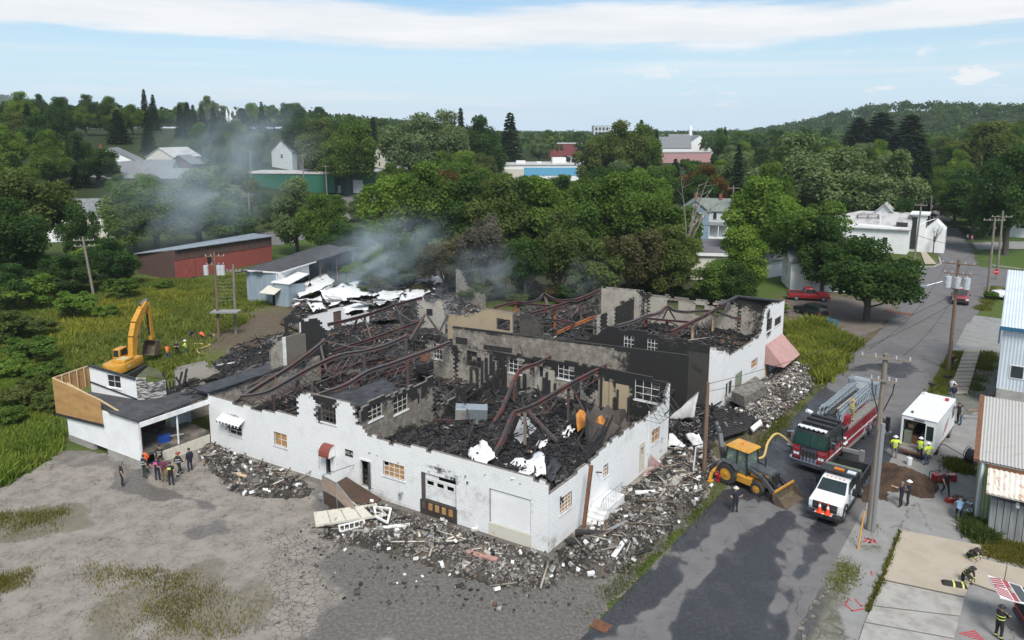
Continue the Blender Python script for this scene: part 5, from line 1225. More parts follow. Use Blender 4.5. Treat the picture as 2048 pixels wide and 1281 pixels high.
def sheet(name,label,pts,mat,amp=.25,nx=14,ny=8,thick=.03,cat='roof sheet',seed=1,holes=.0,parent=None):
 """crumpled sheet hung between four corners"""
 A,B,C_,D=[Vector(p)for p in pts]; V=[]; Fs=[]; rr=random.Random(seed)
 for j in range(ny+1):
  for i in range(nx+1):
   u,v=i/nx,j/ny; p=(A*(1-u)+B*u)*(1-v)+(D*(1-u)+C_*u)*v
   n1=float(fbm(u*3.1+seed*7,v*3.3,1,4,seed)); n2=float(fbm(u*9+seed,v*8,1,2,seed+5))
   e=(float(fbm(u*5,seed*3.1,1,3,seed+9))-.5)*.35
   V.append(p+Vector(((n2-.5)*.2,(n2-.5)*.25,(n1-.5)*2*amp))+(D-A)*e*(1 if j in(0,ny)else.2))
 for j in range(ny):
  for i in range(nx):
   if holes and float(fbm(i*.45+seed,j*.5,1,3,seed+2))>1-holes:continue
   a=j*(nx+1)+i; Fs.append((a,a+1,a+nx+2,a+nx+1))
 b=MB(); b.add(V,Fs); o=b.build(name,mat,parent,smooth=True)
 m_=o.modifiers.new('thickness','SOLIDIFY'); m_.thickness=thick
 if parent is None:tag(o,label,cat)
 return o
sheet('membrane_sheet','crumpled white membrane hanging under the bent red beam',[g(936,905,3.1),g(965,880,3.7),g(996,915,3.3),g(950,935,3.0)],M['membrane'],.3,seed=3,holes=.12)
sheet('membrane_sheet','large crumpled white membrane with a black hole at the front hall corner',[g(1008,922,3.9),g(1085,905,4.2),g(1094,945,4.1),g(1022,958,3.9)],M['membrane'],.4,18,12,seed=4,holes=.3)
sheet('membrane_sheet','small white scrap of membrane in mid ash of the front hall',[g(1072,888,2.9),g(1096,880,2.9),g(1092,893,2.9),g(1074,897,2.9)],M['membrane'],.3,8,6,seed=5)
sheet('membrane_sheet','torn white scrap near the orange sheet in the front hall',[g(1122,872,3.1),g(1142,851,3.2),g(1150,862,3.1),g(1128,878,3.0)],M['membrane'],.3,8,6,seed=6)
sheet('membrane_sheet','grey ash covered sheet in the middle of the front hall',[g(1015,865,2.6),g(1050,830,2.7),g(1075,860,2.7),g(1040,885,2.6)],M['white_roof'],.35,10,8,seed=7,holes=.3)
sheet('roof_sheet','dark curled roof sheet with a white edge near the corner',[g(1080,950,3.5),g(1100,918,3.9),g(1128,925,3.8),g(1105,962,3.6)],M['charsheet'],.4,8,6,seed=8)
sheet('roof_sheet','grey roof felt sagging over the upper window room',[g(640,796,4.95),g(760,760,4.7),g(818,776,5.0),g(735,808,4.8)],M['charsheet'],.5,18,10,seed=9,holes=.2)
for i in range(9):
 p=ptz(1150+i*7,925-i*4,3.2); b=MB(); b.bar(p+Vector((-.5,.2,-1.2)),p+Vector((RND.uniform(.6,1.6),RND.uniform(-.2,1.2),RND.uniform(1.0,2.2))),.14,.1); o=b.build('charred_timber',M['char']); tag(o,'charred timber in the black tangle leaning over the street wall','timber','charred timbers by the street wall')
for i in range(16):
 p=g(*((610,600),(640,606),(668,596),(700,598),(725,606),(750,580),(770,602),(690,575),(835,600),(880,582),(655,575),(790,575),(815,610),(720,570),(850,560),(630,618))[i],1.6); a=RND.uniform(0,6.3); L_,w_=RND.uniform(1.5,4.2),RND.uniform(.5,1.6); u,v=Vector((math.cos(a),math.sin(a),RND.uniform(-.45,.45)))*L_*.5,Vector((-math.sin(a),math.cos(a),RND.uniform(-.5,.6)))*w_*.5
 tag(sheet('roof_scrap','',[p-u-v,p+u-v,p+u+v,p-u+v],M[('membrane','charsheet','white_roof','char')[i%4]],.35,9,5,.04,seed=60+i,holes=.2),('torn white scrap of membrane in the rear heap','burnt black sheet of felt in the rear heap','grey torn roof scrap in the rear heap','charred board sheet in the rear heap')[i%4],'roof scrap','torn scraps of the rear heap')
sheet('roof_sheet','big pale grey roof slab slumped between the two buildings',[g(1338,835,1.0),g(1398,785,2.6),g(1388,835,1.4),g(1345,842,.6)],M['white_roof'],.12,8,6,.12,seed=10)
sheet('roof_sheet','white wall panel lying at the end of the street wall',[g(1336,868,1.2),g(1360,880,.8),g(1376,900,.2),g(1336,893,.4)],M['white_trim'],.1,6,5,.1,seed=11)
sheet('roof_sheet','white rounded panel leaning near the brown utility pole',[g(1370,868,1.3),g(1398,868,1.4),g(1412,900,.4),g(1392,903,.2)],M['white_trim'],.05,6,5,.1,seed=12)
r=thing('fallen_wall','black burnt stud wall lying flat in rows before the rear building','wall frame')
for i in range(13):
 t=i/12; b=MB(); b.bar(g(1425+60*(1-t)*.2,876-50*t,.75+.1*math.sin(i)),g(1495+20*t,860-32*t,.55),.12,.12); b.build('stud',M['char'],r)
b=MB(); b.plate([g(1500,858,.5),g(1520,842,.6),g(1524,850,.5),g(1506,866,.4)],.15); o=b.build('insulation_slab',M['white_trim']); tag(o,'white foam slab lying at the end of the burnt stud wall','slab')
r=thing('concrete_platform','low grey concrete platform beside the rear building','platform')
b=MB(); P4=[g(1462,803,.9),g(1510,772,.9),g(1533,790,.9),g(1488,816,.9)]; b.plate(P4,.95); b.build('platform_block',M['core'],r,bevel=.03)
# left annex with the porch
ANX=thing('entrance_annex','white clapboard annex with plywood screen and open porch','building')
aL,aC=g(140,882),g(287,938)
wa=Wall(aL,aC)
zr=wa.sz(278,846)[1]
def clap(w,name,parent,s0,s1,z0,z1,mat,backing=None,step=.2,openings=()):
 """lapped boards, each course one long board cut at the openings"""
 b=MB(); z=z0
 while z<z1-.01:
  za,zb=z,min(z+step,z1); cuts=sorted([(o[0],o[1])for o in openings if o[2]<zb-.02 and o[3]>za+.02]); q=s0
  for c in cuts+[(s1,s1)]:
   if c[0]-q>.02:
    P=[w.at(q,za,.035),w.at(c[0],za,.035),w.at(c[0],zb,.010),w.at(q,zb,.010),w.at(q,za,-.06),w.at(c[0],za,-.06),w.at(c[0],zb,-.06),w.at(q,zb,-.06)]
    b.add(P,[(0,1,2,3),(7,6,5,4),(0,4,5,1),(1,5,6,2),(2,6,7,3),(3,7,4,0)])
   q=c[1]
  z=zb
 return tag(b.build(name,mat,parent),kind='stuff')
clap(wa,'front_siding',ANX,0,wa.len,.55,zr,M['white_siding'])
b=MB(); wbox(b,wa,-.05,wa.len*.35,0,.5,-.3,.03); wbox(b,wa,wa.len*.55,wa.len+.02,-.0,.56,-.3,.05); b.build('foundation',M['concrete'],ANX)
b=MB(); wbox(b,wa,wa.len-.12,wa.len+.06,.5,zr,.036,.07); b.build('corner_board',M['white_trim'],ANX)
aF=PFl+VV*.15
wp=Wall(aC,aF)
b=MB(); RP=[g(196,786,zr),wa.at(.6,zr,-.08),wa.at(wa.len*.62,zr,-.02),wa.at(wa.len*.63,zr,.2),wa.at(wa.len+.15,zr,.2),g(417,797,zr+.0),g(402,782,zr),g(335,790,zr),g(290,804,zr)]
b.plate([p+Vector((0,0,.12))for p in RP[::-1]],.12); b.build('flat_roof',M['asphalt_roof'],ANX)
b=MB(); b.bar(wp.at(-.1,zr-.08,.25),wp.at(wp.len+.2,zr+.02,.25),.1,.36); b.build('fascia',M['white_trim'],ANX)
b=MB(); b.bar(wp.at(wp.len*.52,.9,.05),wp.at(wp.len*.52,zr-.1,.1),.10); b.build('porch_post',M['white_trim'],ANX)
b=MB(); b.plate([wp.at(.15,.85,0),wp.at(wp.len,.85,0),wp.at(wp.len,.85,-4.2),wp.at(.15,.85,-4.2)][::-1],.2); b.build('porch_floor',pm('dirty_porch',(.20,.17,.14),.9,c2=(.06,.055,.05),ns=.8),ANX)
b=MB()
for k_ in range(4):
 q=wp.len*.22
 while q<wp.len-.1:
  e=min(q+.42,wp.len); wbox(b,wp,q+.006,e-.006,k_*.2+.005,k_*.2+.195,-.1,.05+RND.uniform(0,.01)); q=e
b.build('porch_wall',M['white_block']if False else M['cream'],ANX)
b=MB(); b.plate([wp.at(0,.85,-4.0),wp.at(wp.len*.75,.85,-4.0),wp.at(wp.len*.75,zr,-4.0),wp.at(0,zr,-4.0)],.1); b.build('back_wall',pm('dark_red_boards',(.075,.02,.016),.8,c2=(.035,.016,.014)),ANX)
b=MB(); b.plate([wp.at(wp.len*.75,.85,-3.2),wp.at(wp.len+.4,.85,-3.2),wp.at(wp.len+.4,zr,-3.2),wp.at(wp.len*.75,zr,-3.2)],.1); b.bar(wp.at(wp.len*.78,.85,-3.1),wp.at(wp.len*.78,zr,-3.1),.3); b.build('inner_wall',M['pale_siding'],ANX)
b=MB(); b.plate([wp.at(.05,.85,-4.0),wp.at(.05,.85,-.1),wp.at(.05,zr,-.1),wp.at(.05,zr,-4.0)],.1); b.build('side_wall',M['barn_grey'],ANX)
r=thing('plastic_drum','blue plastic box standing on the annex porch floor','box',wp.at(wp.len*.42,.85,-1.0),.4)
b=MB(); b.bb(-.4,.4,-.3,.3,0,.6); b.build('bin_body',M['blue_drum'],r,bevel=.04); b=MB(); b.bb(-.43,.43,-.33,.33,.6,.68); b.build('lid',M['blue_drum'],r,bevel=.02)
o=MB().box((0,0,0),(2.2,.22,.06)).build('plank',M['white_trim']); o.location=wp.at(wp.len*.62,1.05,-1.4); o.rotation_euler=(0,.05,.5); tag(o,'pale board lying on the annex porch behind the blue box','plank')
z0p,z1p=wa.sz(118,826)[1],wa.sz(110,757)[1]; sA_=wa.sz(112,800)[0]; sB_=wa.sz(207,835)[0]
zb2,zt2=wa.sz(210,848)[1],wa.sz(200,800)[1]
n=3
for i in range(n):
 t0,t1=i/n,(i+1)/n; L_=lambda a,c,t:a+(c-a)*t
 b=MB(); b.plate([wa.at(L_(sA_,sB_,t0+.003),L_(z0p,zb2,t0),.12),wa.at(L_(sA_,sB_,t1-.003),L_(z0p,zb2,t1),.12),wa.at(L_(sA_,sB_,t1-.003),L_(z1p,zt2,t1),.12),wa.at(L_(sA_,sB_,t0+.003),L_(z1p,zt2,t0),.12)],.04)
 b.build('plywood_sheet',M['plywood'],ANX)
b=MB(); b.bar(wa.at(sA_,z1p,.06),wa.at(sB_,zt2,.06),.1,.1); b.bar(wa.at(sB_,zt2,.06),wa.at(sB_+2.3,zt2-.9,-.4),.09,.09); b.build('top_rail',M['lumber'],ANX)
b=MB(); b.bar(wa.at(sA_,z0p-.1,.14),wa.at(sB_+.1,zb2-.1,.14),.06,.2); b.build('dark_sill',M['char'],ANX)
pc=wa.at(sA_,z1p,.0); pe=g(181,731,z1p)
for i in range(3):
 t0,t1=i/3+.003,(i+1)/3-.003
 A,B=pc.lerp(pe,t0),pc.lerp(pe,t1); b=MB(); b.plate([Vector((A.x,A.y,zr-.3)),Vector((B.x,B.y,zr-.3)),Vector((B.x,B.y,B.z)),Vector((A.x,A.y,A.z))],.04); b.build('plywood_sheet',M['plywood'],ANX)
b=MB(); b.bar(pc,pe,.09,.1)
for i in range(6):
 p=pc.lerp(pe,i/5); b.bar(Vector((p.x+.07,p.y-.05,zr-.2)),Vector((p.x+.07,p.y-.05,p.z)),.08)
b.bar(wa.at(sA_+1.5,z1p-.2,-.2),g(186,795,zr+.1),.08); b.build('stud_frame',M['lumber'],ANX)
w0,w1=g(184,790,zr),g(276,806,zr); wu=Wall(w0,w1)
zu0=wu.sz(183,733)[1]; zu1=wu.sz(272,760)[1]; oU=wu.rect([(213,748),(240,754),(242,779),(216,772)])
b=MB(); s0,s1,za,zb=oU; zt=lambda q:zu0+(zu1-zu0)*q/wu.len
for(a,c,e,f_)in((0,s0,zr,None),(s1,wu.len,zr,None),(s0,s1,zr,za),(s0,s1,zb,None)):
 b.plate([wu.at(a,e),wu.at(c,e),wu.at(c,f_ if f_ else zt(c)),wu.at(a,f_ if f_ else zt(a))],.15)
b.build('upper_wall',M['white_siding'],ANX); grid_window(wu,oU,ANX,2,2,M['white_trim'],M['dark'])
b=MB(); b.path([wu.at(0,zt(0)+.05),wu.at(wu.len,zt(wu.len)+.05)],.25,.1); b.bar(wu.at(0,zr+1.1,.05),wu.at(wu.len,zr+.3,.05),.08); b.build('charred_plate',M['char'],ANX)
w2=Wall(w1,g(296,806,zr)); w3=Wall(g(296,806,zr),g(334,798,zr))
burnt_clap=pm('burnt_clapboard',(.42,.40,.38),.85,c2=(.04,.038,.036),ns=2.2,lo=.42,hi=.6,stretch=(1,1,4),bump=.3)
clap(w2,'burnt_siding',ANX,0,w2.len,zr,zr+2.0,burnt_clap); clap(w3,'burnt_siding',ANX,0,w3.len,zr,zr+1.55,burnt_clap)
b=MB(); b.plate([w2.at(0,zr+2.0,-.1),w2.at(w2.len,zr+2.05,-.1),w3.at(w3.len,zr+1.6,-.1),w3.at(w3.len,zr+1.6,-2.6),w2.at(-.3,zr+2.0,-2.4)][::-1],.1); b.build('mossy_roof',pm('mossy_felt',(.07,.07,.045),.9,c2=(.10,.12,.04),ns=1.2,bump=.4),ANX)
for i in range(8):
 p=g(338+i*5,788-i*2.5,zr+.3); b=MB(); b.bar(p+Vector((0,0,-.4)),p+Vector((RND.uniform(-.9,.9),RND.uniform(-.6,.6),RND.uniform(.6,1.9))),.1,.14); b.build('charred_stud',M['char'],ANX)
wbk=Wall(g(349,737,zr+1.3),g(470,708,zr+1.3))
masonry(wbk,'block_wall',ANX,P_(wbk,[(349,738),(410,722),(414,736),(432,742),(450,752)]),[M['grey_block'],M['bare_block'],M['core']],soot=spots([(wbk.sz(385,765)[0],wbk.sz(385,765)[1],1.2,.5,.7,.6)]),seed=31,jag=.2)
heap=pxpoly([(330,805),(345,775),(400,775),(412,795),(380,806)],zr)
ash_field('wreckage','burnt scraps piled on the porch roof against the wall',heap,lambda x,y:zr+.1+0*x,131,140,350,w=(5,4,3,1.5,1,.6,.3),amp=.25)
# other buildings
def house(name,label,cat,loc,rz,w,d,h,rh,wall,roof,gable_front=True,wins=(),chim=(),over=.35,trim=None,found=.3,ledge=None,lap=0.0):
 """gabled house: front along local x, facing -y; wins = (face, u, z, width, height)"""
 r=thing(name,label,cat,loc,rz)
 b=MB(); x,y=w/2,d
 b.bb(-x,x,0,y,-.6,h)
 if gable_front:b.add([(-x,0,h),(x,0,h),(0,0,h+rh),(-x,y,h),(x,y,h),(0,y,h+rh)],[(0,1,2),(5,4,3),(0,3,4,1),(1,4,5,2),(2,5,3,0)])
 else:b.add([(-x,0,h),(-x,y,h),(-x,y/2,h+rh),(x,0,h),(x,y,h),(x,y/2,h+rh)],[(0,1,2),(5,4,3),(0,3,4,1),(1,4,5,2),(2,5,3,0)])
 b.build('wall',wall,r)
 if lap:
  z=0; k=0
  b=MB()
  while z<h-.05:
   b.bb(-x-.02,x+.02,-.02,.0,z,z+lap*.82); b.bb(x,x+.02,0,y,z,z+lap*.82); b.bb(-x-.02,-x,0,y,z,z+lap*.82); z+=lap
  tag(b.build('clapboards',wall,r),kind='stuff')
 b=MB(); o=over
 if gable_front:
  for sg in(-1,1):
   b.plate([(0,-o,h+rh+.16),(sg*(x+o),-o,h-o*rh/x+.16),(sg*(x+o),y+o,h-o*rh/x+.16),(0,y+o,h+rh+.16)][::sg],.14)
 else:
  for sg,yy in((-1,-o),(1,y+o)):
   b.plate([(-x-o,y/2,h+rh+.16),(-x-o,yy,h-o*rh/(y/2)+.16),(x+o,yy,h-o*rh/(y/2)+.16),(x+o,y/2,h+rh+.16)][::-sg],.14)
 rf=b.build('roof',roof,r)
 for cx_,cy_,ch in chim:
  b=MB(); b.bb(cx_-.35,cx_+.35,cy_-.35,cy_+.35,h,h+rh+ch); b.bb(cx_-.42,cx_+.42,cy_-.42,cy_+.42,h+rh+ch-.25,h+rh+ch-.08); b.build('chimney',M['brick_red'],rf)
 tm=trim or M['white_trim']
 for face,u,z,ww,wh in wins:
  def pos(a,z_,off):
   return{'f':(a,-off,z_),'r':(x+off,a,z_),'l':(-x-off,a,z_),'b':(a,y+off,z_)}[face]
  b=MB()
  for a0,a1,z0,z1 in((u-ww/2-.12,u-ww/2,z-wh/2-.12,z+wh/2+.12),(u+ww/2,u+ww/2+.12,z-wh/2-.12,z+wh/2+.12),(u-ww/2,u+ww/2,z+wh/2,z+wh/2+.12),(u-ww/2,u+ww/2,z-wh/2-.12,z-wh/2),(u-ww/2,u+ww/2,z-.03,z+.03)):
   p,q=Vector(pos(a0,z0,.02)),Vector(pos(a1,z1,.08)); b.bb(p.x,q.x,p.y,q.y,p.z,q.z)
  fr=b.build('window',tm,r); b=MB(); p,q=Vector(pos(u-ww/2,z-wh/2,.022)),Vector(pos(u+ww/2,z+wh/2,.05)); b.bb(p.x,q.x,p.y,q.y,p.z,q.z); b.build('pane',M['glass'],fr)
 return r
p=gt(1388,478)
r=house('blue_house','blue clapboard house with steep gable and brick chimney among trees','house',p,rad(-14),6.0,9,6.2,2.4,M['blue_siding'],M['green_slate'],True,[('f',-1.3,5.0,.8,1.5),('f',1.3,5.0,.8,1.5),('f',-1.3,2.0,.8,1.5),('f',1.3,2.0,.8,1.5),('f',0,7.3,.6,.6),('r',1.2,5.0,.8,1.5)],[(0,5.5,1.2)],lap=.3)
b=MB(); b.bb(3.0,7.6,2.6,8.5,-.5,6.2); b.add([(7.6,2.6,6.2),(7.6,8.5,6.2),(7.6,5.5,8.6),(3,2.6,6.2),(3,8.5,6.2),(0,5.5,8.6)],[(0,1,2),(0,2,5,3),(1,4,5,2),(3,5,4)]); b.build('wing',M['pale_siding'],r)
b=MB(); b.plate([(7.9,2.2,6.05),(7.9,5.5,8.78),(0,5.5,8.78),(2.6,2.2,6.05)],.14); b.plate([(7.9,8.9,6.05),(2.6,8.9,6.05),(0,5.5,8.78),(7.9,5.5,8.78)],.14); rf=b.build('wing_roof',M['green_slate'],r)
XB(rf,'chimney','brick_red',5.2,5.9,5.0,5.7,7.8,9.8)
for u in(4.4,6.4):
 b=MB(); b.bb(u-.5,u+.5,2.5,2.58,4.2,5.9); fr=b.build('window',M['white_trim'],r); XB(fr,'pane','glass',u-.38,u+.38,2.44,2.5,4.32,5.78)
b=MB(); b.plate([(3.1,.6,3.0),(7.4,.6,3.0),(7.4,2.6,3.6),(3.1,2.6,3.6)],.12); b.build('porch_roof',M['slate'],r)
b=MB()
for u in(3.2,5.2,7.2):b.bb(u-.08,u+.08,.65,.8,0,3.0)
b.bb(3.1,7.4,.6,2.6,0,.3); b.build('porch_post',M['white_trim'],r)
r=thing('garden_canopy','small white canopy standing beside the blue house porch','canopy',gt(1440,474),.1)
b=MB(); b.add([(-1.4,-1.4,2.2),(1.4,-1.4,2.2),(1.4,1.4,2.2),(-1.4,1.4,2.2),(0,0,3.1)],[(0,1,4),(1,2,4),(2,3,4),(3,0,4),(3,2,1,0)]); b.build('canopy_top',M['white_trim'],r)
b=MB(); [b.bb(a-.04,a+.04,c-.04,c+.04,0,2.2)for a in(-1.3,1.3)for c in(-1.3,1.3)]; b.build('canopy_leg',M['alu'],r)
p=g(1412,560); r=thing('flat_roofed_shed','pale walled shed with dark flat roof and brick chimney stack','building',p,rad(-8))
XB(r,'wall','cream',-2.5,5.5,0,16,-.2,4.2); b=MB(); b.bb(-2.8,5.8,-.3,16.3,4.2,4.45); rf=b.build('roof',pm('grey_felt',(.115,.11,.125),.8,c2=(.17,.165,.18),ns=.5,stretch=(1,3,1)),r)
XB(r,'eave','white_trim',-2.7,5.7,-.4,-.3,4.0,4.5)
XB(rf,'chimney','brick_red',-2.2,-1.4,8,8.8,4.45,8.6)
XB(r,'lean_to','white_siding',-10,-2.5,6,14,-.2,2.8)
b=MB(); b.plate([g(1500,545,2.2),g(1572,520,2.2),g(1580,524,2.2),g(1512,556,2.2)],.12);
r=thing('low_white_building','long low white building with grey roof under the dark trees','building',g(1500,562),rad(33))
XB(r,'wall','white_siding',0,12,0,6,-.1,2.6); XB(r,'roof','slate',-.3,12.3,-.3,6.3,2.6,2.8)
house('white_house','small white sided house half hidden behind the big tree','house',g(1642,583),rad(-10),9.0,7,4.4,2.0,M['white_siding'],M['slate'],False,[('f',-.6,2.6,.7,1.3),('f',2.6,2.6,.7,1.3),('l',3,2.6,.7,1.3)],lap=.25)
p=g(1735,503); r=thing('burnt_white_house','white gabled house with sagging burnt pale roof by the street','house',p,rad(-33))
XB(r,'wall','white_siding',-9,7,0,10,-.2,5.2)
b=MB(); b.plate([(-9.4,-.5,4.6),(7.4,-.5,4.9),(7.2,4,5.6),(6.8,9,7.4),(-3,9.5,7.2),(-9.4,6,5.6)],.2); rf=b.build('roof',M['white_roof'],r)
b=MB(); b.add([(-2,8.8,5.2),(5,8.8,5.2),(1.5,8.8,8.9),(-2,13,5.2),(5,13,5.2),(1.5,13,8.9)],[(0,1,2),(5,4,3),(0,3,4,1),(1,4,5,2),(2,5,3,0)]); b.build('gable',M['pale_siding'],r)
b=MB(); b.plate([(-2.5,8.4,5.0),(1.5,8.4,9.1),(1.5,13.3,9.1),(-2.5,13.3,5.0)],.15); b.plate([(5.5,8.4,5.0),(5.5,13.3,5.0),(1.5,13.3,9.1),(1.5,8.4,9.1)],.15); b.build('gable_roof',M['white_roof'],r)
b=MB(); b.bb(7,9.5,5,9.5,-.2,7.4); b.bb(6.6,10,4.6,10,7.4,7.7); b.build('tower',M['white_siding'],r); b=MB(); b.bb(7.0,8.0,4.8,5,.5,7.0); b.bb(9.5,9.6,6,7.2,1.5,6.5); b.build('dark_trim',M['black_paint'],r)
b=MB(); b.bb(9.5,13,5.5,11,-.2,4.6); b.add([(9.5,5.5,4.6),(13,5.5,4.6),(11.2,5.5,6.4),(9.5,11,4.6),(13,11,4.6),(11.2,11,6.4)],[(0,1,2),(5,4,3),(0,3,4,1),(1,4,5,2),(2,5,3,0)]); b.build('side_wing',M['white_siding'],r)
b=MB(); b.path([(-3,5.2,6.1),(1,5.2,6.3),(.6,7,6.9),(-3.2,7,6.7),(-3,5.2,6.1)],.12); b.bar((-1,5.2,6.3),(-1.2,7,6.9),.1); b.bb(4.6,6.6,1.0,1.6,5.0,6.1); b.build('charred_hole',M['char'],r)
b=MB(); b.cyl((1.5,3,5.2),(1.5,3,7.6),.14,8); b.build('vent_pipe',M['white_trim'],r)
for u in(-6,-2.5,3):b=MB(); b.bb(u-.5,u+.5,-.06,0,1.4,3.2); fr=b.build('window',M['white_trim'],r); XB(fr,'pane','glass',u-.4,u+.4,-.1,-.06,1.5,3.1)
p=g(1950,1045);
wS1=Wall(g(1950,1045),g(2130,1090)); r=thing('green_shed','faded green metal shed with rusting roof and rusty awning','shed')
dS=Vector((wS1.n.x,wS1.n.y,0))*-1; hS=wS1.sz(1962,920)[1]
def ribbed(b,A,B,C_,D,n,dep=.05,m=0):
 """corrugated sheet between four corners, ribs from AB to DC"""
 A,B,C_,D=map(Vector,(A,B,C_,D)); nn=(B-A).cross(D-A).normalized(); V=[]
 for i in range(n*2+1):
  t=i/(n*2); o=nn*(dep if i%2 else 0); V+=[A.lerp(B,t)+o,D.lerp(C_,t)+o]
 b.add(V,[(2*i,2*i+2,2*i+3,2*i+1)for i in range(n*2)],m); return b
b=MB(); ribbed(b,wS1.at(0,0),wS1.at(wS1.len,0),wS1.at(wS1.len,hS),wS1.at(0,hS),22); b.plate([wS1.at(0,0,-.06),wS1.at(wS1.len,0,-.06),wS1.at(wS1.len,hS,-.06),wS1.at(0,hS,-.06)],.08)
b.plate([wS1.at(0,0,0),wS1.at(0,0,-8),wS1.at(0,hS+1.3,-8),wS1.at(0,hS,0)],.1); b.build('wall',M['shed_green'],r)
ro=(g(1975,845,hS+1.6)-wS1.at(0,hS));
b=MB(); ribbed(b,wS1.at(-.25,hS+.02,.25),wS1.at(wS1.len,hS+.02,.25),wS1.at(wS1.len,hS+1.7,-7.5),wS1.at(-.25,hS+1.7,-7.5),26,.07); b.plate([wS1.at(-.2,hS-.05,.2),wS1.at(wS1.len,hS-.05,.2),wS1.at(wS1.len,hS+1.6,-7.5),wS1.at(-.2,hS+1.6,-7.5)],.04); b.build('roof',M['shed_roof'],r)
b=MB(); b.bar(wS1.at(-.3,hS,.25),wS1.at(-.3,hS+1.7,-7.5),.3,.2); b.build('rusty_flashing',M['rust'],r)
b=MB(); b.bar(wS1.at(.02,0,.06),wS1.at(.02,hS,.06),.16); b.build('corner_trim',M['pale_siding'],r)
sW0=wS1.sz(1972,1070)[0]; b=MB(); hb_=2.3
for i in range(16):
 q=sW0+i*.34; wbox(b,wS1,q+.01,q+.32,0,hb_,.06,1.15+.02*(i%3))
b.build('board_annex',M['grey_boards'],r); tag(r.children[-1],kind='stuff')
b=MB(); ribbed(b,wS1.at(sW0-.3,hb_+.55,1.75),wS1.at(sW0+5.5,hb_+.55,1.75),wS1.at(sW0+5.5,hb_+1.5,.1),wS1.at(sW0-.3,hb_+1.5,.1),22,.05); b.plate([wS1.at(sW0-.3,hb_+.5,1.75),wS1.at(sW0+5.5,hb_+.5,1.75),wS1.at(sW0+5.5,hb_+1.45,.1),wS1.at(sW0-.3,hb_+1.45,.1)],.05); b.build('awning',M['rust_awning'],r)
b=MB(); b.bar(wS1.at(sW0-.3,hb_+1.52,.1),wS1.at(sW0+5.5,hb_+1.52,.1),.12,.4); b.build('rust_strip',M['rust'],r)
for q in(sW0+1.3,sW0+1.9):b=MB(); b.cyl(wS1.at(q,hb_+.1,1.2),wS1.at(q,hb_-.08,1.45),.1,8); b.build('flood_lamp',M['lamp'],r)
b=MB(); wbox(b,wS1,sW0+2.0,sW0+2.25,1.2,1.5,1.2,1.28); b.build('meter_box',M['alu'],r)
wMt=Wall(g(1990,818),g(2210,858)); r=thing('metal_building','pale blue metal sided building on a grey block base','building')
zf=wMt.sz(1992,776)[1]; zt_=wMt.sz(2004,655)[1]
b=MB(); ribbed(b,wMt.at(0,zf),wMt.at(wMt.len,zf),wMt.at(wMt.len,zt_),wMt.at(0,zt_),30,.04); b.plate([wMt.at(0,zf,-.05),wMt.at(wMt.len,zf,-.05),wMt.at(wMt.len,zt_,-.05),wMt.at(0,zt_,-.05)],.1)
b.plate([wMt.at(0,zf,0),wMt.at(0,zf,-14),wMt.at(0,zt_+1.5,-14),wMt.at(0,zt_,0)],.1); b.build('wall',M['metal_wall'],r)
b=MB(); wbox(b,wMt,-.06,wMt.len,0,zf,-.3,.08); wbox(b,wMt,-.08,.25,0,zf,-14,-.3); b.build('base',M['concrete'],r,bevel=.02)
b=MB(); ribbed(b,wMt.at(-.3,zt_+.12,.3),wMt.at(wMt.len,zt_+.12,.3),wMt.at(wMt.len,zt_+2.8,-14),wMt.at(-.3,zt_+2.8,-14),34,.06); b.plate([wMt.at(-.3,zt_+.05,.3),wMt.at(wMt.len,zt_+.05,.3),wMt.at(wMt.len,zt_+2.7,-14),wMt.at(-.3,zt_+2.7,-14)],.05); b.build('roof',M['metal_wall'],r)
b=MB(); b.bar(wMt.at(-.35,zt_,.35),wMt.at(wMt.len,zt_,.35),.14,.3); b.bar(wMt.at(-.3,zt_-.1,.3),wMt.at(-.3,zt_-1.4,.1),.12,.16); b.build('gutter',M['blue_trim'],r)
oX=wMt.rect([(2021,731),(2046,734),(2046,758),(2021,756)]); oX=(oX[0],oX[0]+2.0,oX[2],oX[3])
b=MB(); wbox(b,wMt,oX[0],oX[1],oX[2],oX[3],.045,.08); fr=b.build('window',M['white_trim'],r)
for k_ in(0,1):
 b=MB(); wm=(oX[1]-oX[0])/2; wbox(b,wMt,oX[0]+k_*wm+.07,oX[0]+(k_+1)*wm-.05,oX[2]+.08,oX[3]-.08,.08,.09); b.build('pane',M['glass'],fr)
r=thing('pipe_barrier','brown pipe rail on a short post closing the metal building yard','barrier')
b=MB(); b.tube([g(1934,821,.95),g(1985,824,.95),g(2060,829,.95),g(2150,835,.95)],.09,8); b.build('rail',pm('brown_pipe',(.24,.15,.09),.7,c2=(.17,.10,.06)),r)
b=MB(); b.cyl(g(1994,847,0),g(1994,847,1.0),.13,8); b.build('post',M['rust'],r)
q0,q1,q2=g(352,563),g(545,522),g(276,546)
wb1,wb2=Wall(q0,q1),Wall(q2,q0); hL,hR=wb1.sz(352,500)[1],wb1.sz(545,473)[1]
r=thing('red_barn','long faded red barn with weathered upper boards and tin roof','barn')
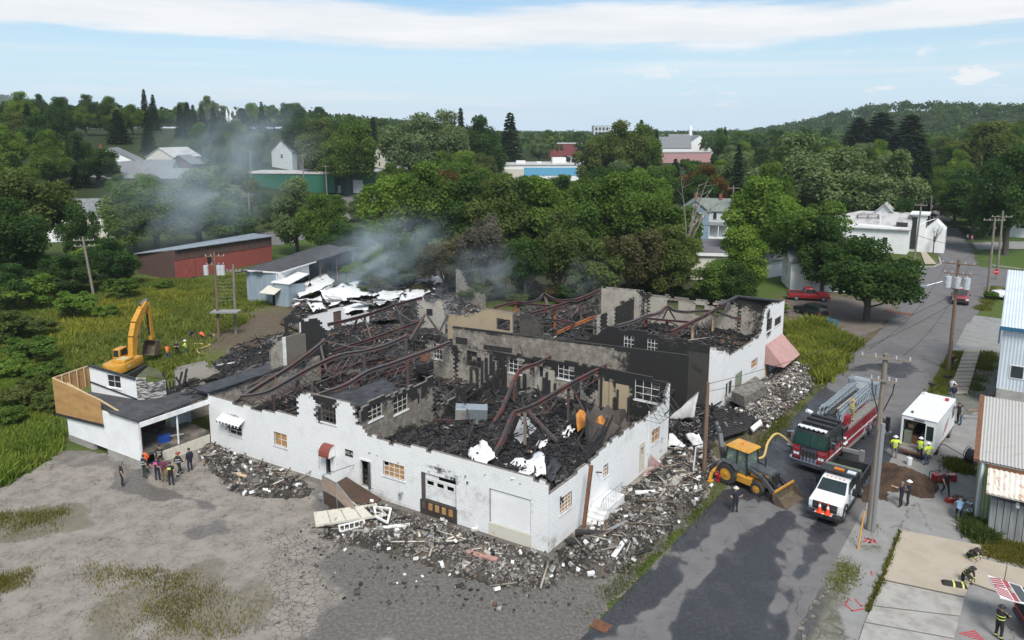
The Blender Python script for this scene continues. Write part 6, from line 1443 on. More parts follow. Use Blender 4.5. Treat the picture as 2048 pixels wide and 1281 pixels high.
def boards(w,name,parent,z0a,z1a,z0b,z1b,mat,n,off=0.0,th=.12):
 b=MB()
 for i in range(n):
  t0,t1=i/n,(i+1)/n; q0_,q1_=w.len*t0+.012,w.len*t1-.012; o=off+RND.uniform(0,.04)
  zz=[z0a+(z0b-z0a)*t0,z0a+(z0b-z0a)*t1,z1a+(z1b-z1a)*t1,z1a+(z1b-z1a)*t0]
  P=[w.at(q0_,zz[0],o),w.at(q1_,zz[1],o),w.at(q1_,zz[2],o),w.at(q0_,zz[3],o)]; P+=[p-w.n*th for p in P]
  b.add(P,[(0,1,2,3),(7,6,5,4),(0,4,5,1),(1,5,6,2),(2,6,7,3),(3,7,4,0)])
 return tag(b.build(name,mat,parent),kind='stuff')
boards(wb1,'red_boards',r,0,hL*.66,0,hR*.62,M['barn_red'],90)
boards(wb1,'grey_boards',r,hL*.66+.02,hL,hR*.62+.02,hR,M['barn_grey'],90,.06)
hE=wb2.sz(276,510)[1]
boards(wb2,'end_boards',r,0,hE,0,hL,M['barn_grey'],34)
b=MB(); dB=-wb1.n*9; e=.4
b.plate([wb2.at(-.5,hE+.12,.5),wb1.at(0,hL+.14,.5),wb1.at(wb1.len+.5,hR+.14,.5),wb1.at(wb1.len+.5,hR+.25,-5),wb2.at(-.5,hE+.3,-3)],.12); b.build('roof',M['tin'],r)
b=MB(); b.plate([wb1.at(wb1.len,0,0),wb1.at(wb1.len,0,-5),wb1.at(wb1.len,hR,-5),wb1.at(wb1.len,hR,0)],.1); b.build('end_wall',M['barn_red'],r)
b=MB(); q=wb1.len*.12; wbox(b,wb1,q-1.2,q+1.2,.1,3.2,.1,.16); d_=b.build('barn_door',M['barn_red'],r)
b=MB(); b.bar(wb1.at(q-1.1,.2,.18),wb1.at(q+1.1,3.1,.18),.14,.05,up=wb1.n); b.bar(wb1.at(q+1.1,.2,.18),wb1.at(q-1.1,3.1,.18),.14,.05,up=wb1.n); b.build('cross_brace',M['barn_red'],d_)
b=MB(); wbox(b,wb1,wb1.len*.3,wb1.len*.3+.8,1.8,3.0,.09,.12); b.build('window',M['dark'],r)
s0,s1=g(497,603),g(557,610); wsh=Wall(s0,s1); r=thing('blue_grey_shed','blue grey shed with white canopy, its far side torn open','shed')
du=(g(690,560,0)-s1); du.z=0; du=du.normalized(); hs=wsh.sz(494,541)[1]
b=MB(); s1h=s1+Vector((0,0,hs)); s0h=s0+Vector((0,0,hs)); far=du*21
b.plate([s0,s1,s1h,s0h],.15); b.plate([s0,s0+far,s0h+far,s0h],.12); b.plate([s0+far,s1+far,s1h+far,s0h+far],.12); b.build('wall',M['bluegrey_sheet'],r)
b=MB(); b.plate([s1+Vector((0,0,hs*.55)),s1+du*8+Vector((0,0,hs*.62)),s1h+du*8,s1h],.12); b.build('white_panel',M['white_siding'],r)
sheet('roof','',[s0h+Vector((-.4,-.4,.1)),s1h+wsh.t*.6+Vector((0,0,.12)),s1h+far+wsh.t*.5+Vector((0,0,.3)),s0h+far+Vector((-.3,0,.6))],M['asphalt_roof'],.12,6,18,.18,seed=21,parent=r)
b=MB(); b.path([s0h+Vector((-.4,-.4,.05)),s1h+wsh.t*.6+Vector((0,0,.08)),s1h+du*9+wsh.t*.6+Vector((0,0,.1))],.1,.2); b.build('eave',M['white_trim'],r)
l0,l1=wsh.at(wsh.len+.0,0,.6),wsh.at(wsh.len+2.4,0,.6); hl=hs*.72
b=MB(); b.plate([l0,l1,l1+Vector((0,0,hl)),l0+Vector((0,0,hl))],.1); b.plate([l1,l1+du*4,l1+du*4+Vector((0,0,hl*.8)),l1+Vector((0,0,hl))],.08); b.build('lean_to_wall',M['bluegrey_sheet'],r)
b=MB(); b.plate([l0+Vector((-.5,0,hl+.1)),l1+Vector((.2,-.2,hl+.05)),l1+du*5+Vector((0,0,hl+.5)),l0+du*5+Vector((0,0,hl+.7))],.1); b.build('lean_to_roof',M['white_trim'],r)
b=MB(); b.plate([wsh.at(wsh.len-1.5,2.6,.1),wsh.at(wsh.len+1.1,2.6,.1),wsh.at(wsh.len+1.1,1.9,2.0),wsh.at(wsh.len-1.5,1.9,2.0)],.1); b.build('canopy',M['cream'],r)
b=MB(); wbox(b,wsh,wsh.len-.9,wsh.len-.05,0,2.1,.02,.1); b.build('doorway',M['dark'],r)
for i in range(5):
 b=MB(); p=s1+du*(8+i*2.6); b.bar(p,p+Vector((.2*math.sin(i*2),.3*math.sin(i),hs-.2)),.14); b.build('charred_stud',M['rust']if i%2 else M['char'],r)
zz=1.4
for i,(q,lab)in enumerate((([(588,575),(650,548),(672,562),(600,600)],'long white roof strip hanging from the blue grey shed'),([(640,585),(720,560),(745,590),(660,612)],'white roof sheet folded over the rubble mid heap'),([(735,590),(800,556),(815,585),(760,612)],'bright white roof sheet draped at the top of the heap'),([(790,580),(845,560),(850,592),(800,604)],'white roof sheet with burnt edges by the smoke'),([(830,570),(895,548),(900,566),(850,588)],'far white roof slab pocked with black burns'),([(700,572),(775,548),(780,560),(715,582)],'narrow white roof beam lying across the heap'),([(660,618),(740,606),(735,618),(668,630)],'low white strip resting on the store wall'),([(610,600),(640,590),(650,615),(625,622)],'small white crumpled sheet low in the heap'))):
 P=[g(x,y,zz+.6*math.sin(i*1.7+k))for k,(x,y)in enumerate(q)]
 sheet('membrane_sheet',lab,P,M['membrane'],.32,18,9,.05,seed=40+i,holes=.36 if i in(3,4)else.24)
b=MB(); P=g(905,600,2.2); w_=Wall(g(900,610,0),g(935,600,0));
masonry(Wall(g(912,588,1.5),g(965,602,1.5)),'wall_stub',FAC,[(0,5.0),(1.2,4.6),(2.5,3.0),(4.0,2.4),(6.2,2.2)],[M['grey_block'],M['bare_block'],M['core']],soot=lambda q,z:(.3,.5),seed=41,jag=.4)
# the town behind
def flat(name,label,loc,rz,w,d,h,wall,roof,cat='building',extra=()):
 r=thing(name,label,cat,loc,rz); b=MB(); b.bb(-w/2,w/2,0,d,-1,h); b.build('wall',wall,r); b=MB(); b.bb(-w/2-.3,w/2+.3,-.3,d+.3,h,h+.35); b.build('roof',roof,r)
 for nm,x0,x1,z0,z1,m_ in extra:b=MB(); b.bb(x0,x1,-.12,-.02,z0,z1); b.build(nm,m_,r)
 return r
H_=house
H_('pale_house','pale house with grey roof half hidden by trees at far left','house',gt(100,485),rad(20),9,9,5.5,3.6,M['white_siding'],M['slate'],True,[('f',-2,3,1,1.6),('f',2,3,1,1.6)],[(1,4,.8)])
H_('pale_house','pale house with wide grey roof right of the far left house','house',gt(178,478),rad(20),10,9,5.0,3.4,M['cream'],M['slate'],False,[('f',-2,3,1,1.6),('f',2,3,1,1.6)])
H_('grey_roofed_house','leftmost white house of the cluster, low grey roof','house',gt(222,352),rad(15),15,12,5,4,M['white_siding'],M['slate'],True,[('f',0,3,1.4,1.8)],[(-3,3,1.2)])
H_('grey_roofed_house','white house with a bright gable and two small windows','house',gt(322,345),rad(-12),11,15,5.2,3.2,M['cream'],M['white_roof'],True,[('f',-2,3,1.0,1.6),('f',2,3,1,1.6)])
H_('grey_roofed_house','long grey roof in front of the white gabled cluster','house',gt(258,362),rad(6),26,12,3.2,3.2,M['pale_siding'],M['slate'],False,[('f',-5,2,1,1.2)])
H_('grey_roofed_house','low dark grey roofed house nearest of the left cluster','house',gt(300,376),rad(-4),22,9,3,2.8,M['barn_grey'],M['slate'],False,[('f',3,1.6,1,1.2)])
H_('brown_house','small brown gabled house right of the grey roofs','house',gt(360,352),rad(-4),9,8,4,3,M['barn_grey'],M['slate'],True,[('f',0,2.5,1,1.4)])
H_('grey_roofed_house','pale house partly seen behind trees above the green building','house',gt(565,338),rad(-10),9,9,7,4.5,M['pale_siding'],M['slate'],True,[('f',0,5,1,1.6)])
H_('stone_house','tall cream house with grey hipped gables above the green building','house',gt(768,338),rad(-28),11,12,8,4.5,M['cream'],M['slate'],True,[('f',-2.5,5.5,1,1.7),('f',1.5,5.5,1,1.7),('f',-2.5,2.2,1,1.7),('f',1.5,2.2,1,1.7),('r',3,5.5,1,1.7)])
H_('white_house','white house with bay front beside the cream house','house',gt(796,334),rad(8),10,9,7.5,4,M['white_siding'],M['slate'],False,[('f',-2,5.5,1.4,1.8),('f',2,5.5,1.4,1.8)])
H_('white_house','distant white house in trees near the centre skyline','house',gt(1040,300),rad(10),12,9,8,3.5,M['white_siding'],M['slate'],True,[('f',-2.5,5.5,1.4,1.8),('f',2.5,5.5,1.4,1.8),('f',0,2.5,1.4,1.8)])
flat('green_building','dark green metal building with white roof edge',gt(660,386),rad(-6),31,22,7,M['green_sheet'],M['white_roof'],extra=(('door',8.5,12,0,4.6,M['white_trim']),('service_door',2.2,4,0,2.6,M['white_trim'])))
flat('green_building','left part of the green building behind the smoke',gt(575,380),rad(-6),34,18,5.5,M['green_sheet'],M['white_roof'])
r=flat('school_building','white flat roofed building with a blue front panel',gt(1090,362),rad(2),40,30,6.5,M['white_siding'],M['white_roof'],extra=(('blue_panel',-9,14,2.2,5.6,pm('sky_blue_panel',(.12,.36,.55),.6)),('band',-20,-9,.5,5.0,M['cream'])))
b=MB(); b.bb(4,10,10,16,6.9,9.4); b.bb(-12,-8,8,11,6.9,8.2); b.bb(-3,-1,8,10,6.9,7.8); b.build('roof_plant',M['white_trim'],r)
r=flat('glass_hall','glazed hall with white grid beside the blue and white building',gt(1172,352),rad(2),14,14,8,M['glass'],M['slate'])
b=MB(); [b.bb(-7+i*2.8-.15,-7+i*2.8+.15,-.2,-.05,0,8)for i in range(6)]; [b.bb(-7,7,-.2,-.05,z,z+.3)for z in(2.4,5.2,7.7)]; b.build('glazing_bars',M['white_trim'],r)
flat('red_building','red sided warehouse with pale roof in the distance',gt(1138,314),rad(-4),26,24,8,pm('red_siding',(.24,.06,.07),.8,c2=(.2,.055,.06)),M['white_roof'],extra=(('door',8,11,0,4,M['dark']),))
flat('pink_building','long low pinkish building with white stripes below the church',gt(1352,326),rad(8),40,18,5.5,pm('dusty_pink',(.40,.20,.20),.8,c2=(.46,.30,.30),stretch=(6,1,.2)),M['white_roof'])
H_('church','white church hall with slate roof and small bell cote','church',gt(1350,300),rad(4),34,14,7,6,M['white_siding'],M['slate'],False,[('f',-8,5,2,3),('f',8,5,2,3)],[(-15,7,4)])
b=MB(); b.bb(-1.2,1.2,-1.2,1.2,0,6); b.add([(-1.4,-1.4,6),(1.4,-1.4,6),(1.4,1.4,6),(-1.4,1.4,6),(0,0,10)],[(0,1,4),(1,2,4),(2,3,4),(3,0,4)]); c=S.objects.get('church'); o=b.build('bell_cote',M['white_siding'],c); o.location=(15,7,11)
H_('grey_roofed_house','slate roofed house in front of the church','house',gt(1350,312),rad(-6),20,12,5,7,M['white_siding'],M['slate'],False)
H_('grey_roofed_house','second slate roofed house right of the church','house',gt(1398,310),rad(5),20,12,6,7,M['white_siding'],M['slate'],True)
r=thing('white_spires','row of white pointed spires above the treeline at left','church',at(460,262,430),0)
r.location.z=float(terr(r.location.x,430))
zb_=at(460,240,r.location.y).z-r.location.z
for i,(x_,h_)in enumerate(((-3.6,5.2),(-1.2,5.8),(1.2,6.2),(3.6,5.4))):b=MB(); b.bb(x_-.8,x_+.8,-.8,.8,-2,zb_+1); b.add([(x_-.9,-.9,zb_+1),(x_+.9,-.9,zb_+1),(x_+.9,.9,zb_+1),(x_-.9,.9,zb_+1),(x_,0,zb_+1+h_)],[(0,1,4),(1,2,4),(2,3,4),(3,0,4)]); b.build('spire',M['white_siding'],r)
flat('apartment_block','pale apartment block peeping over distant trees',gt(1203,285),rad(5),22,14,22,M['pale_siding'],M['slate'],extra=tuple(('window',-9+i*5,-6+i*5,4+k*6,8+k*6,M['glass'])for i in range(4)for k in range(3)))
flat('long_roof_building','long pale roofed building among far trees, left one',gt(1560,290),rad(3),44,18,8,M['cream'],M['white_roof']); flat('long_roof_building','long pale roofed building among far trees, right one',gt(1697,288),rad(-3),40,18,9,M['cream'],M['white_roof'])
house('white_house','white house cut by the right edge beside the dark car','house',g(2075,478),rad(-30),12,10,6,3,M['white_siding'],M['slate'],False,[('f',-3,3,1,1.6)])
r=thing('tree_house','small tan plywood playhouse under the dark trees','playhouse',g(1932,440),.2); b=MB(); b.bb(-1.2,1.2,-1,1,.8,2.6); b.add([(-1.4,-1.1,2.6),(1.4,-1.1,2.6),(1.4,1.1,2.6),(-1.4,1.1,2.6),(0,0,3.8)],[(0,1,4),(1,2,4),(2,3,4),(3,0,4)]); b.build('playhouse_body',M['lumber'],r); b=MB(); [b.bb(a-.08,a+.08,c-.08,c+.08,-.2,.8)for a in(-1,1)for c in(-.8,.8)]; b.build('stilt',M['lumber'],r)
# vehicles (local: x forward, y left, z up)
def wheel(root,x,y,r,w,rim=None,name='wheel',dual=False,n=20):
 b=MB(); s=1 if y>0 else-1
 prof=[(r*.55,-w/2),(r*.9,-w/2),(r,-w*.36),(r,w*.36),(r*.9,w/2),(r*.55,w/2)]
 V=[];
 for k in range(n):
  a=2*math.pi*k/n
  V+=[(x+q*math.cos(a),y+o,r+q*math.sin(a))for q,o in prof]
 m=len(prof); b.add(V,[(k*m+j,k*m+j+1,((k+1)%n)*m+j+1,((k+1)%n)*m+j)for k in range(n)for j in range(m-1)])
 o=b.build(name,M['rubber'],root)
 b=MB(); b.cyl((x,y-w*.46,r),(x,y+w*.46,r),r*.56,n); b.cyl((x,y+s*w*.46,r),(x,y+s*w*.56,r),r*.2,8); b.build('rim',rim or M['alu'],o)
 return o
def body_side(b,prof,hw,hw2=None,z0=None,z1=None,m=0):
 """side profile pushed across, narrowing above z0 (tumblehome)"""
 k=len(prof); V=[]
 for s in(-1,1):
  for x,z in prof:
   w=hw
   if hw2 is not None and z>z0:w=hw+(hw2-hw)*min(1,(z-z0)/(z1-z0))
   V.append((x,s*w,z))
 return b.add(V,[tuple(range(k)),tuple(range(2*k-1,k-1,-1))]+[(i,i+k,(i+1)%k+k,(i+1)%k)for i in range(k)],m)
def car(name,label,cat,loc,rz,paint,kind='suv',L=4.8,hw=.93,H=1.75,group=None,grille=None,rack=False):
 r=thing(name,label,cat,loc,rz,group); f=L/2; zb=.38*H/1.75; zs=H*.58
 b=MB()
 if kind=='pickup':prof=[(-f,zb),(f-.05,zb),(f,zb+.3),(f-.06,zs-.08),(f-.4,zs),(f-1.45,zs+.06),(-f,zs+.04)]
 elif kind=='sedan':prof=[(-f,zb),(f-.05,zb),(f,zb+.2),(f-.1,zs-.1),(f-1.2,zs),(-f+.9,zs),(-f,zs-.05)]
 else:prof=[(-f,zb),(f-.05,zb),(f,zb+.3),(f-.06,zs-.1),(f-.3,zs-.02),(f-1.3,zs+.05),(-f,zs+.05)]
 body_side(b,prof,hw,hw-.04,zb,zs); b.build('body',paint,r,bevel=.05,seg=2,smooth=True)
 if kind=='pickup':c0,c1,t0,t1=-.75,f-1.4,-.55,f-2.3
 elif kind=='sedan':c0,c1,t0,t1=-f+.7,f-1.2,-f+1.3,f-2.1
 else:c0,c1,t0,t1=-f+.02,f-1.25,-f+.2,f-2.05
 b=MB(); zt=H; b.taper((c0,c1,-hw+.05,hw-.05,zs-.02),(t0,t1,-hw+.22,hw-.22,zt)); cab=b.build('cabin',paint,r,bevel=.05,smooth=True)
 q={'front':[(c1,-hw+.05,zs),(c1,hw-.05,zs),(t1,hw-.22,zt),(t1,-hw+.22,zt)],'rear':[(c0,hw-.05,zs),(c0,-hw+.05,zs),(t0,-hw+.22,zt),(t0,hw-.22,zt)],'left':[(c1,hw-.05,zs),(c0,hw-.05,zs),(t0,hw-.22,zt),(t1,hw-.22,zt)],'right':[(c0,-hw+.05,zs),(c1,-hw+.05,zs),(t1,-hw+.22,zt),(t0,-hw+.22,zt)]}
 for nm,(l,rr_,bt,tp)in(('front',(.05,.95,.1,.9)),('rear',(.06,.94,.15,.88))):
  b=MB(); b.inset(q[nm],l,rr_,bt,tp,.015); b.build('windscreen' if nm=='front' else 'rear_window',M['glass'],r)
 for nm in('left','right'):
  n=2 if kind!='suv' else 3
  for i in range(n):b=MB(); b.inset(q[nm],.05+i*.9/n+.015,.05+(i+1)*.9/n-.015,.12,.86,.015); b.build('side_window',M['glass'],r)
 if kind=='pickup':
  XB(r,'bed','black_paint',-f+.12,-.8,-hw+.14,hw-.14,zs-.02,zs+.055)
  b=MB(); b.bb(-f,-.76,-hw+.0,-hw+.1,zs,zs+.12); b.bb(-f,-.76,hw-.1,hw,zs,zs+.12); b.bb(-f,-f+.1,-hw+.1,hw-.1,zs,zs+.12); b.build('bed_rail',paint,r)
 wx=f-.92
 for x in(wx,-f+1.05):
  for y in(hw-.1,-hw+.1):wheel(r,x,y,.36*H/1.75,.24)
 b=MB(); b.bb(f-.08,f+.07,-hw+.05,hw-.05,zb+.02,zb+.24); b.build('front_bumper',grille or M['black_paint'],r,bevel=.03); b=MB(); b.bb(-f-.08,-f+.08,-hw+.05,hw-.05,zb+.02,zb+.24); b.build('rear_bumper',M['chrome']if kind=='pickup' else M['black_paint'],r,bevel=.03)
 XB(r,'grille','black_paint',f-.05,f+.02,-hw*.55,hw*.55,zb+.28,zs-.16)
 for s in(-1,1):
  XB(r,'headlight','lamp',f-.1,f+.015,s*hw*.95,s*hw*.6,zs-.34,zs-.16); XB(r,'tail_light','red_lens',-f-.015,-f+.1,s*hw*.97,s*hw*.78,zs-.36,zs-.04)
  b=MB(); b.bb(c1-.35,c1-.2,s*(hw+.0),s*(hw+.2),zs+.05,zs+.22); b.build('mirror',M['black_paint'],r,bevel=.02)
  XB(r,'door_handle','black_paint',c0+.9,c0+1.05,s*(hw-.02),s*(hw+.02),zs-.16,zs-.12)
 if rack:
  b=MB(); b.bb(t1-.55,t1-.25,-.6,.6,zt+.02,zt+.14); b.build('light_bar',M['lamp'],r,bevel=.02)
 return r
def head(p,q):d=q-p; return math.atan2(d.y,d.x)
RH=RANG
car('red_pickup','red pickup truck parked on the dirt lot beside the white house','pickup truck',g(1616,600),rad(-12),M['red_paint'],'pickup',5.6,.98,1.8)
car('fire_chief_truck','dark red fire department pickup with light bar coming down the street','pickup truck',g(1915,611)+RD*2.6,RH+math.pi+.12,M['fire_red'],'pickup',5.4,1.0,1.95,rack=True)
car('black_car','black car parked on the dirt lot with its tail towards the street','car',g(1630,636)+Vector((0,1.5,0)),rad(112),M['black_paint'],'suv',4.5,.9,1.6)
car('white_pickup','white service pickup with big wheels parked behind the metal building','pickup truck',g(2030,598),rad(178),M['white_paint'],'pickup',5.8,1.0,1.95)
car('dark_sedan','dark blue sedan parked in the driveway at the right edge','car',gt(2010,467),rad(-8),pm('dark_blue_paint',(.012,.016,.03),.3,coat=.4),'sedan',4.7,.9,1.45)
car('dark_car','dark car parked far up the street below the trees','car',gt(1873,420),rad(62),M['black_paint'],'suv',4.6,.9,1.6)
car('silver_car','pale car nose peeping from behind the burnt white house','car',g(1822,497),rad(-40),M['white_paint'],'sedan',4.6,.9,1.45)
car('black_suv_nose','black car standing by the gable of the burnt white house','car',g(1815,489),rad(-40),M['black_paint'],'suv',4.6,.9,1.6)
r=car('fire_command_car','red fire command car with its striped tailgate raised','fire car',g(2042,1268)+Vector((2.6,-.5,0)),rad(-16),M['red_paint'],'suv',5.2,1.0,1.9)
b=MB(); T0,T1=(-2.5,1.85),(-3.95,2.1); Q=[(T0[0],-.78,T0[1]),(T0[0],.78,T0[1]),(T1[0],.92,T1[1]),(T1[0],-.92,T1[1])]
b.plate(Q[::-1],.06); tg=b.build('tailgate',M['white_paint'],r)
L2=lambda u,v:tuple(Vector(Q[0]).lerp(Vector(Q[1]),u).lerp(Vector(Q[3]).lerp(Vector(Q[2]),u),v)+Vector((0,0,.075)))
b=MB(); b.plate([L2(.05,.04),L2(.95,.04),L2(.95,.36),L2(.05,.36)],.012); b.build('rear_window',M['glass'],tg)
b=MB(); b.plate([L2(0,.40),L2(1,.40),L2(1,.56),L2(0,.56)],.012); b.build('red_band',M['red_paint'],tg)
for i in range(5):
 for s in(0,1):
  u0,u1=i*.1,i*.1+.055; f=(lambda u:u)if s==0 else(lambda u:1-u)
  b=MB(); P=[L2(f(u0),.60),L2(f(u1),.60),L2(f(min(.5,u1+.12)),.98),L2(f(min(.5,u0+.12)),.98)]; b.plate(P,.014); b.build('chevron_stripe',M['red_paint'],tg)
o=text_on('FIRE',Vector(L2(.5,.48))+Vector((0,0,.02)),(0,1,0),(1,0,0),.22,M['cream'],tg)
XB(r,'open_boot','dark',-2.62,-2.55,-.75,.75,.9,1.75)
# ladder truck
hd=head(g(1728,845),g(1612,935)); c0=(g(1728,848)+g(1612,938))/2
r=thing('ladder_truck','red and black ladder fire truck with outriggers down on the wet street','fire truck',c0,hd+.03)
FX=5.9
XB(r,'chassis','black_paint',-5.6,5.2,-.55,.55,.55,.95)
b=MB(); body_side(b,[(2.75,.62),(FX-.1,.62),(FX,.9),(FX-.02,1.68),(2.75,1.68)],1.22); b.build('cab',M['fire_red'],r,bevel=.06,smooth=True)
b=MB(); body_side(b,[(2.75,1.68),(FX-.03,1.68),(FX-.22,2.82),(FX-.42,2.98),(2.75,2.98)],1.22,1.14,1.7,2.9); b.build('cab_top',M['black_paint'],r,bevel=.06,smooth=True)
b=MB(); F1=[(FX-.03,-1.12,1.72),(FX-.03,1.12,1.72),(FX-.21,1.06,2.76),(FX-.21,-1.06,2.76)]
b.inset(F1,.0,.485,.04,.94,.02); b.inset(F1,.515,1,.04,.94,.02); b.build('windscreen',M['green_glass'],r)
for s in(1,-1):
 for x0,x1 in((4.45,5.45),(3.15,4.2)):
  b=MB(); y0,y1=s*1.225,s*1.17; b.plate([(x0,y0,1.8),(x1,y0,1.8),(x1-(.12 if x1>5 else 0),y1,2.62),(x0,y1,2.62)][::s],.03); b.build('side_window',M['glass'],r)
 b=MB(); b.bb(4.3,4.34,s*1.22,s*1.235,.75,1.66); b.bb(3.02,3.06,s*1.22,s*1.235,.75,1.66); b.bb(5.5,5.54,s*1.22,s*1.235,.75,1.66); b.build('door_line',M['black_paint'],r)
 for x in(4.5,3.25):XB(r,'door_handle','chrome',x,x+.2,s*1.22,s*1.26,1.42,1.48)
 b=MB(); b.bb(2.8,5.85,s*1.223,s*1.232,1.05,1.16); b.bb(-5.6,2.3,s*1.257,s*1.266,1.22,1.32); b.build('white_stripe',M['white_paint'],r)
 b=MB(); b.bar((5.5,s*1.2,2.5),(5.75,s*1.55,2.45),.05); b.bb(5.66,5.82,s*1.45,s*1.7,2.0,2.5); b.build('mirror',M['chrome'],r,bevel=.03)
 for k_ in(0,1):
  b=MB(); b.bb(FX-.02,FX+.05,s*.62,s*1.12,.98+k_*.3,1.22+k_*.3); h_=b.build('headlight',M['chrome'],r,bevel=.02); b=MB(); b.bb(FX+.05,FX+.07,s*.68,s*.85,1.02+k_*.3,1.18+k_*.3); b.bb(FX+.05,FX+.07,s*.89,s*1.06,1.02+k_*.3,1.18+k_*.3); b.build('lens',M['lamp']if k_==0 else M['red_lens'],h_)
b=MB(); b.bb(FX-.01,FX+.06,-.55,.55,.78,1.55); gr=b.build('grille',M['chrome'],r,bevel=.02)
b=MB()
for i in range(4):
 for k_ in range(5):b.bb(FX+.055,FX+.075,-.47+i*.25,-.29+i*.25,.84+k_*.125,.93+k_*.125)
tag(b.build('grille_slot',M['black_paint'],gr),kind='stuff')
b=MB(); b.bb(FX+.0,FX+.09,-.62,.62,1.56,1.70); pl=b.build('name_plate',M['chrome'],r,bevel=.01)
b=MB(); b.prism([(FX-.35,.48),(FX+.42,.48),(FX+.46,.6),(FX+.46,.78),(FX+.42,.82),(FX-.35,.82)],-1.08,1.08); b.add([(FX-.35,s*1.08,z)for s in(1,)for z in(.48,.82)]+[(FX+.46,1.08,.48),(FX+.46,1.08,.82),(FX-.2,1.28,.48),(FX-.2,1.28,.82),(FX+.2,1.28,.48),(FX+.2,1.28,.82)],[(2,3,7,6),(6,7,5,4),(3,1,5,7),(0,2,6,4)]); b.add([(FX-.35,-1.08,.48),(FX-.35,-1.08,.82),(FX+.46,-1.08,.48),(FX+.46,-1.08,.82),(FX-.2,-1.28,.48),(FX-.2,-1.28,.82),(FX+.2,-1.28,.48),(FX+.2,-1.28,.82)],[(2,3,7,6),(6,7,5,4),(3,1,5,7),(0,2,6,4)]); b.build('front_bumper',M['chrome'],r)
b=MB(); b.bb(FX-.55,FX-.2,-1.0,1.0,2.99,3.13); lb=b.build('light_bar',M['lamp'],r,bevel=.04)
for i in range(6):b=MB(); b.cyl((FX-.19,-.85+i*.34,3.06),(FX-.17,-.85+i*.34,3.06),.07,8); b.build('lens',M['chrome'],lb)
for x in(4.6,3.7,2.95):b=MB(); b.bb(x-.16,x+.16,-1.05,1.05,2.99,3.16); b.build('roof_rib',M['black_paint'],r,bevel=.02)
for s in(-.3,.3):b=MB(); b.cyl((4.95,s,2.99),(5.35,s,3.05),.08,8); b.build('air_horn',M['dark_grey'],r)
b=MB(); b.bb(-5.7,2.35,-1.25,1.25,.72,2.1); b.build('body',M['fire_red'],r,bevel=.03)
for s in(1,-1):
 XB(r,'deck','grey_plate',-5.7,1.7,s*.62,s*1.26,2.1,2.28)
 for i in range(6):x=-5.4+i*1.18; b=MB(); b.bb(x,x+1.08,s*1.25,s*1.27,1.38,2.02); b.build('locker_door',M['fire_red'],r,bevel=.01); b=MB(); b.bb(x+.45,x+.62,s*1.27,s*1.29,1.44,1.5); b.build('locker_handle',M['chrome'],r.children[-1])
 b=MB(); b.bb(1.7,2.7,s*.7,s*1.24,.75,2.55); b.build('pump_panel',M['chrome'],r,bevel=.03)
 for i in range(4):b=MB(); b.cyl((1.95+.17*(i%2)*2,s*1.24,1.2+.45*(i//2)),(1.95+.17*(i%2)*2,s*1.33,1.2+.45*(i//2)),.09,10); b.build('gauge',M['red_lens']if i==2 else M['lamp'],r)
 b=MB(); b.bb(-5.7,-4.5,s*1.2,s*1.28,.55,.8); b.bb(-2.0,2.4,s*1.15,s*1.28,.5,.74); b.build('side_skirt',M['grey_plate'],r)
 for x in(-2.65,-3.95):
  b=MB(); b.tube([(x-.66,s*1.27,.6),(x-.55,s*1.27,1.0),(x,s*1.27,1.2),(x+.55,s*1.27,1.0),(x+.66,s*1.27,.6)],.05,6); b.build('wheel_arch',M['chrome'],r)
 for x,w_ in((4.1,.36),(-2.65,.5),(-3.95,.5)):wheel(r,x,s*(1.24-w_/2),.53,w_,M['alu'])
 for x in(2.45,-5.0):
  rt=r; b=MB(); b.bar((x,s*.3,.82),(x,s*(2.55 if x>0 else 2.15),.92),.24,.24); og=b.build('outrigger',M['grey_pole']if x>0 else M['dark_grey'],rt)
  yy=s*(2.55 if x>0 else 2.15); b=MB(); b.bb(x-.14,x+.14,yy-.14,yy+.14,.35,1.35 if x<0 else 1.15); b.cyl((x,yy,.1),(x,yy,.4),.08,8); b.build('jack',M['black_paint']if x<0 else M['grey_pole'],og); XB(og,'foot_pad','alu',x-.35,x+.35,yy-.3,yy+.3,.02,.1)
b=MB(); b.cyl((1.6,0,2.1),(1.6,0,2.45),.75,20); b.bb(.9,2.2,-.6,.6,2.45,2.7); b.build('turntable',M['alu'],r)
def lad(x0,x1,hw_,z0,h_,mat,n,name):
 root=r; b=MB()
 for s in(-1,1):
  b.bar((x0,s*hw_,z0),(x1,s*hw_,z0+.1),.09,.18); b.bar((x0-.3,s*hw_,z0+h_*.75),(x1+.3,s*hw_,z0+h_+.08),.09,.14)
  for i in range(n):
   t0,t1=i/n,(i+1)/n; xa,xb=x0+(x1-x0)*t0,x0+(x1-x0)*t1; b.bar((xa,s*hw_,z0+.05),(xb,s*hw_,z0+h_*.85),.04);
 o=b.build(name,mat,root); b=MB()
 k=int(abs(x1-x0)/.36)
 for i in range(k):x=x0+(x1-x0)*(i+.5)/k; b.cyl((x,-hw_,z0+.05),(x,hw_,z0+.05),.035,6)
 tag(b.build('rung',M['black_paint'],o),kind='stuff'); return o
lad(2.5,-4.6,.78,2.75,.78,M['steel_blue'],10,'ladder_section'); lad(2.2,-4.9,.58,2.92,.66,M['steel_blue'],10,'ladder_section'); lad(1.9,-5.1,.40,3.08,.52,M['steel_blue'],10,'ladder_section')
for s in(1,-1):b=MB(); b.plate([(2.55,s*.86,2.72),(-1.2,s*.86,2.72),(-1.2,s*.86,3.2),(1.6,s*.86,3.5),(2.55,s*.86,2.95)][::s],.05); b.build('ladder_plate',M['steel_blue'],r)
b=MB(); b.bar((1.0,.1,3.24),(-3.6,.1,3.3),.06); b.build('pike_pole',M['hose'],r)
b=MB(); b.bb(-6.3,-4.95,-1.1,1.1,2.75,2.85); bk=b.build('basket',M['steel_blue'],r)
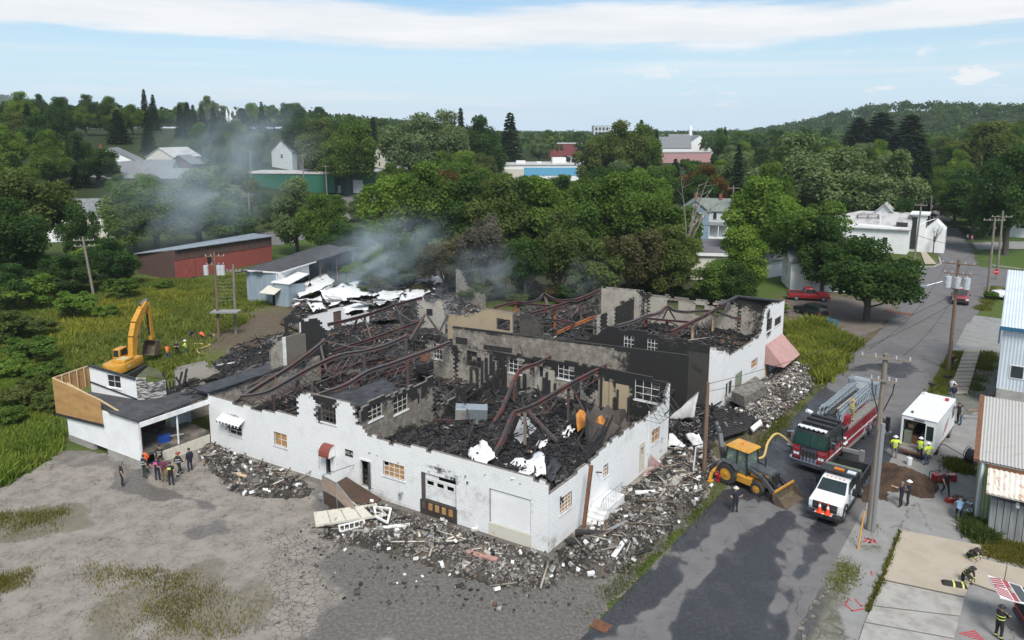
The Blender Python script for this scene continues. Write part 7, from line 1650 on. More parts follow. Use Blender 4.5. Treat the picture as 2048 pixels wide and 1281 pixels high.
for a in((-6.3,-6.22,-1.1,1.1),(-5.03,-4.95,-1.1,-.5),(-5.03,-4.95,.5,1.1),(-6.3,-4.95,-1.1,-1.02),(-6.3,-4.95,1.02,1.1)):b=MB(); b.bb(*a,2.85,3.75); b.build('basket_panel',M['steel_blue']if a[0]!=-6.3 or a[1]>-6 else M['pale_siding'],bk)
b=MB(); b.path([(-6.3,-1.1,3.85),(-4.95,-1.1,3.85),(-4.95,1.1,3.85),(-6.3,1.1,3.85),(-6.3,-1.1,3.85)],.06); b.build('basket_rail',M['alu'],bk)
b=MB(); b.tube([(2.3,-1.0,2.2),(1.0,-1.1,2.9),(-1.2,-1.1,3.1)],.11,6); b.tube([(2.1,-1.15,2.2),(.8,-1.2,2.7),(-1,-1.2,2.8)],.08,6); b.build('red_pipe',M['fire_red'],r)
b=MB(); b.bb(.9,1.7,.75,1.15,2.28,3.0); b.bb(1.0,1.6,.8,1.1,3.0,3.1); b.build('control_stand',M['fire_red'],r,bevel=.03)
b=MB(); b.cyl((1.7,-1.5,2.7),(2.0,-1.75,2.9),.16,8); b.bar((1.9,-1.1,2.3),(1.8,-1.6,2.7),.07); b.build('spot_lamp',M['white_paint'],r)
TRUCK=r
# backhoe loader
p0,p1=g(1447,962),g(1552,1006); hd=head(p0,p1)
r=thing('backhoe_loader','yellow and black backhoe loader with lowered front bucket on the wet street','backhoe',g(1492,968),hd)
for s in(1,-1):wheel(r,-.9,s*.95,.76,.5,M['yellow_paint']); wheel(r,1.35,s*.85,.47,.34,M['yellow_paint'])
b=MB(); b.bb(-1.5,2.0,-.4,.4,.5,.95); b.bb(-.4,.9,-.95,.95,.45,.95); b.build('chassis',M['yellow_paint'],r,bevel=.04)
b=MB(); b.taper((.35,2.15,-.48,.48,.9),(.35,2.05,-.42,.42,1.62)); b.build('hood',M['dark_grey'],r,bevel=.06,smooth=True); XB(r,'grille','black_paint',2.1,2.2,-.4,.4,.75,1.5); b=MB(); b.bb(.6,1.9,.475,.5,1.0,1.4); b.bb(.6,1.9,-.5,-.475,1.0,1.4); b.build('hood_side',M['yellow_paint'],r)
b=MB(); b.cyl((1.2,.28,1.6),(1.2,.28,2.3),.05,8); b.build('exhaust',M['black_paint'],r)
b=MB(); cr=[(.45,.72,.95),(.3,.66,2.62),(-1.15,.66,2.62),(-1.3,.72,1.15)]
for s in(1,-1):
 P=[(x,y*s,z)for x,y,z in cr]
 for a,c in zip(P[:-1],P[1:]):b.bar(a,c,.09,.09)
 b.bar((-.35,.7*s,.95),(-.4,.66*s,2.62),.07)
b.build('cab_frame',M['black_paint'],r)
b=MB(); b.plate([(.44,-.66,1.0),(.44,.66,1.0),(.3,.6,2.55),(.3,-.6,2.55)],.02); b.plate([(-1.28,.64,1.2),(-1.28,-.64,1.2),(-1.14,-.6,2.55),(-1.14,.6,2.55)],.02)
for s in(1,-1):b.plate([(.42,s*.7,1.0),(-1.25,s*.7,1.15),(-1.12,s*.65,2.55),(.3,s*.65,2.55)][::s],.02)
t=NT('cab_glass'); t.b.inputs['Transmission Weight'].default_value=.85; M['cab_glass']=t.fin((.55,.7,.65),.03)
b.build('cab_window',M['cab_glass'],r)
b=MB(); b.bb(-.9,-.3,-.3,.3,.95,1.35); b.bb(-.95,-.8,-.3,.3,1.35,1.95); b.build('driver_seat',M['black_paint'],r,bevel=.05)
b=MB(); b.taper((-1.3,.55,-.82,.82,2.62),(-1.15,.4,-.7,.7,2.76)); b.build('cab_roof',M['yellow_paint'],r,bevel=.04); b=MB(); b.cyl((-.4,0,2.75),(-.4,0,2.9),.09,10); b.build('beacon',M['amber'],r)
for s in(1,-1):
 b=MB(); b.plate([(-1.7,s*1.2,1.45),(-1.5,s*1.2,1.6),(-.5,s*1.2,1.62),(-.1,s*1.2,1.35),(-.1,s*.68,1.35),(-.5,s*.68,1.62),(-1.5,s*.68,1.6),(-1.7,s*.68,1.45)][:4],.0001)if False else None
 b.path([(-1.7,s*.95,1.3),(-1.4,s*.95,1.6),(-.5,s*.95,1.62),(-.12,s*.95,1.3)],.5,.07); b.build('mudguard',M['dark_grey'],r)
 b=MB(); b.path([(.5,s*.68,1.55),(1.6,s*.72,1.25),(2.35,s*.72,.62),(2.75,s*.72,.42)],.16,.24); b.build('loader_arm',M['dark_grey'],r); b=MB(); b.bar((.9,s*.78,.9),(2.1,s*.74,.95),.1); b.build('lift_cylinder',M['chrome'],r); b=MB(); b.bar((1.5,s*.6,1.45),(2.75,s*.5,.85),.08); b.build('tilt_cylinder',M['black_paint'],r)
 b=MB(); b.path([(-1.7,s*.6,.95),(-1.85,s*1.35,.6),(-1.85,s*1.6,.1)],.16,.16); b.bb(-2.05,-1.65,s*1.4,s*1.8,.0,.1); b.build('stabiliser',M['yellow_paint'],r)
b=MB(); pr_=[(2.75,.9),(2.68,.55),(2.72,.2),(2.9,.04),(3.65,.0)]; th=[(2.80,.9),(2.74,.55),(2.78,.24),(2.93,.09),(3.65,.03)]
for(a,c),(e,f_)in zip(zip(pr_[:-1],pr_[1:]),zip(th[:-1],th[1:])):b.prism([a,c,f_,e],-1.15,1.15)
for s in(1,-1):b.prism(pr_,s*1.15,s*1.19)
b.build('front_bucket',M['bucket_steel'],r); b=MB(); b.bar((2.78,-1.2,.9),(2.78,1.2,.9),.08,.14); b.bar((2.7,-1.19,.55),(2.7,1.19,.55),.05,.5)
b.build('bucket_edge',M['yellow_paint'],r)
b=MB(); b.path([(-1.75,0,.9),(-2.1,.1,1.9),(-2.5,.4,2.75),(-3.2,.9,3.0)],.26,.34); b.build('boom',M['dark_grey'],r); b=MB(); b.path([(-3.0,.75,3.25),(-3.6,1.3,2.3),(-3.7,1.5,1.4)],.2,.26); b.build('dipper',M['dark_grey'],r)
b=MB(); b.prism([(-.35,0),(-.4,.5),(-.1,.7),(.25,.6),(.2,.5),(-.08,.58),(-.28,.44),(-.22,0)],-.35,.35); [b.prism([(-.35,0),(-.4,.5),(-.1,.7),(.25,.6)],s*.35,s*.38)for s in(1,-1)]; o=b.build('rear_bucket',M['bucket_steel'],r); o.location=(-3.65,1.45,.8); o.rotation_euler=(0,.2,.6)
b=MB(); b.bar((-1.9,.2,1.3),(-2.3,.3,2.5),.1); b.bar((-2.6,.55,3.0),(-3.3,1.05,3.1),.09); b.build('boom_cylinder',M['chrome'],r)
text_on('CASE',(-2.12,.30,1.95),(.2,.1,1),(-1,-.4,.3),.26,M['cream'],r)
BACK=r
# excavator
p=Vector((-38.4,68.8,0)); r=thing('excavator','yellow crawler excavator with raised boom behind the annex','excavator',p,rad(84)); r.scale=(.86,)*3
for s in(1,-1):
 b=MB(); b.prism([(-2.0,.45),(-1.75,.08),(1.75,.08),(2.0,.45),(1.75,.85),(-1.75,.85)],s*1.1,s*1.6); b.build('crawler_track',M['rubber'],r,bevel=.04)
b=MB(); b.cyl((0,0,.85),(0,0,1.1),.8,16); b.bb(-1.4,1.4,-1.1,1.1,.4,.85); b.build('undercarriage',M['dark_grey'],r)
b=MB(); k=14; V=[]
out=[(1.6,-1.35),(1.6,1.35),(-1.7,1.35)]+[(-1.7-1.0*math.sin(math.pi*i/8),1.35*math.cos(math.pi*i/8))for i in range(1,8)]+[(-1.7,-1.35)]
n=len(out); b.add([(x,y,1.1)for x,y in out]+[(x*.98,y*.97,2.05)for x,y in out],[tuple(range(n))[::-1],tuple(range(n,2*n))]+[(i,(i+1)%n,(i+1)%n+n,i+n)for i in range(n)]); b.build('counterweight',M['yellow_paint'],r,bevel=.06,smooth=True)
b=MB(); b.bb(-1.6,.2,-1.15,.3,2.05,2.35); b.build('engine_cover',M['yellow_paint'],r,bevel=.05); b=MB(); b.bb(-1.3,-.2,-1.0,.1,2.35,2.4); b.build('cover_grille',pm('cream_grille',(.5,.42,.22),.7),r)
b=MB(); b.taper((-.1,1.75,.45,1.33,2.05),(0,1.45,.5,1.28,3.15)); b.build('cab',M['yellow_paint'],r,bevel=.07,smooth=True)
for q in([(-.1,1.33,2.05),(-.1,.45,2.05),(0,.5,3.15),(0,1.28,3.15)],[(1.75,1.33,2.05),(-.1,1.33,2.05),(0,1.28,3.15),(1.45,1.28,3.15)],[(1.75,.45,2.05),(1.75,1.33,2.05),(1.45,1.28,3.15),(1.45,.5,3.15)],[(-.1,.45,2.05),(1.75,.45,2.05),(1.45,.5,3.15),(0,.5,3.15)]):b=MB(); b.inset(q,.12,.88,.2,.88,.02); b.build('cab_window',M['glass'],r)
bm_pts=[(1.2,-.25,2.0),(1.6,-.25,4.2),(2.3,-.25,5.6),(3.6,-.25,6.9),(4.5,-.25,7.65)]; b=MB()
wd=[.75,.95,1.05,.85,.5]
for i in range(4):
 a,c=Vector(bm_pts[i]),Vector(bm_pts[i+1]); d=(c-a).normalized(); nn=Vector((-d.z,0,d.x)); b.add([a+nn*wd[i]/2+Vector((0,y,0))for y in(-.3,.3)]+[a-nn*wd[i]/2+Vector((0,y,0))for y in(.3,-.3)]+[c+nn*wd[i+1]/2+Vector((0,y,0))for y in(-.3,.3)]+[c-nn*wd[i+1]/2+Vector((0,y,0))for y in(.3,-.3)],[(0,1,2,3),(7,6,5,4),(0,4,5,1),(1,5,6,2),(2,6,7,3),(3,7,4,0)])
b.build('boom',M['yellow_paint'],r)
b=MB(); b.taper((-.35,.35,-.2,.2,0),(-.2,.2,-.2,.2,4.6)); o=b.build('arm',M['yellow_paint'],r,bevel=.03); o.location=(5.15,-.25,2.9); o.rotation_euler=(0,-.06,0)
b=MB(); b.bar((3.4,-.25,7.6),(4.75,-.25,8.0),.22); b.build('arm_cylinder',M['chrome'],r)
for s in(1,-1):b=MB(); b.bar((1.9,-.25+s*.45,2.0),(2.1,-.25+s*.45,3.4),.2); b.bar((2.1,-.25+s*.45,3.4),(2.6,-.25+s*.45,5.3),.12); b.build('boom_cylinder',M['yellow_paint']if s>0 else M['chrome'],r)
b=MB(); b.bar((4.7,-.25,6.2),(4.75,-.25,3.6),.2); b.build('bucket_cylinder',M['black_paint'],r)
b=MB(); b.tube([(1.7,.15,4.0),(2.4,.15,5.6),(3.6,.12,7.1),(4.6,.1,7.5),(4.8,.05,6.6),(5.2,.05,5.6)],.05,6); b.build('hydraulic_hose',M['black_paint'],r)
b=MB(); pr_=[(0,0),(.5,-.2),(.75,-.8),(.55,-1.5),(0,-1.9),(-.6,-1.8),(-.55,-1.7),(0,-1.75),(.42,-1.4),(.6,-.8),(.4,-.3),(0,-.12)]
b.prism(pr_,-.75,.75); [b.prism([(0,0),(.5,-.2),(.75,-.8),(.55,-1.5),(0,-1.9),(-.6,-1.8),(-.35,-.6)],s*.75,s*.8)for s in(1,-1)]
o=b.build('bucket',M['bucket_steel'],r); o.location=(4.95,-.25,2.9); o.rotation_euler=(0,.15,0)
for i in range(5):b=MB(); b.taper((-.75,-.5,-.75+i*.36,-.6+i*.36,-1.86),(-.95,-.9,-.72+i*.36,-.64+i*.36,-1.7)); b.build('bucket_tooth',M['bucket_steel'],o)
text_on('290',(-1.2,-1.40,1.6),(-1,0,0)if False else(1,0,0),(0,0,1),.4,M['cream'],r)
# white dump truck
p=(g(1642,1042)+g(1692,985))/2+Vector((.3,.3,0)); r=thing('dump_truck','white dump truck with black bed and two orange cones on its bumper','truck',p,RH+math.pi-.02)
f=3.0
XB(r,'chassis','black_paint',-3.1,2.6,-.45,.45,.5,.8)
b=MB(); body_side(b,[(.2,.55),(f-.12,.62),(f,.9),(f-.03,1.32),(f-.22,1.42),(1.55,1.52),(.2,1.52)],.98,.94,.6,1.5); b.build('hood',M['white_paint'],r,bevel=.07,smooth=True)
b=MB(); b.taper((-.35,1.75,-.95,.95,1.45),(-.3,.85,-.80,.80,2.08)); b.build('cab',M['white_paint'],r,bevel=.06,smooth=True); b=MB(); b.bb(-.38,.6,-.97,.97,.6,1.5); b.build('door',M['white_paint'],r,bevel=.04)
q={'f':[(1.75,-.95,1.45),(1.75,.95,1.45),(.85,.80,2.08),(.85,-.80,2.08)],'l':[(1.75,.95,1.45),(-.35,.95,1.45),(-.3,.80,2.08),(.85,.80,2.08)],'r':[(-.35,-.95,1.45),(1.75,-.95,1.45),(.85,-.80,2.08),(-.3,-.80,2.08)]}
b=MB(); b.inset(q['f'],.05,.95,.06,.9,.02); b.build('windscreen',M['glass'],r)
for k_ in 'lr':b=MB(); b.inset(q[k_],.16,.94,.1,.86,.02)if k_=='l' else b.inset(q[k_],.06,.84,.1,.86,.02); b.build('side_window',M['glass'],r)
b=MB(); b.bb(f-.06,f+.03,-.72,.72,.82,1.32); gr=b.build('grille',M['black_paint'],r,bevel=.02); b=MB(); b.bb(f+.03,f+.05,-.7,.7,1.03,1.09); b.bb(f+.03,f+.05,-.7,.7,1.2,1.24); b.build('grille_bar',M['dark_grey'],gr)
XB(gr,'badge','black_paint',f+.05,f+.06,-.14,.14,1.02,1.16)
b=MB(); b.bb(f-.15,f+.3,-1.0,1.0,.42,.72); b.build('front_bumper',M['black_paint'],r,bevel=.05); XB(r,'bumper_shelf','white_paint',f+.0,f+.32,-.5,.5,.72,.76)
for s in(1,-1):
 b=MB(); b.bb(f-.2,f+.01,s*.74,s*.96,.92,1.36); b.build('headlight',M['lamp'],r,bevel=.03)
 b=MB(); b.bar((1.2,s*.95,1.5),(1.15,s*1.2,1.55),.05); b.bb(1.05,1.2,s*1.12,s*1.38,1.4,1.85); b.build('mirror',M['black_paint'],r,bevel=.03)
 b=MB(); b.tube([(1.5,s*.97,.6),(1.65,s*.99,.98),(2.05,s*1.0,1.12),(2.45,s*.99,.98),(2.6,s*.97,.6)],.07,6); b.build('wheel_arch',M['black_paint'],r)
 wheel(r,2.05,s*.84,.43,.28); wheel(r,-1.9,s*.86,.43,.5)
 XB(r,'running_board','black_paint',-.2,1.2,s*.9,s*1.08,.42,.5); XB(r,'door_handle','black_paint',-.1,.1,s*.97,s*1.0,1.32,1.37)
 XB(r,'bed_side','black_paint',-3.5,-.5,s*1.05,s*1.15,1.0,1.75)
 for i in range(5):b=MB(); x=-3.4+i*.7; b.bb(x,x+.09,s*1.15,s*1.2,1.0,1.75); b.build('bed_rib',M['black_paint'],r)
XB(r,'bed_floor','olive',-3.5,-.5,-1.05,1.05,.92,1.02); b=MB(); b.bb(-.55,-.43,-1.15,1.15,1.0,2.35); b.bb(-.43,.45,-1.1,1.1,2.28,2.36); b.build('cab_shield',M['black_paint'],r); XB(r,'tailgate','black_paint',-3.6,-3.5,-1.15,1.15,1.0,1.7)
b=MB(); b.bb(-1.0,-.6,-1.12,1.12,2.18,2.32); b.build('tarp_roll',M['olive'],r,bevel=.04); XB(r,'light_bar','amber',-.1,.12,-.3,.3,2.36,2.46); XB(r,'white_lamp','lamp',-.2,.2,.5,1.0,2.36,2.42)
for i in range(5):b=MB(); b.cyl((.75,-.5+i*.25,2.08),(.78,-.5+i*.25,2.13),.05,8); b.build('roof_marker',M['amber'],r)
def cone(label,root,loc):
 c=thing('traffic_cone',label,'traffic cone',loc,0,'cones on the dump truck bumper'); XB(c,'cone_base','orange',-.19,.19,-.19,.19,0,.04); b=MB(); b.cyl((0,0,.04),(0,0,.36),.14,14,0,.085); b.cyl((0,0,.52),(0,0,.72),.05,14,0,.025); b.build('cone_body',M['orange'],c); b=MB(); b.cyl((0,0,.36),(0,0,.52),.088,14,0,.052); b.build('white_band',M['white_paint'],c); return c
Mx=Matrix.Translation(p)@Matrix.Rotation(RH+math.pi-.02,4,'Z')
cone('left orange traffic cone on the bumper of the white truck',None,Mx@Vector((3.2,-.24,.76))); cone('right orange traffic cone on the bumper of the white truck',None,Mx@Vector((3.2,.24,.76)))
# white step van with its rear doors open
hv=head(g(1829,914),g(1861,868))-.02; p=g(1831,915); p=p+Vector((math.cos(hv),math.sin(hv),0))*3.35
r=thing('step_van','white step van with open rear seen from behind, red and grey flash on its side','van',p,hv)
hL_=3.3; W_=1.17; H_v=3.0
b=MB(); b.bb(-hL_,hL_-.4,-W_,-W_+.06,.75,H_v); b.build('side_panel',M['white_paint'],r,bevel=.02); b=MB(); b.bb(-hL_,hL_-.4,W_-.06,W_,.75,H_v); b.build('side_panel',M['white_paint'],r,bevel=.02)
b=MB(); b.bb(-hL_-.05,hL_-.35,-W_-.02,W_+.02,H_v,H_v+.1); b.build('roof',M['white_paint'],r,bevel=.05); XB(r,'floor','grey_plate',-hL_,hL_,-W_,W_,.62,.75)
b=MB(); b.taper((hL_-.4,hL_+.15,-W_,W_,.75),(hL_-.4,hL_-.3,-W_,W_,H_v)); b.build('front',M['white_paint'],r,bevel=.05); b=MB(); b.plate([(hL_+.05,-W_+.1,1.6),(hL_+.05,W_-.1,1.6),(hL_-.25,W_-.15,2.75),(hL_-.25,-W_+.15,2.75)],.05); b.build('windscreen',M['glass'],r)
b=MB(); b.bb(-hL_,-hL_+.08,W_-.14,W_,.75,H_v); b.bb(-hL_,-hL_+.08,-W_,-W_+.1,.75,H_v); b.bb(-hL_,-hL_+.08,-W_+.1,W_-.14,H_v-.25,H_v); b.build('rear_frame',M['white_paint'],r)
b=MB(); b.bb(-hL_,-hL_+.06,-W_+.1,-W_+.72,.75,H_v-.25); d_=b.build('rear_door',M['white_paint'],r); XB(d_,'door_window','glass',-hL_-.012,-hL_,-W_+.18,-W_+.64,1.5,H_v-.4)
XB(r,'bulkhead','dark',-1.0,-.9,-W_+.06,W_-.06,.75,H_v)
for x,y,z,sx,sy,sz,m_ in((-2.2,.75,.75,1.6,.5,1.0,'olive'),(-2.4,.3,.75,.7,.4,.6,'rust'),(-1.8,.7,1.8,1.2,.4,.3,'lumber'),(-1.9,-.3,.75,.8,.6,.8,'dark_grey')):b=MB(); b.bb(x-sx/2,x+sx/2,y-sy/2,y+sy/2,z,z+sz); b.build('tool_locker',M[m_],r,bevel=.03)
XB(r,'rear_step','grey_plate',-hL_-.35,-hL_,-W_+.05,W_-.05,.5,.62); XB(r,'rear_bumper','rust',-hL_-.36,-hL_-.02,-W_+.1,W_-.1,.32,.5)
for s in(1,-1):
 wheel(r,-1.7,s*(W_-.27),.42,.48); wheel(r,2.3,s*(W_-.16),.42,.28)
 XB(r,'side_window','glass',2.0,2.9,s*W_,s*(W_+.012),1.7,2.6); b=MB(); b.bar((2.95,s*W_,2.3),(3.1,s*(W_+.35),2.3),.04); b.bb(3.0,3.12,s*(W_+.2),s*(W_+.4),1.9,2.5); b.build('mirror',M['black_paint'],r)
 XB(r,'rubbing_strip','rust',-hL_,hL_,s*(W_-.02),s*(W_+.008),.6,.72)
for i,(a,c,m_)in enumerate(((-.9,.25,'fire_red'),(-.35,.3,'fire_red'),(.2,.25,'alu'))):
 b=MB(); b.plate([(a,-W_-.012,1.15+i*.15),(a+c,-W_-.012,1.15+i*.15),(a+c+.75,-W_-.012,2.0+i*.2),(a+.75,-W_-.012,2.0+i*.2)],.012); b.build('side_flash',M[m_],r)
for x,y,m_ in((1.9,-.75,'red_lens'),(2.3,.85,'lamp')):b=MB(); b.cyl((x,y,H_v+.1),(x,y,H_v+.3),.14,12); b.build('beacon',M[m_],r,bevel=.02)
b=MB(); b.cyl((-2.6,.65,H_v+.1),(-2.6,.65,H_v+.25),.09,10); b.bb(-hL_-.06,-hL_-.02,-.35,.35,H_v-.13,H_v-.07); b.build('roof_vent',M['dark_grey'],r)
VAN=p
# trees and growth
def leaf_mat(name,c,c2,trans=.35):
 t=NT(name); col,r,gg,b=t.attr('tint')
 oi=t.node('ShaderNodeObjectInfo')
 k=t.mix(t.ramp(r,0,1),c,c2); k=t.mix(t.m('MULTIPLY',oi.outputs['Random'],.55),k,t.mix(1.0,k,(1.2,1.04,.85),'MULTIPLY'))
 d=t.node('ShaderNodeBsdfDiffuse'); tr=t.node('ShaderNodeBsdfTranslucent'); mx=t.node('ShaderNodeMixShader'); mx.inputs[0].default_value=trans+.08
 t.link(k,d.inputs[0]); t.link(t.mix(1.0,k,(1.2,1.3,.6),'MULTIPLY'),tr.inputs[0]); t.link(d.outputs[0],mx.inputs[1]); t.link(tr.outputs[0],mx.inputs[2]); t.link(mx.outputs[0],t.out.inputs[0])
 return t.mat
LEAF={'green':leaf_mat('leaf_green',(.055,.106,.023),(.140,.218,.050)),'bright':leaf_mat('leaf_bright',(.073,.144,.025),(.189,.281,.056)),'dark':leaf_mat('leaf_dark',(.028,.063,.021),(.072,.131,.040)),'olive':leaf_mat('leaf_olive',(.062,.093,.025),(.149,.187,.063)),'pale':leaf_mat('leaf_pale',(.072,.120,.046),(.206,.273,.144)),'scorched':leaf_mat('leaf_scorched',(.051,.057,.025),(.154,.142,.075)),'dead':leaf_mat('leaf_dead',(.062,.063,.060),(.165,.164,.150)),'autumn':leaf_mat('leaf_autumn',(.083,.057,.020),(.175,.096,.038)),'pine':leaf_mat('needles',(.012,.027,.015),(.03,.05,.024),.15)}
M['bark']=pm('bark',(.10,.085,.07),.95,c2=(.06,.05,.042),ns=2,stretch=(5,5,.6),bump=.5)
M['bark_pale']=pm('pale_bark',(.33,.29,.24),.9,c2=(.22,.19,.16),ns=2)
def leaf_cloud(centres,radii,n,size,rng,up=.35,flat=.75):
 """leaf sized faces spread through lobes, thick near their skins"""
 k=rng.choice(len(centres),n,p=radii**2/np.sum(radii**2)); d=rng.normal(size=(n,3)); d/=np.linalg.norm(d,axis=1)[:,None]
 d[:,2]=np.where(rng.random(n)<.25,np.abs(d[:,2]),d[:,2])
 rr=radii[k]*(rng.random(n)**.28)*rng.uniform(.82,1.12,n); P=centres[k]+d*rr[:,None]*np.array([1,1,.95])
 nrm=d*.7+rng.normal(size=(n,3))*.6+np.array([0,0,up]); nrm/=np.linalg.norm(nrm,axis=1)[:,None]
 a=np.cross(nrm,rng.normal(size=(n,3))); a/=np.linalg.norm(a,axis=1)[:,None]; b=np.cross(nrm,a)
 s=rng.uniform(.55,1.25,n)[:,None]*size; V=np.stack([P-a*s-b*s*.2,P-b*s*.75,P+a*s+b*s*.1,P+b*s*.75],1).reshape(-1,3)
 tint=np.clip(.15+.5*rng.random(len(centres))[k]+.45*rng.random(n)-.1,0,1)
 return V,np.arange(n*4).reshape(-1,4),np.repeat(np.stack([tint]*3,1),4,0)
def tree_proto(seed,shape,n=5200,size=.30,nl=26):
 """12 m tall: trunk with limbs, crown of lobes"""
 rng=np.random.default_rng(seed); rr=random.Random(seed); C_=[]; Rr=[]
 if shape=='pine':
  V=[]; Cc=[];
  for lv in range(20):
   z=1.4+lv*.53; R0=3.0*(1-lv/20.5)**.85*rr.uniform(.8,1.15); m=int(230*(1-lv/24))
   a=rng.uniform(0,6.28,m); q=rng.random(m)**.6*R0; P=np.stack([q*np.cos(a),q*np.sin(a),z-q*.28+rng.normal(0,.12,m)],-1)
   o=np.stack([np.cos(a),np.sin(a),-.35+0*a],-1)*.42; w=np.stack([-np.sin(a),np.cos(a),rng.normal(0,.4,m)],-1)*.17
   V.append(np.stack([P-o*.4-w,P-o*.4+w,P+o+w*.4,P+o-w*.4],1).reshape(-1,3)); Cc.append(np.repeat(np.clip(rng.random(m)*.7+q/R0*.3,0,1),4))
  V=np.vstack(V); Cc=np.concatenate(Cc); me=(V,np.arange(len(V)).reshape(-1,4),np.stack([Cc]*3,1))
 else:
  wz={'round':(4.2,5.0,5.9),'wide':(4.7,4.9,5.9),'tall':(3.6,5.3,6.0),'loose':(4.2,4.9,6.2),'bush':(4.6,4.9,5.6)}[shape]
  for i in range(nl):
   for _ in range(40):
    d=np.array([rr.gauss(0,1),rr.gauss(0,1),rr.gauss(0,1)]); d/=np.linalg.norm(d); q=rr.random()**.45*.84
    if d[2]>-1.1:break
   C_.append(np.array([d[0]*wz[0]*q,d[1]*wz[0]*q,wz[2]+d[2]*wz[1]*q])); Rr.append(rr.uniform(.9,1.75)*(1.15-.35*q)*(.8 if shape=='loose' else 1))
  me=leaf_cloud(np.array(C_),np.array(Rr),n,size,rng)
 b=MB(); top=9.5 if shape=='pine' else 7.0
 if shape!='bush':b.tube([(0,0,-.6),(.1,.05,2.2),(-.05,.1,4.6),(.05,0,top)],[.34,.26,.2,.07],8)
 if shape not in('pine',):
  for i in range(0,len(C_),3):c=C_[i]; b.tube([(0,0,1.6+.25*(i%9)),(c[0]*.5,c[1]*.5,c[2]*.62),(c[0]*.9,c[1]*.9,c[2]*.97)],[.13,.09,.03],5)
 return me,b
PROT={}
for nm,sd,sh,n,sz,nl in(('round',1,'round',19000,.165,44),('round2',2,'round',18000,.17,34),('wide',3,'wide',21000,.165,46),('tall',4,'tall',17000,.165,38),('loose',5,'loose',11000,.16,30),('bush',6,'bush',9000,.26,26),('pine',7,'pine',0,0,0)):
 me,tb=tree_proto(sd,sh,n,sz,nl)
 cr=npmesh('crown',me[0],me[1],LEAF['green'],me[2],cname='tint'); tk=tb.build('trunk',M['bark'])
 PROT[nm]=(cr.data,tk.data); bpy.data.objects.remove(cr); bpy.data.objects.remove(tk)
def place_tree(X,Y,H,wid,shape,leaf,label,group=None,name=None,zb=None):
 z=float(terr(X,Y))if zb is None else zb
 nm=name or('pine_tree' if shape=='pine' else 'shrub' if shape=='bush' else 'leafy_tree')
 r=thing(nm,label,{'pine_tree':'conifer','shrub':'shrub'}.get(nm,'tree'),(X,Y,z),RND.uniform(0,6.3),group); r.scale=(wid/9.6,wid/9.6,H/10.6)if shape!='pine' else(wid/6.0,wid/6.0,H/12)
 for n_,me,m_ in(('crown',PROT[shape][0],LEAF[leaf]),('trunk',PROT[shape][1],M['bark'])):
  o=bpy.data.objects.new(n_,me); S.collection.objects.link(o); o.parent=r; o.material_slots[0].link='OBJECT'; o.material_slots[0].material=m_
 return r
def tree_px(px,ptop,Y,wpx,shape,leaf,label,group=None,pad=1.0):
 P=at(px,ptop,Y); zb=float(terr(P.x,Y)); H=max(2.5,P.z-zb); return place_tree(P.x,Y,H,min(wpx/F_PX*(Y*CP+18*SP)*pad*1.12,1.3*H),shape,leaf,label,group)
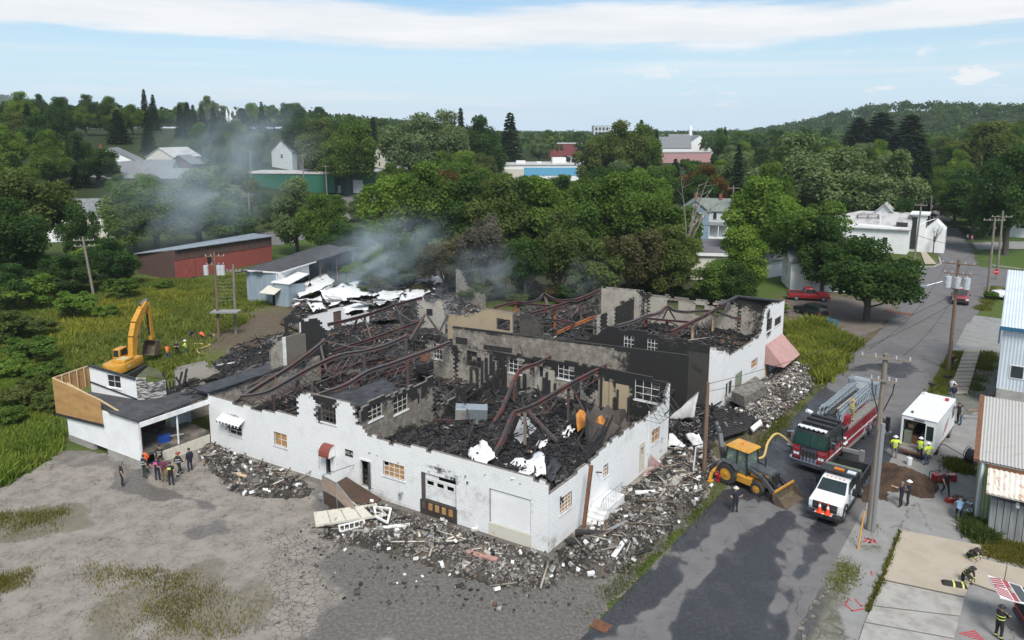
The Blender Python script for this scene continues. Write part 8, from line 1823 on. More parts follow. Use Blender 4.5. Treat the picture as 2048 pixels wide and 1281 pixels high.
TREES=[(1748,464,90,205,'wide','dark','big dark round tree on the dirt lot beside the street'),(1618,382,110,185,'loose','green','feathery dark tree left of the big street tree'),(1655,425,106,120,'round2','dark','dark rounded tree between the feathery tree and the burnt white house'),(1525,360,122,175,'round','bright','tall bright green tree above the parked red pickup'),(1488,450,101,125,'tall','bright','bright leafy tree standing before the flat roofed shed'),(1440,515,98,120,'round2','green','low bushy tree at the back corner of the rear building'),(1478,530,96,100,'round','dark','dark low tree beside the dirt lot entrance'),(1345,455,101,140,'round','olive','olive tree with brown tips behind the rear building corner'),(1265,440,100,150,'loose','scorched','heat browned tree behind the grey back wall'),(1190,470,99,130,'round2','olive','dull olive tree just left of the grey back wall'),(1120,425,101,140,'round','olive','tall dull green tree behind the red bent beam'),(1050,455,99,120,'loose','dark','dark tree with bare lower limbs behind the rear building'),(965,412,101,120,'loose','dead','ashen grey tree standing in the smoke'),(890,455,102,130,'loose','scorched','brown tipped tree above the wall stub'),(815,480,105,120,'round','dark','dark tree veiled by smoke behind the white debris'),(752,500,108,110,'round2','green','smoke dimmed green tree right of the blue grey shed'),(1325,372,122,160,'wide','green','broad green tree left of the blue house'),(1240,352,124,170,'round','green','full green tree in the middle of the grove right part'),(1160,340,126,180,'wide','green','broad tree crown under the red building'),(1075,345,125,170,'round2','green','green tree crown below the blue and white building'),(1000,360,122,160,'round','olive','olive tree crown above the ashen tree'),(925,335,126,175,'wide','dark','dark broad tree crown at the grove centre left'),(850,330,128,170,'round','green','green tree at the left of the grove with rounded top'),(785,340,132,150,'round2','bright','bright tree at the left end of the grove'),(1415,332,205,120,'round','autumn','russet tree behind the blue house'),(1370,440,118,90,'round2','bright','bright shrubby tree covering the left corner of the blue house'),(1310,470,108,120,'round','bright','fresh green tree before the olive tree'),(588,352,140,115,'tall','pale','pale slim tree beside the old road'),(640,392,136,110,'round','green','green tree with bare trunk foot on the lawn'),(685,440,130,100,'round2','dark','smoky dark tree behind the torn shed'),(300,348,147,200,'wide','green','broad tree above the red barn, left one'),(390,343,148,200,'round','pale','smoke paled tree above the red barn'),(455,393,147,150,'round2','green','tree at the right end of the red barn'),(262,383,142,140,'round','green','tree left of the barn, in front of grey roofs'),(152,402,126,80,'round2','dark','dark tree in front of the pale house'),(35,318,128,200,'wide','olive','tall olive tree at the left edge'),(-5,400,108,190,'round','dark','dark tree cut by the left edge'),(22,440,112,115,'tall','green','slim dark tree left of the pale house'),(215,478,109,150,'round','dark','dark low tree beside the leaning pole'),(120,505,103,130,'round2','dark','dark low tree below the pale house'),(20,530,95,150,'round','dark','dark bushy tree low at the left edge'),(100,300,215,170,'round','green','round tree above the pale house, left'),(190,290,225,190,'wide','dark','big dark tree between the pale house and the grey roofs'),(1600,272,172,190,'round','pale','pale topped big tree, left of three behind the burnt white house'),(1695,278,165,220,'wide','pale','pale topped big tree in the middle of three'),(1785,292,160,130,'round2','pale','pale topped tree at the right of three by the street'),(1545,330,160,120,'round','green','green tree left of the pale topped trees'),(1990,300,165,225,'wide','dark','huge dark tree overhanging the street on the right'),(2035,300,140,170,'round','dark','dark tree at the right edge behind the white house'),(1955,340,185,120,'round2','dark','dark tree at the street bend, right side'),(1985,248,235,190,'round','olive','lighter olive tree at the top right'),(2040,230,260,190,'wide','green','green tree at the right edge skyline'),(1812,395,150,50,'tall','dark','narrow dark tree beside the white house gable'),(1785,415,170,70,'round','dark','dark tree top behind the burnt white roof')]
for t_ in TREES:tree_px(*t_)
RECTS=[(205,312,375,352,250),(545,345,705,384,290),(748,286,820,330,300),(1012,328,1150,350,330),(1118,288,1160,312,420),(1330,268,1408,318,600),(1030,275,1050,298,500),(452,222,470,244,400),(68,400,205,480,165),(1360,398,1458,476,150),(1672,418,1812,498,110),(1842,372,1960,520,90),(1194,258,1213,278,700),(555,302,578,335,300),(640,360,720,385,280),(470,440,560,520,130),(1480,500,1700,600,80),(545,480,660,530,130),(700,370,740,392,250)]
def clear(px0,px1,p0,p1,Y):return not any(px0<r_[2]and px1>r_[0]and p0<r_[3]and p1>r_[1]and Y<r_[4]+40 for r_ in RECTS)
def pxof(X,Y,Z):zc=Y*CP+(CAM_H-Z)*SP; return CX+F_PX*X/zc,CY+F_PX*((CAM_H-Z)*CP-Y*SP)/zc
rr=random.Random(4); made=0; tones={'green':'mid green','dark':'dark green','olive':'olive','bright':'light green','pale':'pale green','pine':'blackish','autumn':'russet'}
PTS=[]
for Yr in(185,215,250,290,335,390,450,520,600):
 step=70 if Yr<260 else 62 if Yr<400 else 60
 px=-120+rr.random()*60
 while px<2180:
  px+=step*rr.uniform(.6,1.2); Y=Yr*rr.uniform(.93,1.08); X=(px-CX)/F_PX*Y*1.0; z=float(terr(X,Y)); zone='left' if px<760 else 'mid' if px<1440 else 'right'
  pine=rr.random()<(.16 if px<560 or px>1640 else.07); H=rr.uniform(13,19)*(1.15 if pine else 1)*(.9 if zone=='mid' and Yr<300 else 1); wd_=rr.uniform(11,16)if not pine else rr.uniform(6,8)
  a,b_=pxof(X,Y,z+H); _,c_=pxof(X,Y,z); hw=wd_/2/Y*F_PX
  if not clear(a-hw,a+hw,b_,c_,Y):
   bl=[r_[3]for r_ in RECTS if a-hw<r_[2]and a+hw>r_[0]and b_<r_[3]and c_>r_[1]and Y<r_[4]+40]; lim=max(bl)-3; H=CAM_H-(lim-262)/F_PX*Y*1.0-z; wd_=min(wd_,H*1.1)
   if H<4.5 or lim>c_:continue
  if made>=295:continue
  lf='pine' if pine else rr.choices(['green','dark','olive','bright','pale','autumn'],[7,6,2.5,2.5,1.2,.25])[0]; sh='pine' if pine else rr.choice(['round','round2','wide','tall','round'])
  if sh=='pine':lab='blackish conifer pointing up from the wood '
  else:lab=tones[lf]+{'round':' round','round2':' bushy','wide':' spreading','tall':' slim'}[sh]+' tree in the wooded town '
  lab+={'left':'on the left slope','mid':'behind the grove','right':'on the right side'}[zone]+(', near row' if Yr<260 else ', middle distance' if Yr<420 else ', far row')
  place_tree(X,Y,H,wd_,sh,lf,lab,'trees of the wooded town'); made+=1
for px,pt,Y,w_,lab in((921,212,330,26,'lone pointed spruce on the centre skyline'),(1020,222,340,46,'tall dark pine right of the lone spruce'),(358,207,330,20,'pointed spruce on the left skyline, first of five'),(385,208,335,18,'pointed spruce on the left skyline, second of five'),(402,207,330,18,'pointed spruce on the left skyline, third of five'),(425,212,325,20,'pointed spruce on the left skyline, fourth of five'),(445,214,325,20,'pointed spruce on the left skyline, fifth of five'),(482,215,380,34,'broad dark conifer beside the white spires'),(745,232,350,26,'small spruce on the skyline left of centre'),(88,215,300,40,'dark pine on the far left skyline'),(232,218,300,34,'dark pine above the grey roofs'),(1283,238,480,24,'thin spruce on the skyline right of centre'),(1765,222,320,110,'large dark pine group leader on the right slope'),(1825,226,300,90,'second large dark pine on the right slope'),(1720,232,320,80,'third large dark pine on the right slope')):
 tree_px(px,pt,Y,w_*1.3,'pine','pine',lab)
for px,pt,Y,w_,sh,lf,lab in((590,214,300,80,'round','dark','dark round tree rising on the skyline left of centre'),(690,226,250,120,'wide','green','large tree with bare lower fork above the green building'),(640,240,262,110,'round','olive','olive tree beside the forked tree'),(830,212,265,150,'wide','pale','big feathery tree on the skyline behind the cream house'),(890,226,270,110,'round','pale','feathery tree right of the big feathery tree'),(960,236,285,110,'round','dark','dark rounded tree below the lone spruce'),(1240,246,260,120,'round','olive','tall tree right of the red building'),(1190,270,262,90,'round2','olive','shorter tree before the red building end'),(1285,252,265,90,'round','green','green tree right of the tall olive tree'),(980,262,300,90,'round2','dark','dark bushy tree under the lone spruce')):tree_px(px,pt,Y,w_,sh,lf,lab)
rng=np.random.default_rng(8); P=[]
while len(P)<7000:
 a=rng.uniform(-.86,.86); d=rng.uniform(430,1500)**1.0; X,Y=d*math.tan(a),d
 P.append((X,Y))
for _ in range(900):P.append((rng.uniform(-2700,-1500),rng.uniform(2600,3000)))
P=np.array(P); k=fbm(P[:,0],P[:,1],.006,3,5)>.2; P=P[k]; pz=terr(P[:,0],P[:,1]); nt=len(P)
far=P[:,1]>2000; hh=np.where(far,26,rng.uniform(10,16,nt)); ww=np.where(far,34,rng.uniform(9,14,nt)); m=60
pa,pb=CX+F_PX*P[:,0]/(P[:,1]*CP),262+F_PX*(CAM_H-pz-hh)/P[:,1]
keep=np.ones(nt,bool)
for r_ in RECTS:
 if r_[4]>380:keep&=~((pa>r_[0]-8)&(pa<r_[2]+8)&(P[:,1]<r_[4]+60)&(pb<r_[3]))
P,pz,hh,ww,nt=P[keep],pz[keep],hh[keep],ww[keep],int(keep.sum())
d=rng.normal(size=(nt,m,3)); d/=np.linalg.norm(d,axis=2)[...,None]; d[...,2]=np.abs(d[...,2])*1.0-.25
lob=1+.35*np.sin(d[...,0]*5+rng.uniform(0,6,nt)[:,None])*np.cos(d[...,1]*5)
Q=np.stack([P[:,0],P[:,1],pz+hh*.5],-1)[:,None]+d*np.stack([ww*.62,ww*.62,hh*.5],-1)[:,None]*lob[...,None]*rng.uniform(.7,1.1,(nt,m,1))
nv=d+rng.normal(size=d.shape)*.5; nv/=np.linalg.norm(nv,axis=2)[...,None]; a=np.cross(nv,rng.normal(size=d.shape)); a/=np.linalg.norm(a,axis=2)[...,None]; b_=np.cross(nv,a); s=(ww*.13)[:,None,None]*rng.uniform(.6,1.3,(nt,m,1))
V=np.stack([Q-a*s,Q-b_*s*.8,Q+a*s,Q+b_*s*.8],2).reshape(-1,3); tint=np.clip(rng.random((nt,1))*.6+rng.random((nt,m))*.45-.05,0,1); tint=np.repeat(tint.ravel(),4)
tag(npmesh('far_woodland',V,np.arange(len(V)).reshape(-1,4),leaf_mat('leaf_far',(.031,.066,.023),(.087,.142,.046),.3),np.stack([tint]*3,1),cname='tint'),'wooded hills and far trees beyond the town',kind='stuff')
def growth(name,label,pxp,n,h,w,c,c2,seed,blades=5,spread=.28,z=0.0,na=1.2,yellow=None):
 poly=pxpoly(pxp); r_=np.random.default_rng(seed); q=in_poly(poly,n,lambda x,y:sm(-.2,.9,sdist(x,y,poly)+(fbm(x,y,.5,3,seed)-.5)*2*na)*(.1+.9*sm(.4,.62,fbm(x,y,.3,4,seed+1))))
 m=n*blades; B=np.repeat(q,blades,0)+r_.normal(0,spread,(m,2)); H=h*r_.uniform(.45,1.25,m)*(.55+.9*np.repeat(fbm(q[:,0],q[:,1],.35,3,seed+2),blades)); a=r_.uniform(0,6.28,m); L=r_.normal(0,.35,m)*H
 dx,dy=np.cos(a)*w,np.sin(a)*w; ox,oy=-np.sin(a)*L,np.cos(a)*L; z0=terr(B[:,0],B[:,1])+z
 V=np.stack([np.stack([B[:,0]-dx,B[:,1]-dy,z0-.02],-1),np.stack([B[:,0]+dx,B[:,1]+dy,z0-.02],-1),np.stack([B[:,0]+ox+dx*.7,B[:,1]+oy+dy*.7,z0+H*.7],-1),np.stack([B[:,0]+ox*1.6-dx*.4,B[:,1]+oy*1.6,z0+H],-1)],1).reshape(-1,3)
 t_=np.repeat(np.clip(.6*fbm(q[:,0],q[:,1],.3,4,seed+4)+.5*r_.random(n)-.05,0,1),blades); t_=np.clip(t_+r_.normal(0,.12,m),0,1); t4=np.repeat(t_,4)
 o=npmesh(name,V,np.arange(len(V)).reshape(-1,4),leaf_mat(name+'_leaf',c,c2,.3),np.stack([t4]*3,1),cname='tint'); return tag(o,label,kind='stuff')
growth('grass','rough grass and weeds of the left field',[(-120,600),(150,560),(420,560),(640,530),(640,560),(520,620),(430,690),(400,740),(330,760),(200,730),(120,820),(-140,930)],34000,.5,.07,(.078,.130,.026),(.213,.237,.062),1)
growth('grass','tall green weeds at the left edge of the yard',[(-100,760),(110,720),(120,900),(40,960),(-120,1010)],9000,.75,.07,(.078,.143,.023),(.213,.263,.056),2,6)
growth('goldenrod','band of yellow flowering weeds across the left field',[(0,700),(100,640),(300,580),(420,590),(330,640),(160,690),(40,730)],3000,.7,.06,(.117,.169,.033),(.300,.294,.056),3,5,na=5)
growth('grass','tall weeds on the plot right of the pink awning',[(1570,660),(1640,645),(1720,690),(1690,740),(1640,770),(1580,720)],6500,1.0,.08,(.078,.124,.023),(.250,.263,.056),4,6)
growth('grass','low weeds growing between the rubble and the street',[(1240,1130),(1340,1060),(1450,930),(1540,850),(1640,770),(1690,730),(1650,780),(1560,870),(1470,960),(1350,1100),(1260,1180),(1180,1240),(1150,1230)],1000,.15,.02,(.058,.085,.018),(.138,.156,.037),5,5)
growth('grass','tufts of grass in the cracks of the yard',[(160,1130),(420,1150),(600,1190),(540,1270),(300,1290),(160,1270)],900,.2,.016,(.065,.078,.019),(.250,.213,.062),6,7,na=3)
growth('grass','tufts along the left part of the yard',[(-60,1030),(130,1020),(150,1070),(20,1100),(-80,1110)],420,.22,.016,(.065,.091,.019),(.188,.188,.050),7,7,na=2.5)
growth('grass','tufts at the lower left corner of the yard',[(-60,1150),(70,1130),(80,1160),(-60,1210)],380,.22,.016,(.065,.091,.019),(.200,.175,.050),8,7,na=2.5)
growth('grass','mown verge beside the slab walk',[(1840,795),(1905,705),(1928,705),(1895,790)],2200,.14,.04,(.078,.111,.026),(.175,.188,.050),9,5,.2,.01,.3); growth('grass','rough grass between slab walk and metal building',[(1935,790),(1965,705),(1990,705),(1975,760),(1945,800)],800,.2,.05,(.065,.091,.026),(.163,.163,.050),10,5)
growth('grass','weedy grass in front of the board annex',[(1965,1075),(2060,1090),(2060,1140),(1955,1112)],1400,.14,.04,(.078,.098,.021),(.200,.175,.050),11,5,.2,.012,.3); growth('grass','weeds along the shed wall foot',[(1928,1035),(1952,1040),(1975,1075),(1950,1080)],300,.55,.06,(.039,.065,.016),(.100,.125,.037),12,8); growth('grass','weeds beside the hose reel',[(1895,920),(1945,925),(1940,950),(1900,940)],300,.3,.05,(.052,.091,.016),(.138,.163,.037),13,7); growth('grass','grass strip by the two utility poles',[(1952,620),(1980,572),(2000,575),(1975,622)],700,.2,.05,(.078,.104,.026),(.188,.188,.050),14,5)
growth('grass','moss and weeds along the crumbling kerb',[(1640,1200),(1710,1090),(1745,1040),(1755,1060),(1730,1120),(1680,1200)],170,.14,.025,(.078,.111,.026),(.200,.213,.062),15,6,na=1.8); growth('grass','weedy joint along the tan slab',[(1800,1062),(1806,1062),(1768,1166),(1738,1225),(1732,1222),(1760,1160)],300,.16,.03,(.065,.078,.018),(.163,.163,.044),16,6,.06,.02,.05)
SH=[(20,760,100),(60,730,110),(100,760,80),(60,820,100),(20,860,90),(105,830,70),(10,690,110),(70,680,80),(215,640,60),(150,640,90),(60,620,120),(250,600,80),(130,590,110),(200,560,120),(40,565,140),(330,580,40),(500,470,70),(700,520,90),(720,560,70),(550,445,60),(1560,625,40),(1980,600,30)]
SHL=['nearest the plywood screen, left of it','right behind the plywood screen','against the back of the plywood screen','low at the left of the annex wall','at the left edge level with the annex roof','at the annex front left corner','at the left edge under the yellow weeds','in the field between left edge and excavator','just left of the excavator boom top','in the field above the yellow weeds','in the left field below the leaning pole','under the transformer pole left side','left of the leaning pole foot','at the foot of the leaning pole','at the left edge under the wood','beside the red barn left end','by the old road at the barn right end','right of the torn shed, upper one','right of the torn shed, lower one','beside the distant old road poles','on the dirt lot edge by the rear building','beside the two corner poles']
for i,(px,py,w_)in enumerate(SH):
 p=g(px,py); W2=w_/F_PX*p.y*1.1; place_tree(p.x,p.y,W2*RND.uniform(.45,.7),W2,'bush',RND.choice(['bright','green','olive']),['rounded','ragged','spreading'][i%3]+' green shrub '+SHL[i],'shrubs of the field')
for i in range(20):
 px=690+i*38+RND.uniform(-12,12); p=g(px,606-abs(i-8)*.8); W2=RND.uniform(3.2,5.2); place_tree(p.x,99+RND.uniform(-1.5,4)+(4 if px<930 else 0),W2*RND.uniform(.5,.8),W2,'bush',RND.choice(['scorched','dark','olive','dark']),'dark bush added for the deep shade under the trees behind the ruin','undergrowth behind the ruin')  # dark bushes added to give the shade under the trees
def bare(name,label,loc,H,mat,seed,n=9,lean=0):
 r_=random.Random(seed); b=MB(); b.tube([(0,0,-.3),(lean*.2,0,H*.3),(lean*.5,.1,H*.55)],[H*.022,H*.017,H*.012],7)
 r=thing(name,label,'tree',loc); b.build('trunk',mat,r); b=MB()
 for i in range(n):
  z=H*(.25+.3*i/n); a=r_.uniform(0,6.3); e=Vector((lean*.5+math.cos(a)*H*r_.uniform(.12,.3),math.sin(a)*H*r_.uniform(.12,.3),H*r_.uniform(.65,1.0))); s_=Vector((lean*.35,0,z)); mid=s_.lerp(e,.5)+Vector((0,0,H*.04)); b.tube([s_,mid,e],[H*.009,H*.006,H*.002],5)
  for k_ in range(4):q=mid.lerp(e,r_.random()); b.tube([q,q+Vector((r_.uniform(-1,1),r_.uniform(-1,1),r_.uniform(.2,1)))*H*.1],[H*.003,H*.001],4)
 tag(b.build('branches',mat,r),kind='stuff')
bare('bare_tree','small bare tree on the grass strip by the side street',g(1866,507),6,M['bark'],3); bare('dead_tree','tall dead pale tree with bare limbs beside the blue house',g(1352,560),17,M['bark_pale'],5,7,5)
# poles and lines
def pole(name,label,foot,top_px,r0,mat,arms=(),extra=None,H=None):
 f=g(*foot); t=at(top_px[0],top_px[1],f.y); r=thing(name,label,'utility pole',f); d=t-f
 b=MB(); b.tube([(0,0,-.3),tuple(d*.5),tuple(d)],[r0,r0*.85,r0*.68],10); b.build('pole_shaft',mat,r)
 for dz,L_,ang in arms:
  q=d*(1-dz/d.length); v=Vector((math.cos(ang),math.sin(ang),0)); n_=Vector((-v.y,v.x,0))*r0*.9
  b=MB(); b.bar(q-v*L_/2+n_,q+v*L_/2+n_,.1,.12); c=b.build('crossarm',mat if mat is not M['grey_pole']else M['alu'],r)
  for k_ in(-.46,-.2,.2,.46):b=MB(); b.cyl(q+v*L_*k_+n_+Vector((0,0,.06)),q+v*L_*k_+n_+Vector((0,0,.24)),.045,8); b.build('insulator',M['transformer'],c)
 return r,d
PA=RANG+math.pi/2
P1,d1=pole('utility_pole','tall grey utility pole in the foreground beside the white truck',(1738,1060),(1772,708),.2,M['wood_pole'],[(.25,2.7,PA+.2),(1.6,1.4,PA+.2)])
b=MB(); b.tube([Vector((.14,-.16,0)),Vector((.14,-.16,0))+d1*.62],.14,8); b.build('cable_conduit',M['grey_pole'],P1)
b=MB(); q=d1*(1-1.6/d1.length); v=Vector((math.cos(PA+.2),math.sin(PA+.2),0))
for s in(-.6,.6):b.tube([q+v*s,q+v*s*.9-Vector((0,0,.7)),d1*.66+v*s*.1],.035,5)
b.tube([d1*.66,d1*.6+Vector((.5,0,.2)),d1*.5+Vector((1.2,.6,-.6)),Vector((3.4,5.4,3.3))],.03,5); b.build('riser_cable',M['wire'],P1)
P2,d2=pole('utility_pole','brown pole with three transformers and a street lamp beside the street',(1897,740),(1918,520),.19,M['brown_pole'],[(.4,2.9,PA),(1.4,2.4,PA)])
for k_ in(-1,0,1):q=d2*(1-2.8/d2.length)+Vector((math.cos(PA),math.sin(PA),0))*k_*.8+Vector((-.2,-.4,0)); b=MB(); b.cyl(q,q+Vector((0,0,1.1)),.3,14); b.cyl(q+Vector((0,0,1.1)),q+Vector((0,0,1.3)),.06,6); b.build('transformer',M['transformer'],P2)
q=d2*.72; e=at(1853,572,70.7)-Vector(P2.location); b=MB(); b.tube([q,q.lerp(e,.5)+Vector((0,0,.7)),e],.06,6); la=b.build('lamp_arm',M['alu'],P2); b=MB(); b.box(e+Vector((-.25,0,-.03)),(.7,.3,.14)); b.build('lamp_head',M['alu'],la)
P3,d3=pole('utility_pole','leaning left one of two pale poles at the side street corner',(1974,598),(1990,437),.19,M['wood_pole'],[(.3,2.8,-.2)]); P4,d4=pole('utility_pole','right one of two pale poles at the side street corner',(1993,560),(2006,422),.2,M['wood_pole'],[(1.0,3.0,-.2)])
P5,d5=pole('utility_pole','pale pole with a lamp at the corner by the burnt white house',(1828,522),(1843,408),.19,M['wood_pole'],[(.3,2.0,PA)]); q=d5*.62; b=MB(); b.tube([q,q+Vector((1.6,0,.8)),q+Vector((3.0,0,1.3))],.06,6); la=b.build('lamp_arm',M['alu'],P5); b=MB(); b.box(q+Vector((3.2,0,1.3)),(.7,.3,.14)); b.build('lamp_head',M['alu'],la)
P6,d6=pole('utility_pole','plain pale pole further up the street',(1857,470),(1864,392),.2,M['wood_pole']); P7,d7=pole('utility_pole','brown wooden pole in the rubble between the two buildings',(1408,946),(1416,765),.17,M['brown_pole'])
P8,d8=pole('utility_pole','leaning grey pole with double crossarms at the left wood edge',(193,620),(165,474),.19,M['wood_pole'],[(.5,2.6,.2),(1.3,2.6,.2)])
P9,d9=pole('utility_pole','left pole of the transformer platform',(438,674),(428,505),.17,M['brown_pole'],[(.5,2.2,.1),(1.5,2.0,.1)]); P10,d10=pole('utility_pole','right pole of the transformer platform',(472,668),(466,530),.17,M['wood_pole'],[(.8,1.6,.1)])
for k_ in(-.9,.6,1.0):q=d9*(1-2.6/d9.length)+Vector((k_,-.35,0)); b=MB(); b.cyl(q,q+Vector((0,0,1.1)),.28,14); b.build('transformer',M['transformer'],P9)
b=MB(); b.bb(-.6,2.6,-.7,.7,3.0,3.15)
for i in range(7):z=7.0-i*.42; b.tube([(.0,0,z),(1.0,0,z-.12),(2.0,0,z)],.02,4)
b.build('platform',M['grey_boards'],P9)
for f,t_,lab in(((505,440),(500,300),'distant pole left of the green building'),((609,400),(605,308),'pole with crossarm before the green building'),((654,398),(651,330),'second pole before the green building'),((500,470),(497,385),'slanting pole beside the old road'),((912,350),(911,296),'far pole above the grove'),((1070,312),(1072,268),'far pole left of the red building'),((1118,312),(1119,264),'far pole behind the red building'),((1465,478),(1467,372),'pole right of the blue house'),((1841,420),(1844,345),'far pole with double crossarm up the street')):
 p=gt(*f); a=at(t_[0],t_[1],p.y); d=a-p; r=thing('utility_pole',lab,'utility pole',p); b=MB(); b.tube([(0,0,-.5),tuple(d)],[.2,.15],6); b.build('pole_shaft',M['wood_pole'],r); XB(r,'crossarm','wood_pole',d.x-1.3,d.x+1.3,d.y-.08,d.y+.08,d.z-.6,d.z-.45)
r=thing('guy_marker','yellow guy wire marker at the foot of the foreground pole','guy wire',g(1716,1100)); w1_=Vector(P1.location)+d1*.62-Vector(r.location); b=MB(); b.tube([w1_*.0,w1_*.30],.05,6); b.build('yellow_sleeve',M['yellow_paint'],r); b=MB(); b.tube([w1_*.30,w1_],.014,4); b.build('guy_wire',M['wire'],r)
b=MB(); b.tube([g(1384,960),at(1392,895,g(1384,960).y)],.05,6); tag(b.build('white_stake',M['white_trim']),'thin white stake standing in the rubble near the brown pole','stake')
def line(label,a,b_,sag=.8,n=10,r_=.018):
 a,b_=Vector(a),Vector(b_); b=MB(); b.tube([a.lerp(b_,i/n)-Vector((0,0,sag*4*(i/n)*(1-i/n)))for i in range(n+1)],r_,4); return tag(b.build('power_line',M['wire']),label,'wire')
T=lambda P,d,k=1.0:Vector(P.location)+d*k
line('wire sagging from the brown rubble pole to the street lamp pole',T(P7,d7,.98),T(P2,d2,.70)); line('wire from the brown rubble pole to the transformer pole, lower one',T(P7,d7,.9),T(P2,d2,.62),1.2); line('wire from the rubble pole down into the black gap',T(P7,d7,.95),g(1352,900,1.0),.3)
line('wire between foreground pole and transformer pole, left',T(P1,d1)+Vector((-.7,.6,.1)),T(P2,d2)+Vector((-.8,.5,-.3)),1.2); line('wire between foreground pole and transformer pole, right',T(P1,d1)+Vector((.7,-.6,.1)),T(P2,d2)+Vector((.8,-.5,-.3)),1.2)
line('wire from the transformer pole to the corner poles',T(P2,d2,.97),T(P3,d3,.98),1.0); line('thick cable crossing the side street to the lamp pole',T(P5,d5,.45),T(P3,d3,.62)+Vector((6,0,0)),1.0,r_=.04); line('wire running down from the leaning left pole to the field',T(P8,d8,.93),g(-60,610,2.0),.8); line('wire from the leaning left pole to the transformer platform',T(P8,d8,.9),T(P9,d9,.75),2.0); line('wire up the street from the corner lamp pole',T(P5,d5,.97),T(P6,d6,.98),.8)
line('wire crossing before the blue house',at(1360,447,130),at(1490,445,120),.5,r_=.04)
r=thing('stop_sign','red octagonal stop sign at the side street corner','sign',g(1989,573)); b=MB(); b.cyl((0,0,0),(0,0,2.3),.04,8); b.build('sign_post',M['grey_pole'],r); b=MB(); b.tube([(0,-.06,2.3),(0,-.03,2.3)],.45,8); b.build('sign_plate',M['red_lens'],r); text_on('STOP',(0,-.07,2.3),(1,0,0),(0,0,1),.3,M['white_paint'],r)
# people
SKIN=pm('skin',(.45,.26,.18),.6); SKIN2=pm('skin_tanned',(.36,.19,.13),.6)
CL={k:pm('cloth_'+k,c,.85,grain=.15)for k,c in{'black':(.012,.012,.014),'navy':(.012,.016,.035),'jeans':(.05,.09,.16),'khaki':(.20,.15,.08),'grey':(.16,.17,.18),'white':(.70,.70,.70),'blue':(.20,.33,.48),'maroon':(.12,.02,.05),'turnout':(.022,.021,.019),'tan':(.32,.25,.13),'brown':(.06,.04,.03),'green':(.03,.05,.04),'pink':(.75,.10,.35)}.items()}
CL['hivis']=M['hivis']; CL['orange']=M['hivis_orange']
BAND=pm('reflective_band',(.62,.70,.16),.5); BANDW=pm('silver_band',(.62,.64,.62),.5)
BASE=dict(pel=(0,0,.95),bel=(0,0,1.12),che=(0,0,1.30),nec=(0,0,1.48),hb=(.02,0,1.57),hd=(.03,0,1.67),ht=(.02,0,1.75),sl=(0,.18,1.42),el=(-.03,.26,1.15),wl=(.06,.26,.91),sr=(0,-.18,1.42),er=(-.03,-.26,1.15),wr=(.06,-.26,.91),hl=(0,.10,.90),kl=(.03,.12,.50),al=(-.02,.13,.09),tl=(.16,.15,.04),hr=(0,-.10,.90),kr=(.03,-.12,.50),ar=(-.02,-.13,.09),tr=(.16,-.15,.04))
RADI=dict(pel=.145,bel=.14,che=.165,nec=.06,hb=.075,hd=.10,ht=.07,sl=.075,el=.052,wl=.036,sr=.075,er=.052,wr=.036,hl=.10,kl=.068,al=.05,tl=.045,hr=.10,kr=.068,ar=.05,tr=.045)
BON=['pel bel','bel che','che nec','nec hb','hb hd','hd ht','che sl','sl el','el wl','che sr','sr er','er wr','pel hl','hl kl','kl al','al tl','pel hr','hr kr','kr ar','ar tr']
BON=[tuple(b.split())for b in BON]
def up_body(d,lean,drop=0):
 """tilt everything above the hips forward by lean and lower it"""
 o={}
 for k in('bel','che','nec','hb','hd','ht','sl','el','wl','sr','er','wr'):
  x,y,z=BASE[k]; z-=.95; o[k]=(x*math.cos(lean)+z*math.sin(lean),y,.95-drop+z*math.cos(lean)-x*math.sin(lean))
 o['pel']=(0,0,.95-drop); o['hl']=(0,.1,.9-drop); o['hr']=(0,-.1,.9-drop); o.update(d); return o
POSE={'stand':{},'hips':dict(el=(-.10,.40,1.18),wl=(.03,.20,1.04),er=(-.10,-.40,1.18),wr=(.03,-.20,1.04)),'fold':dict(el=(.06,.27,1.17),wl=(.22,.05,1.20),er=(.06,-.27,1.17),wr=(.22,-.02,1.22)),'point':dict(el=(.18,.32,1.40),wl=(.38,.44,1.46)),'walk':dict(kl=(.18,.11,.52),al=(.24,.12,.10),tl=(.42,.13,.06),kr=(-.02,-.11,.50),ar=(-.30,-.12,.16),tr=(-.18,-.13,.05),el=(-.14,.25,1.17),wl=(-.10,.25,.94),er=(.08,-.25,1.16),wr=(.26,-.22,.98)),'reach':dict(el=(.20,.24,1.22),wl=(.42,.14,1.16),er=(.20,-.24,1.22),wr=(.42,-.14,1.16)),'bend':up_body(dict(pel=(-.12,0,.86),hl=(-.12,.1,.82),hr=(-.12,-.1,.82),el=(.58,.22,.80),wl=(.60,.14,.50),er=(.58,-.22,.80),wr=(.62,-.12,.48)),1.25,.1),'kneel':up_body(dict(kl=(.36,.14,.42),al=(.22,.15,.08),tl=(.40,.16,.04),kr=(.06,-.14,.06),ar=(-.34,-.14,.07),tr=(-.46,-.14,.03),el=(.34,.26,.62),wl=(.48,.14,.40),er=(.34,-.24,.60),wr=(.48,-.10,.36)),.65,.45),'crouch':up_body(dict(kl=(.38,.18,.48),al=(.02,.16,.09),tl=(.2,.18,.04),kr=(.38,-.18,.48),ar=(.02,-.16,.09),tr=(.2,-.18,.04),el=(.46,.26,.62),wl=(.58,.16,.40),er=(.46,-.26,.62),wr=(.58,-.14,.38)),.75,.6),'sit':up_body(dict(kl=(.42,.16,.48),al=(.50,.16,.09),tl=(.68,.17,.06),kr=(.42,-.16,.48),ar=(.50,-.16,.09),tr=(.68,-.17,.06),el=(.14,.26,.72),wl=(.36,.18,.72),er=(.14,-.26,.72),wr=(.36,-.18,.72)),.1,.48)}
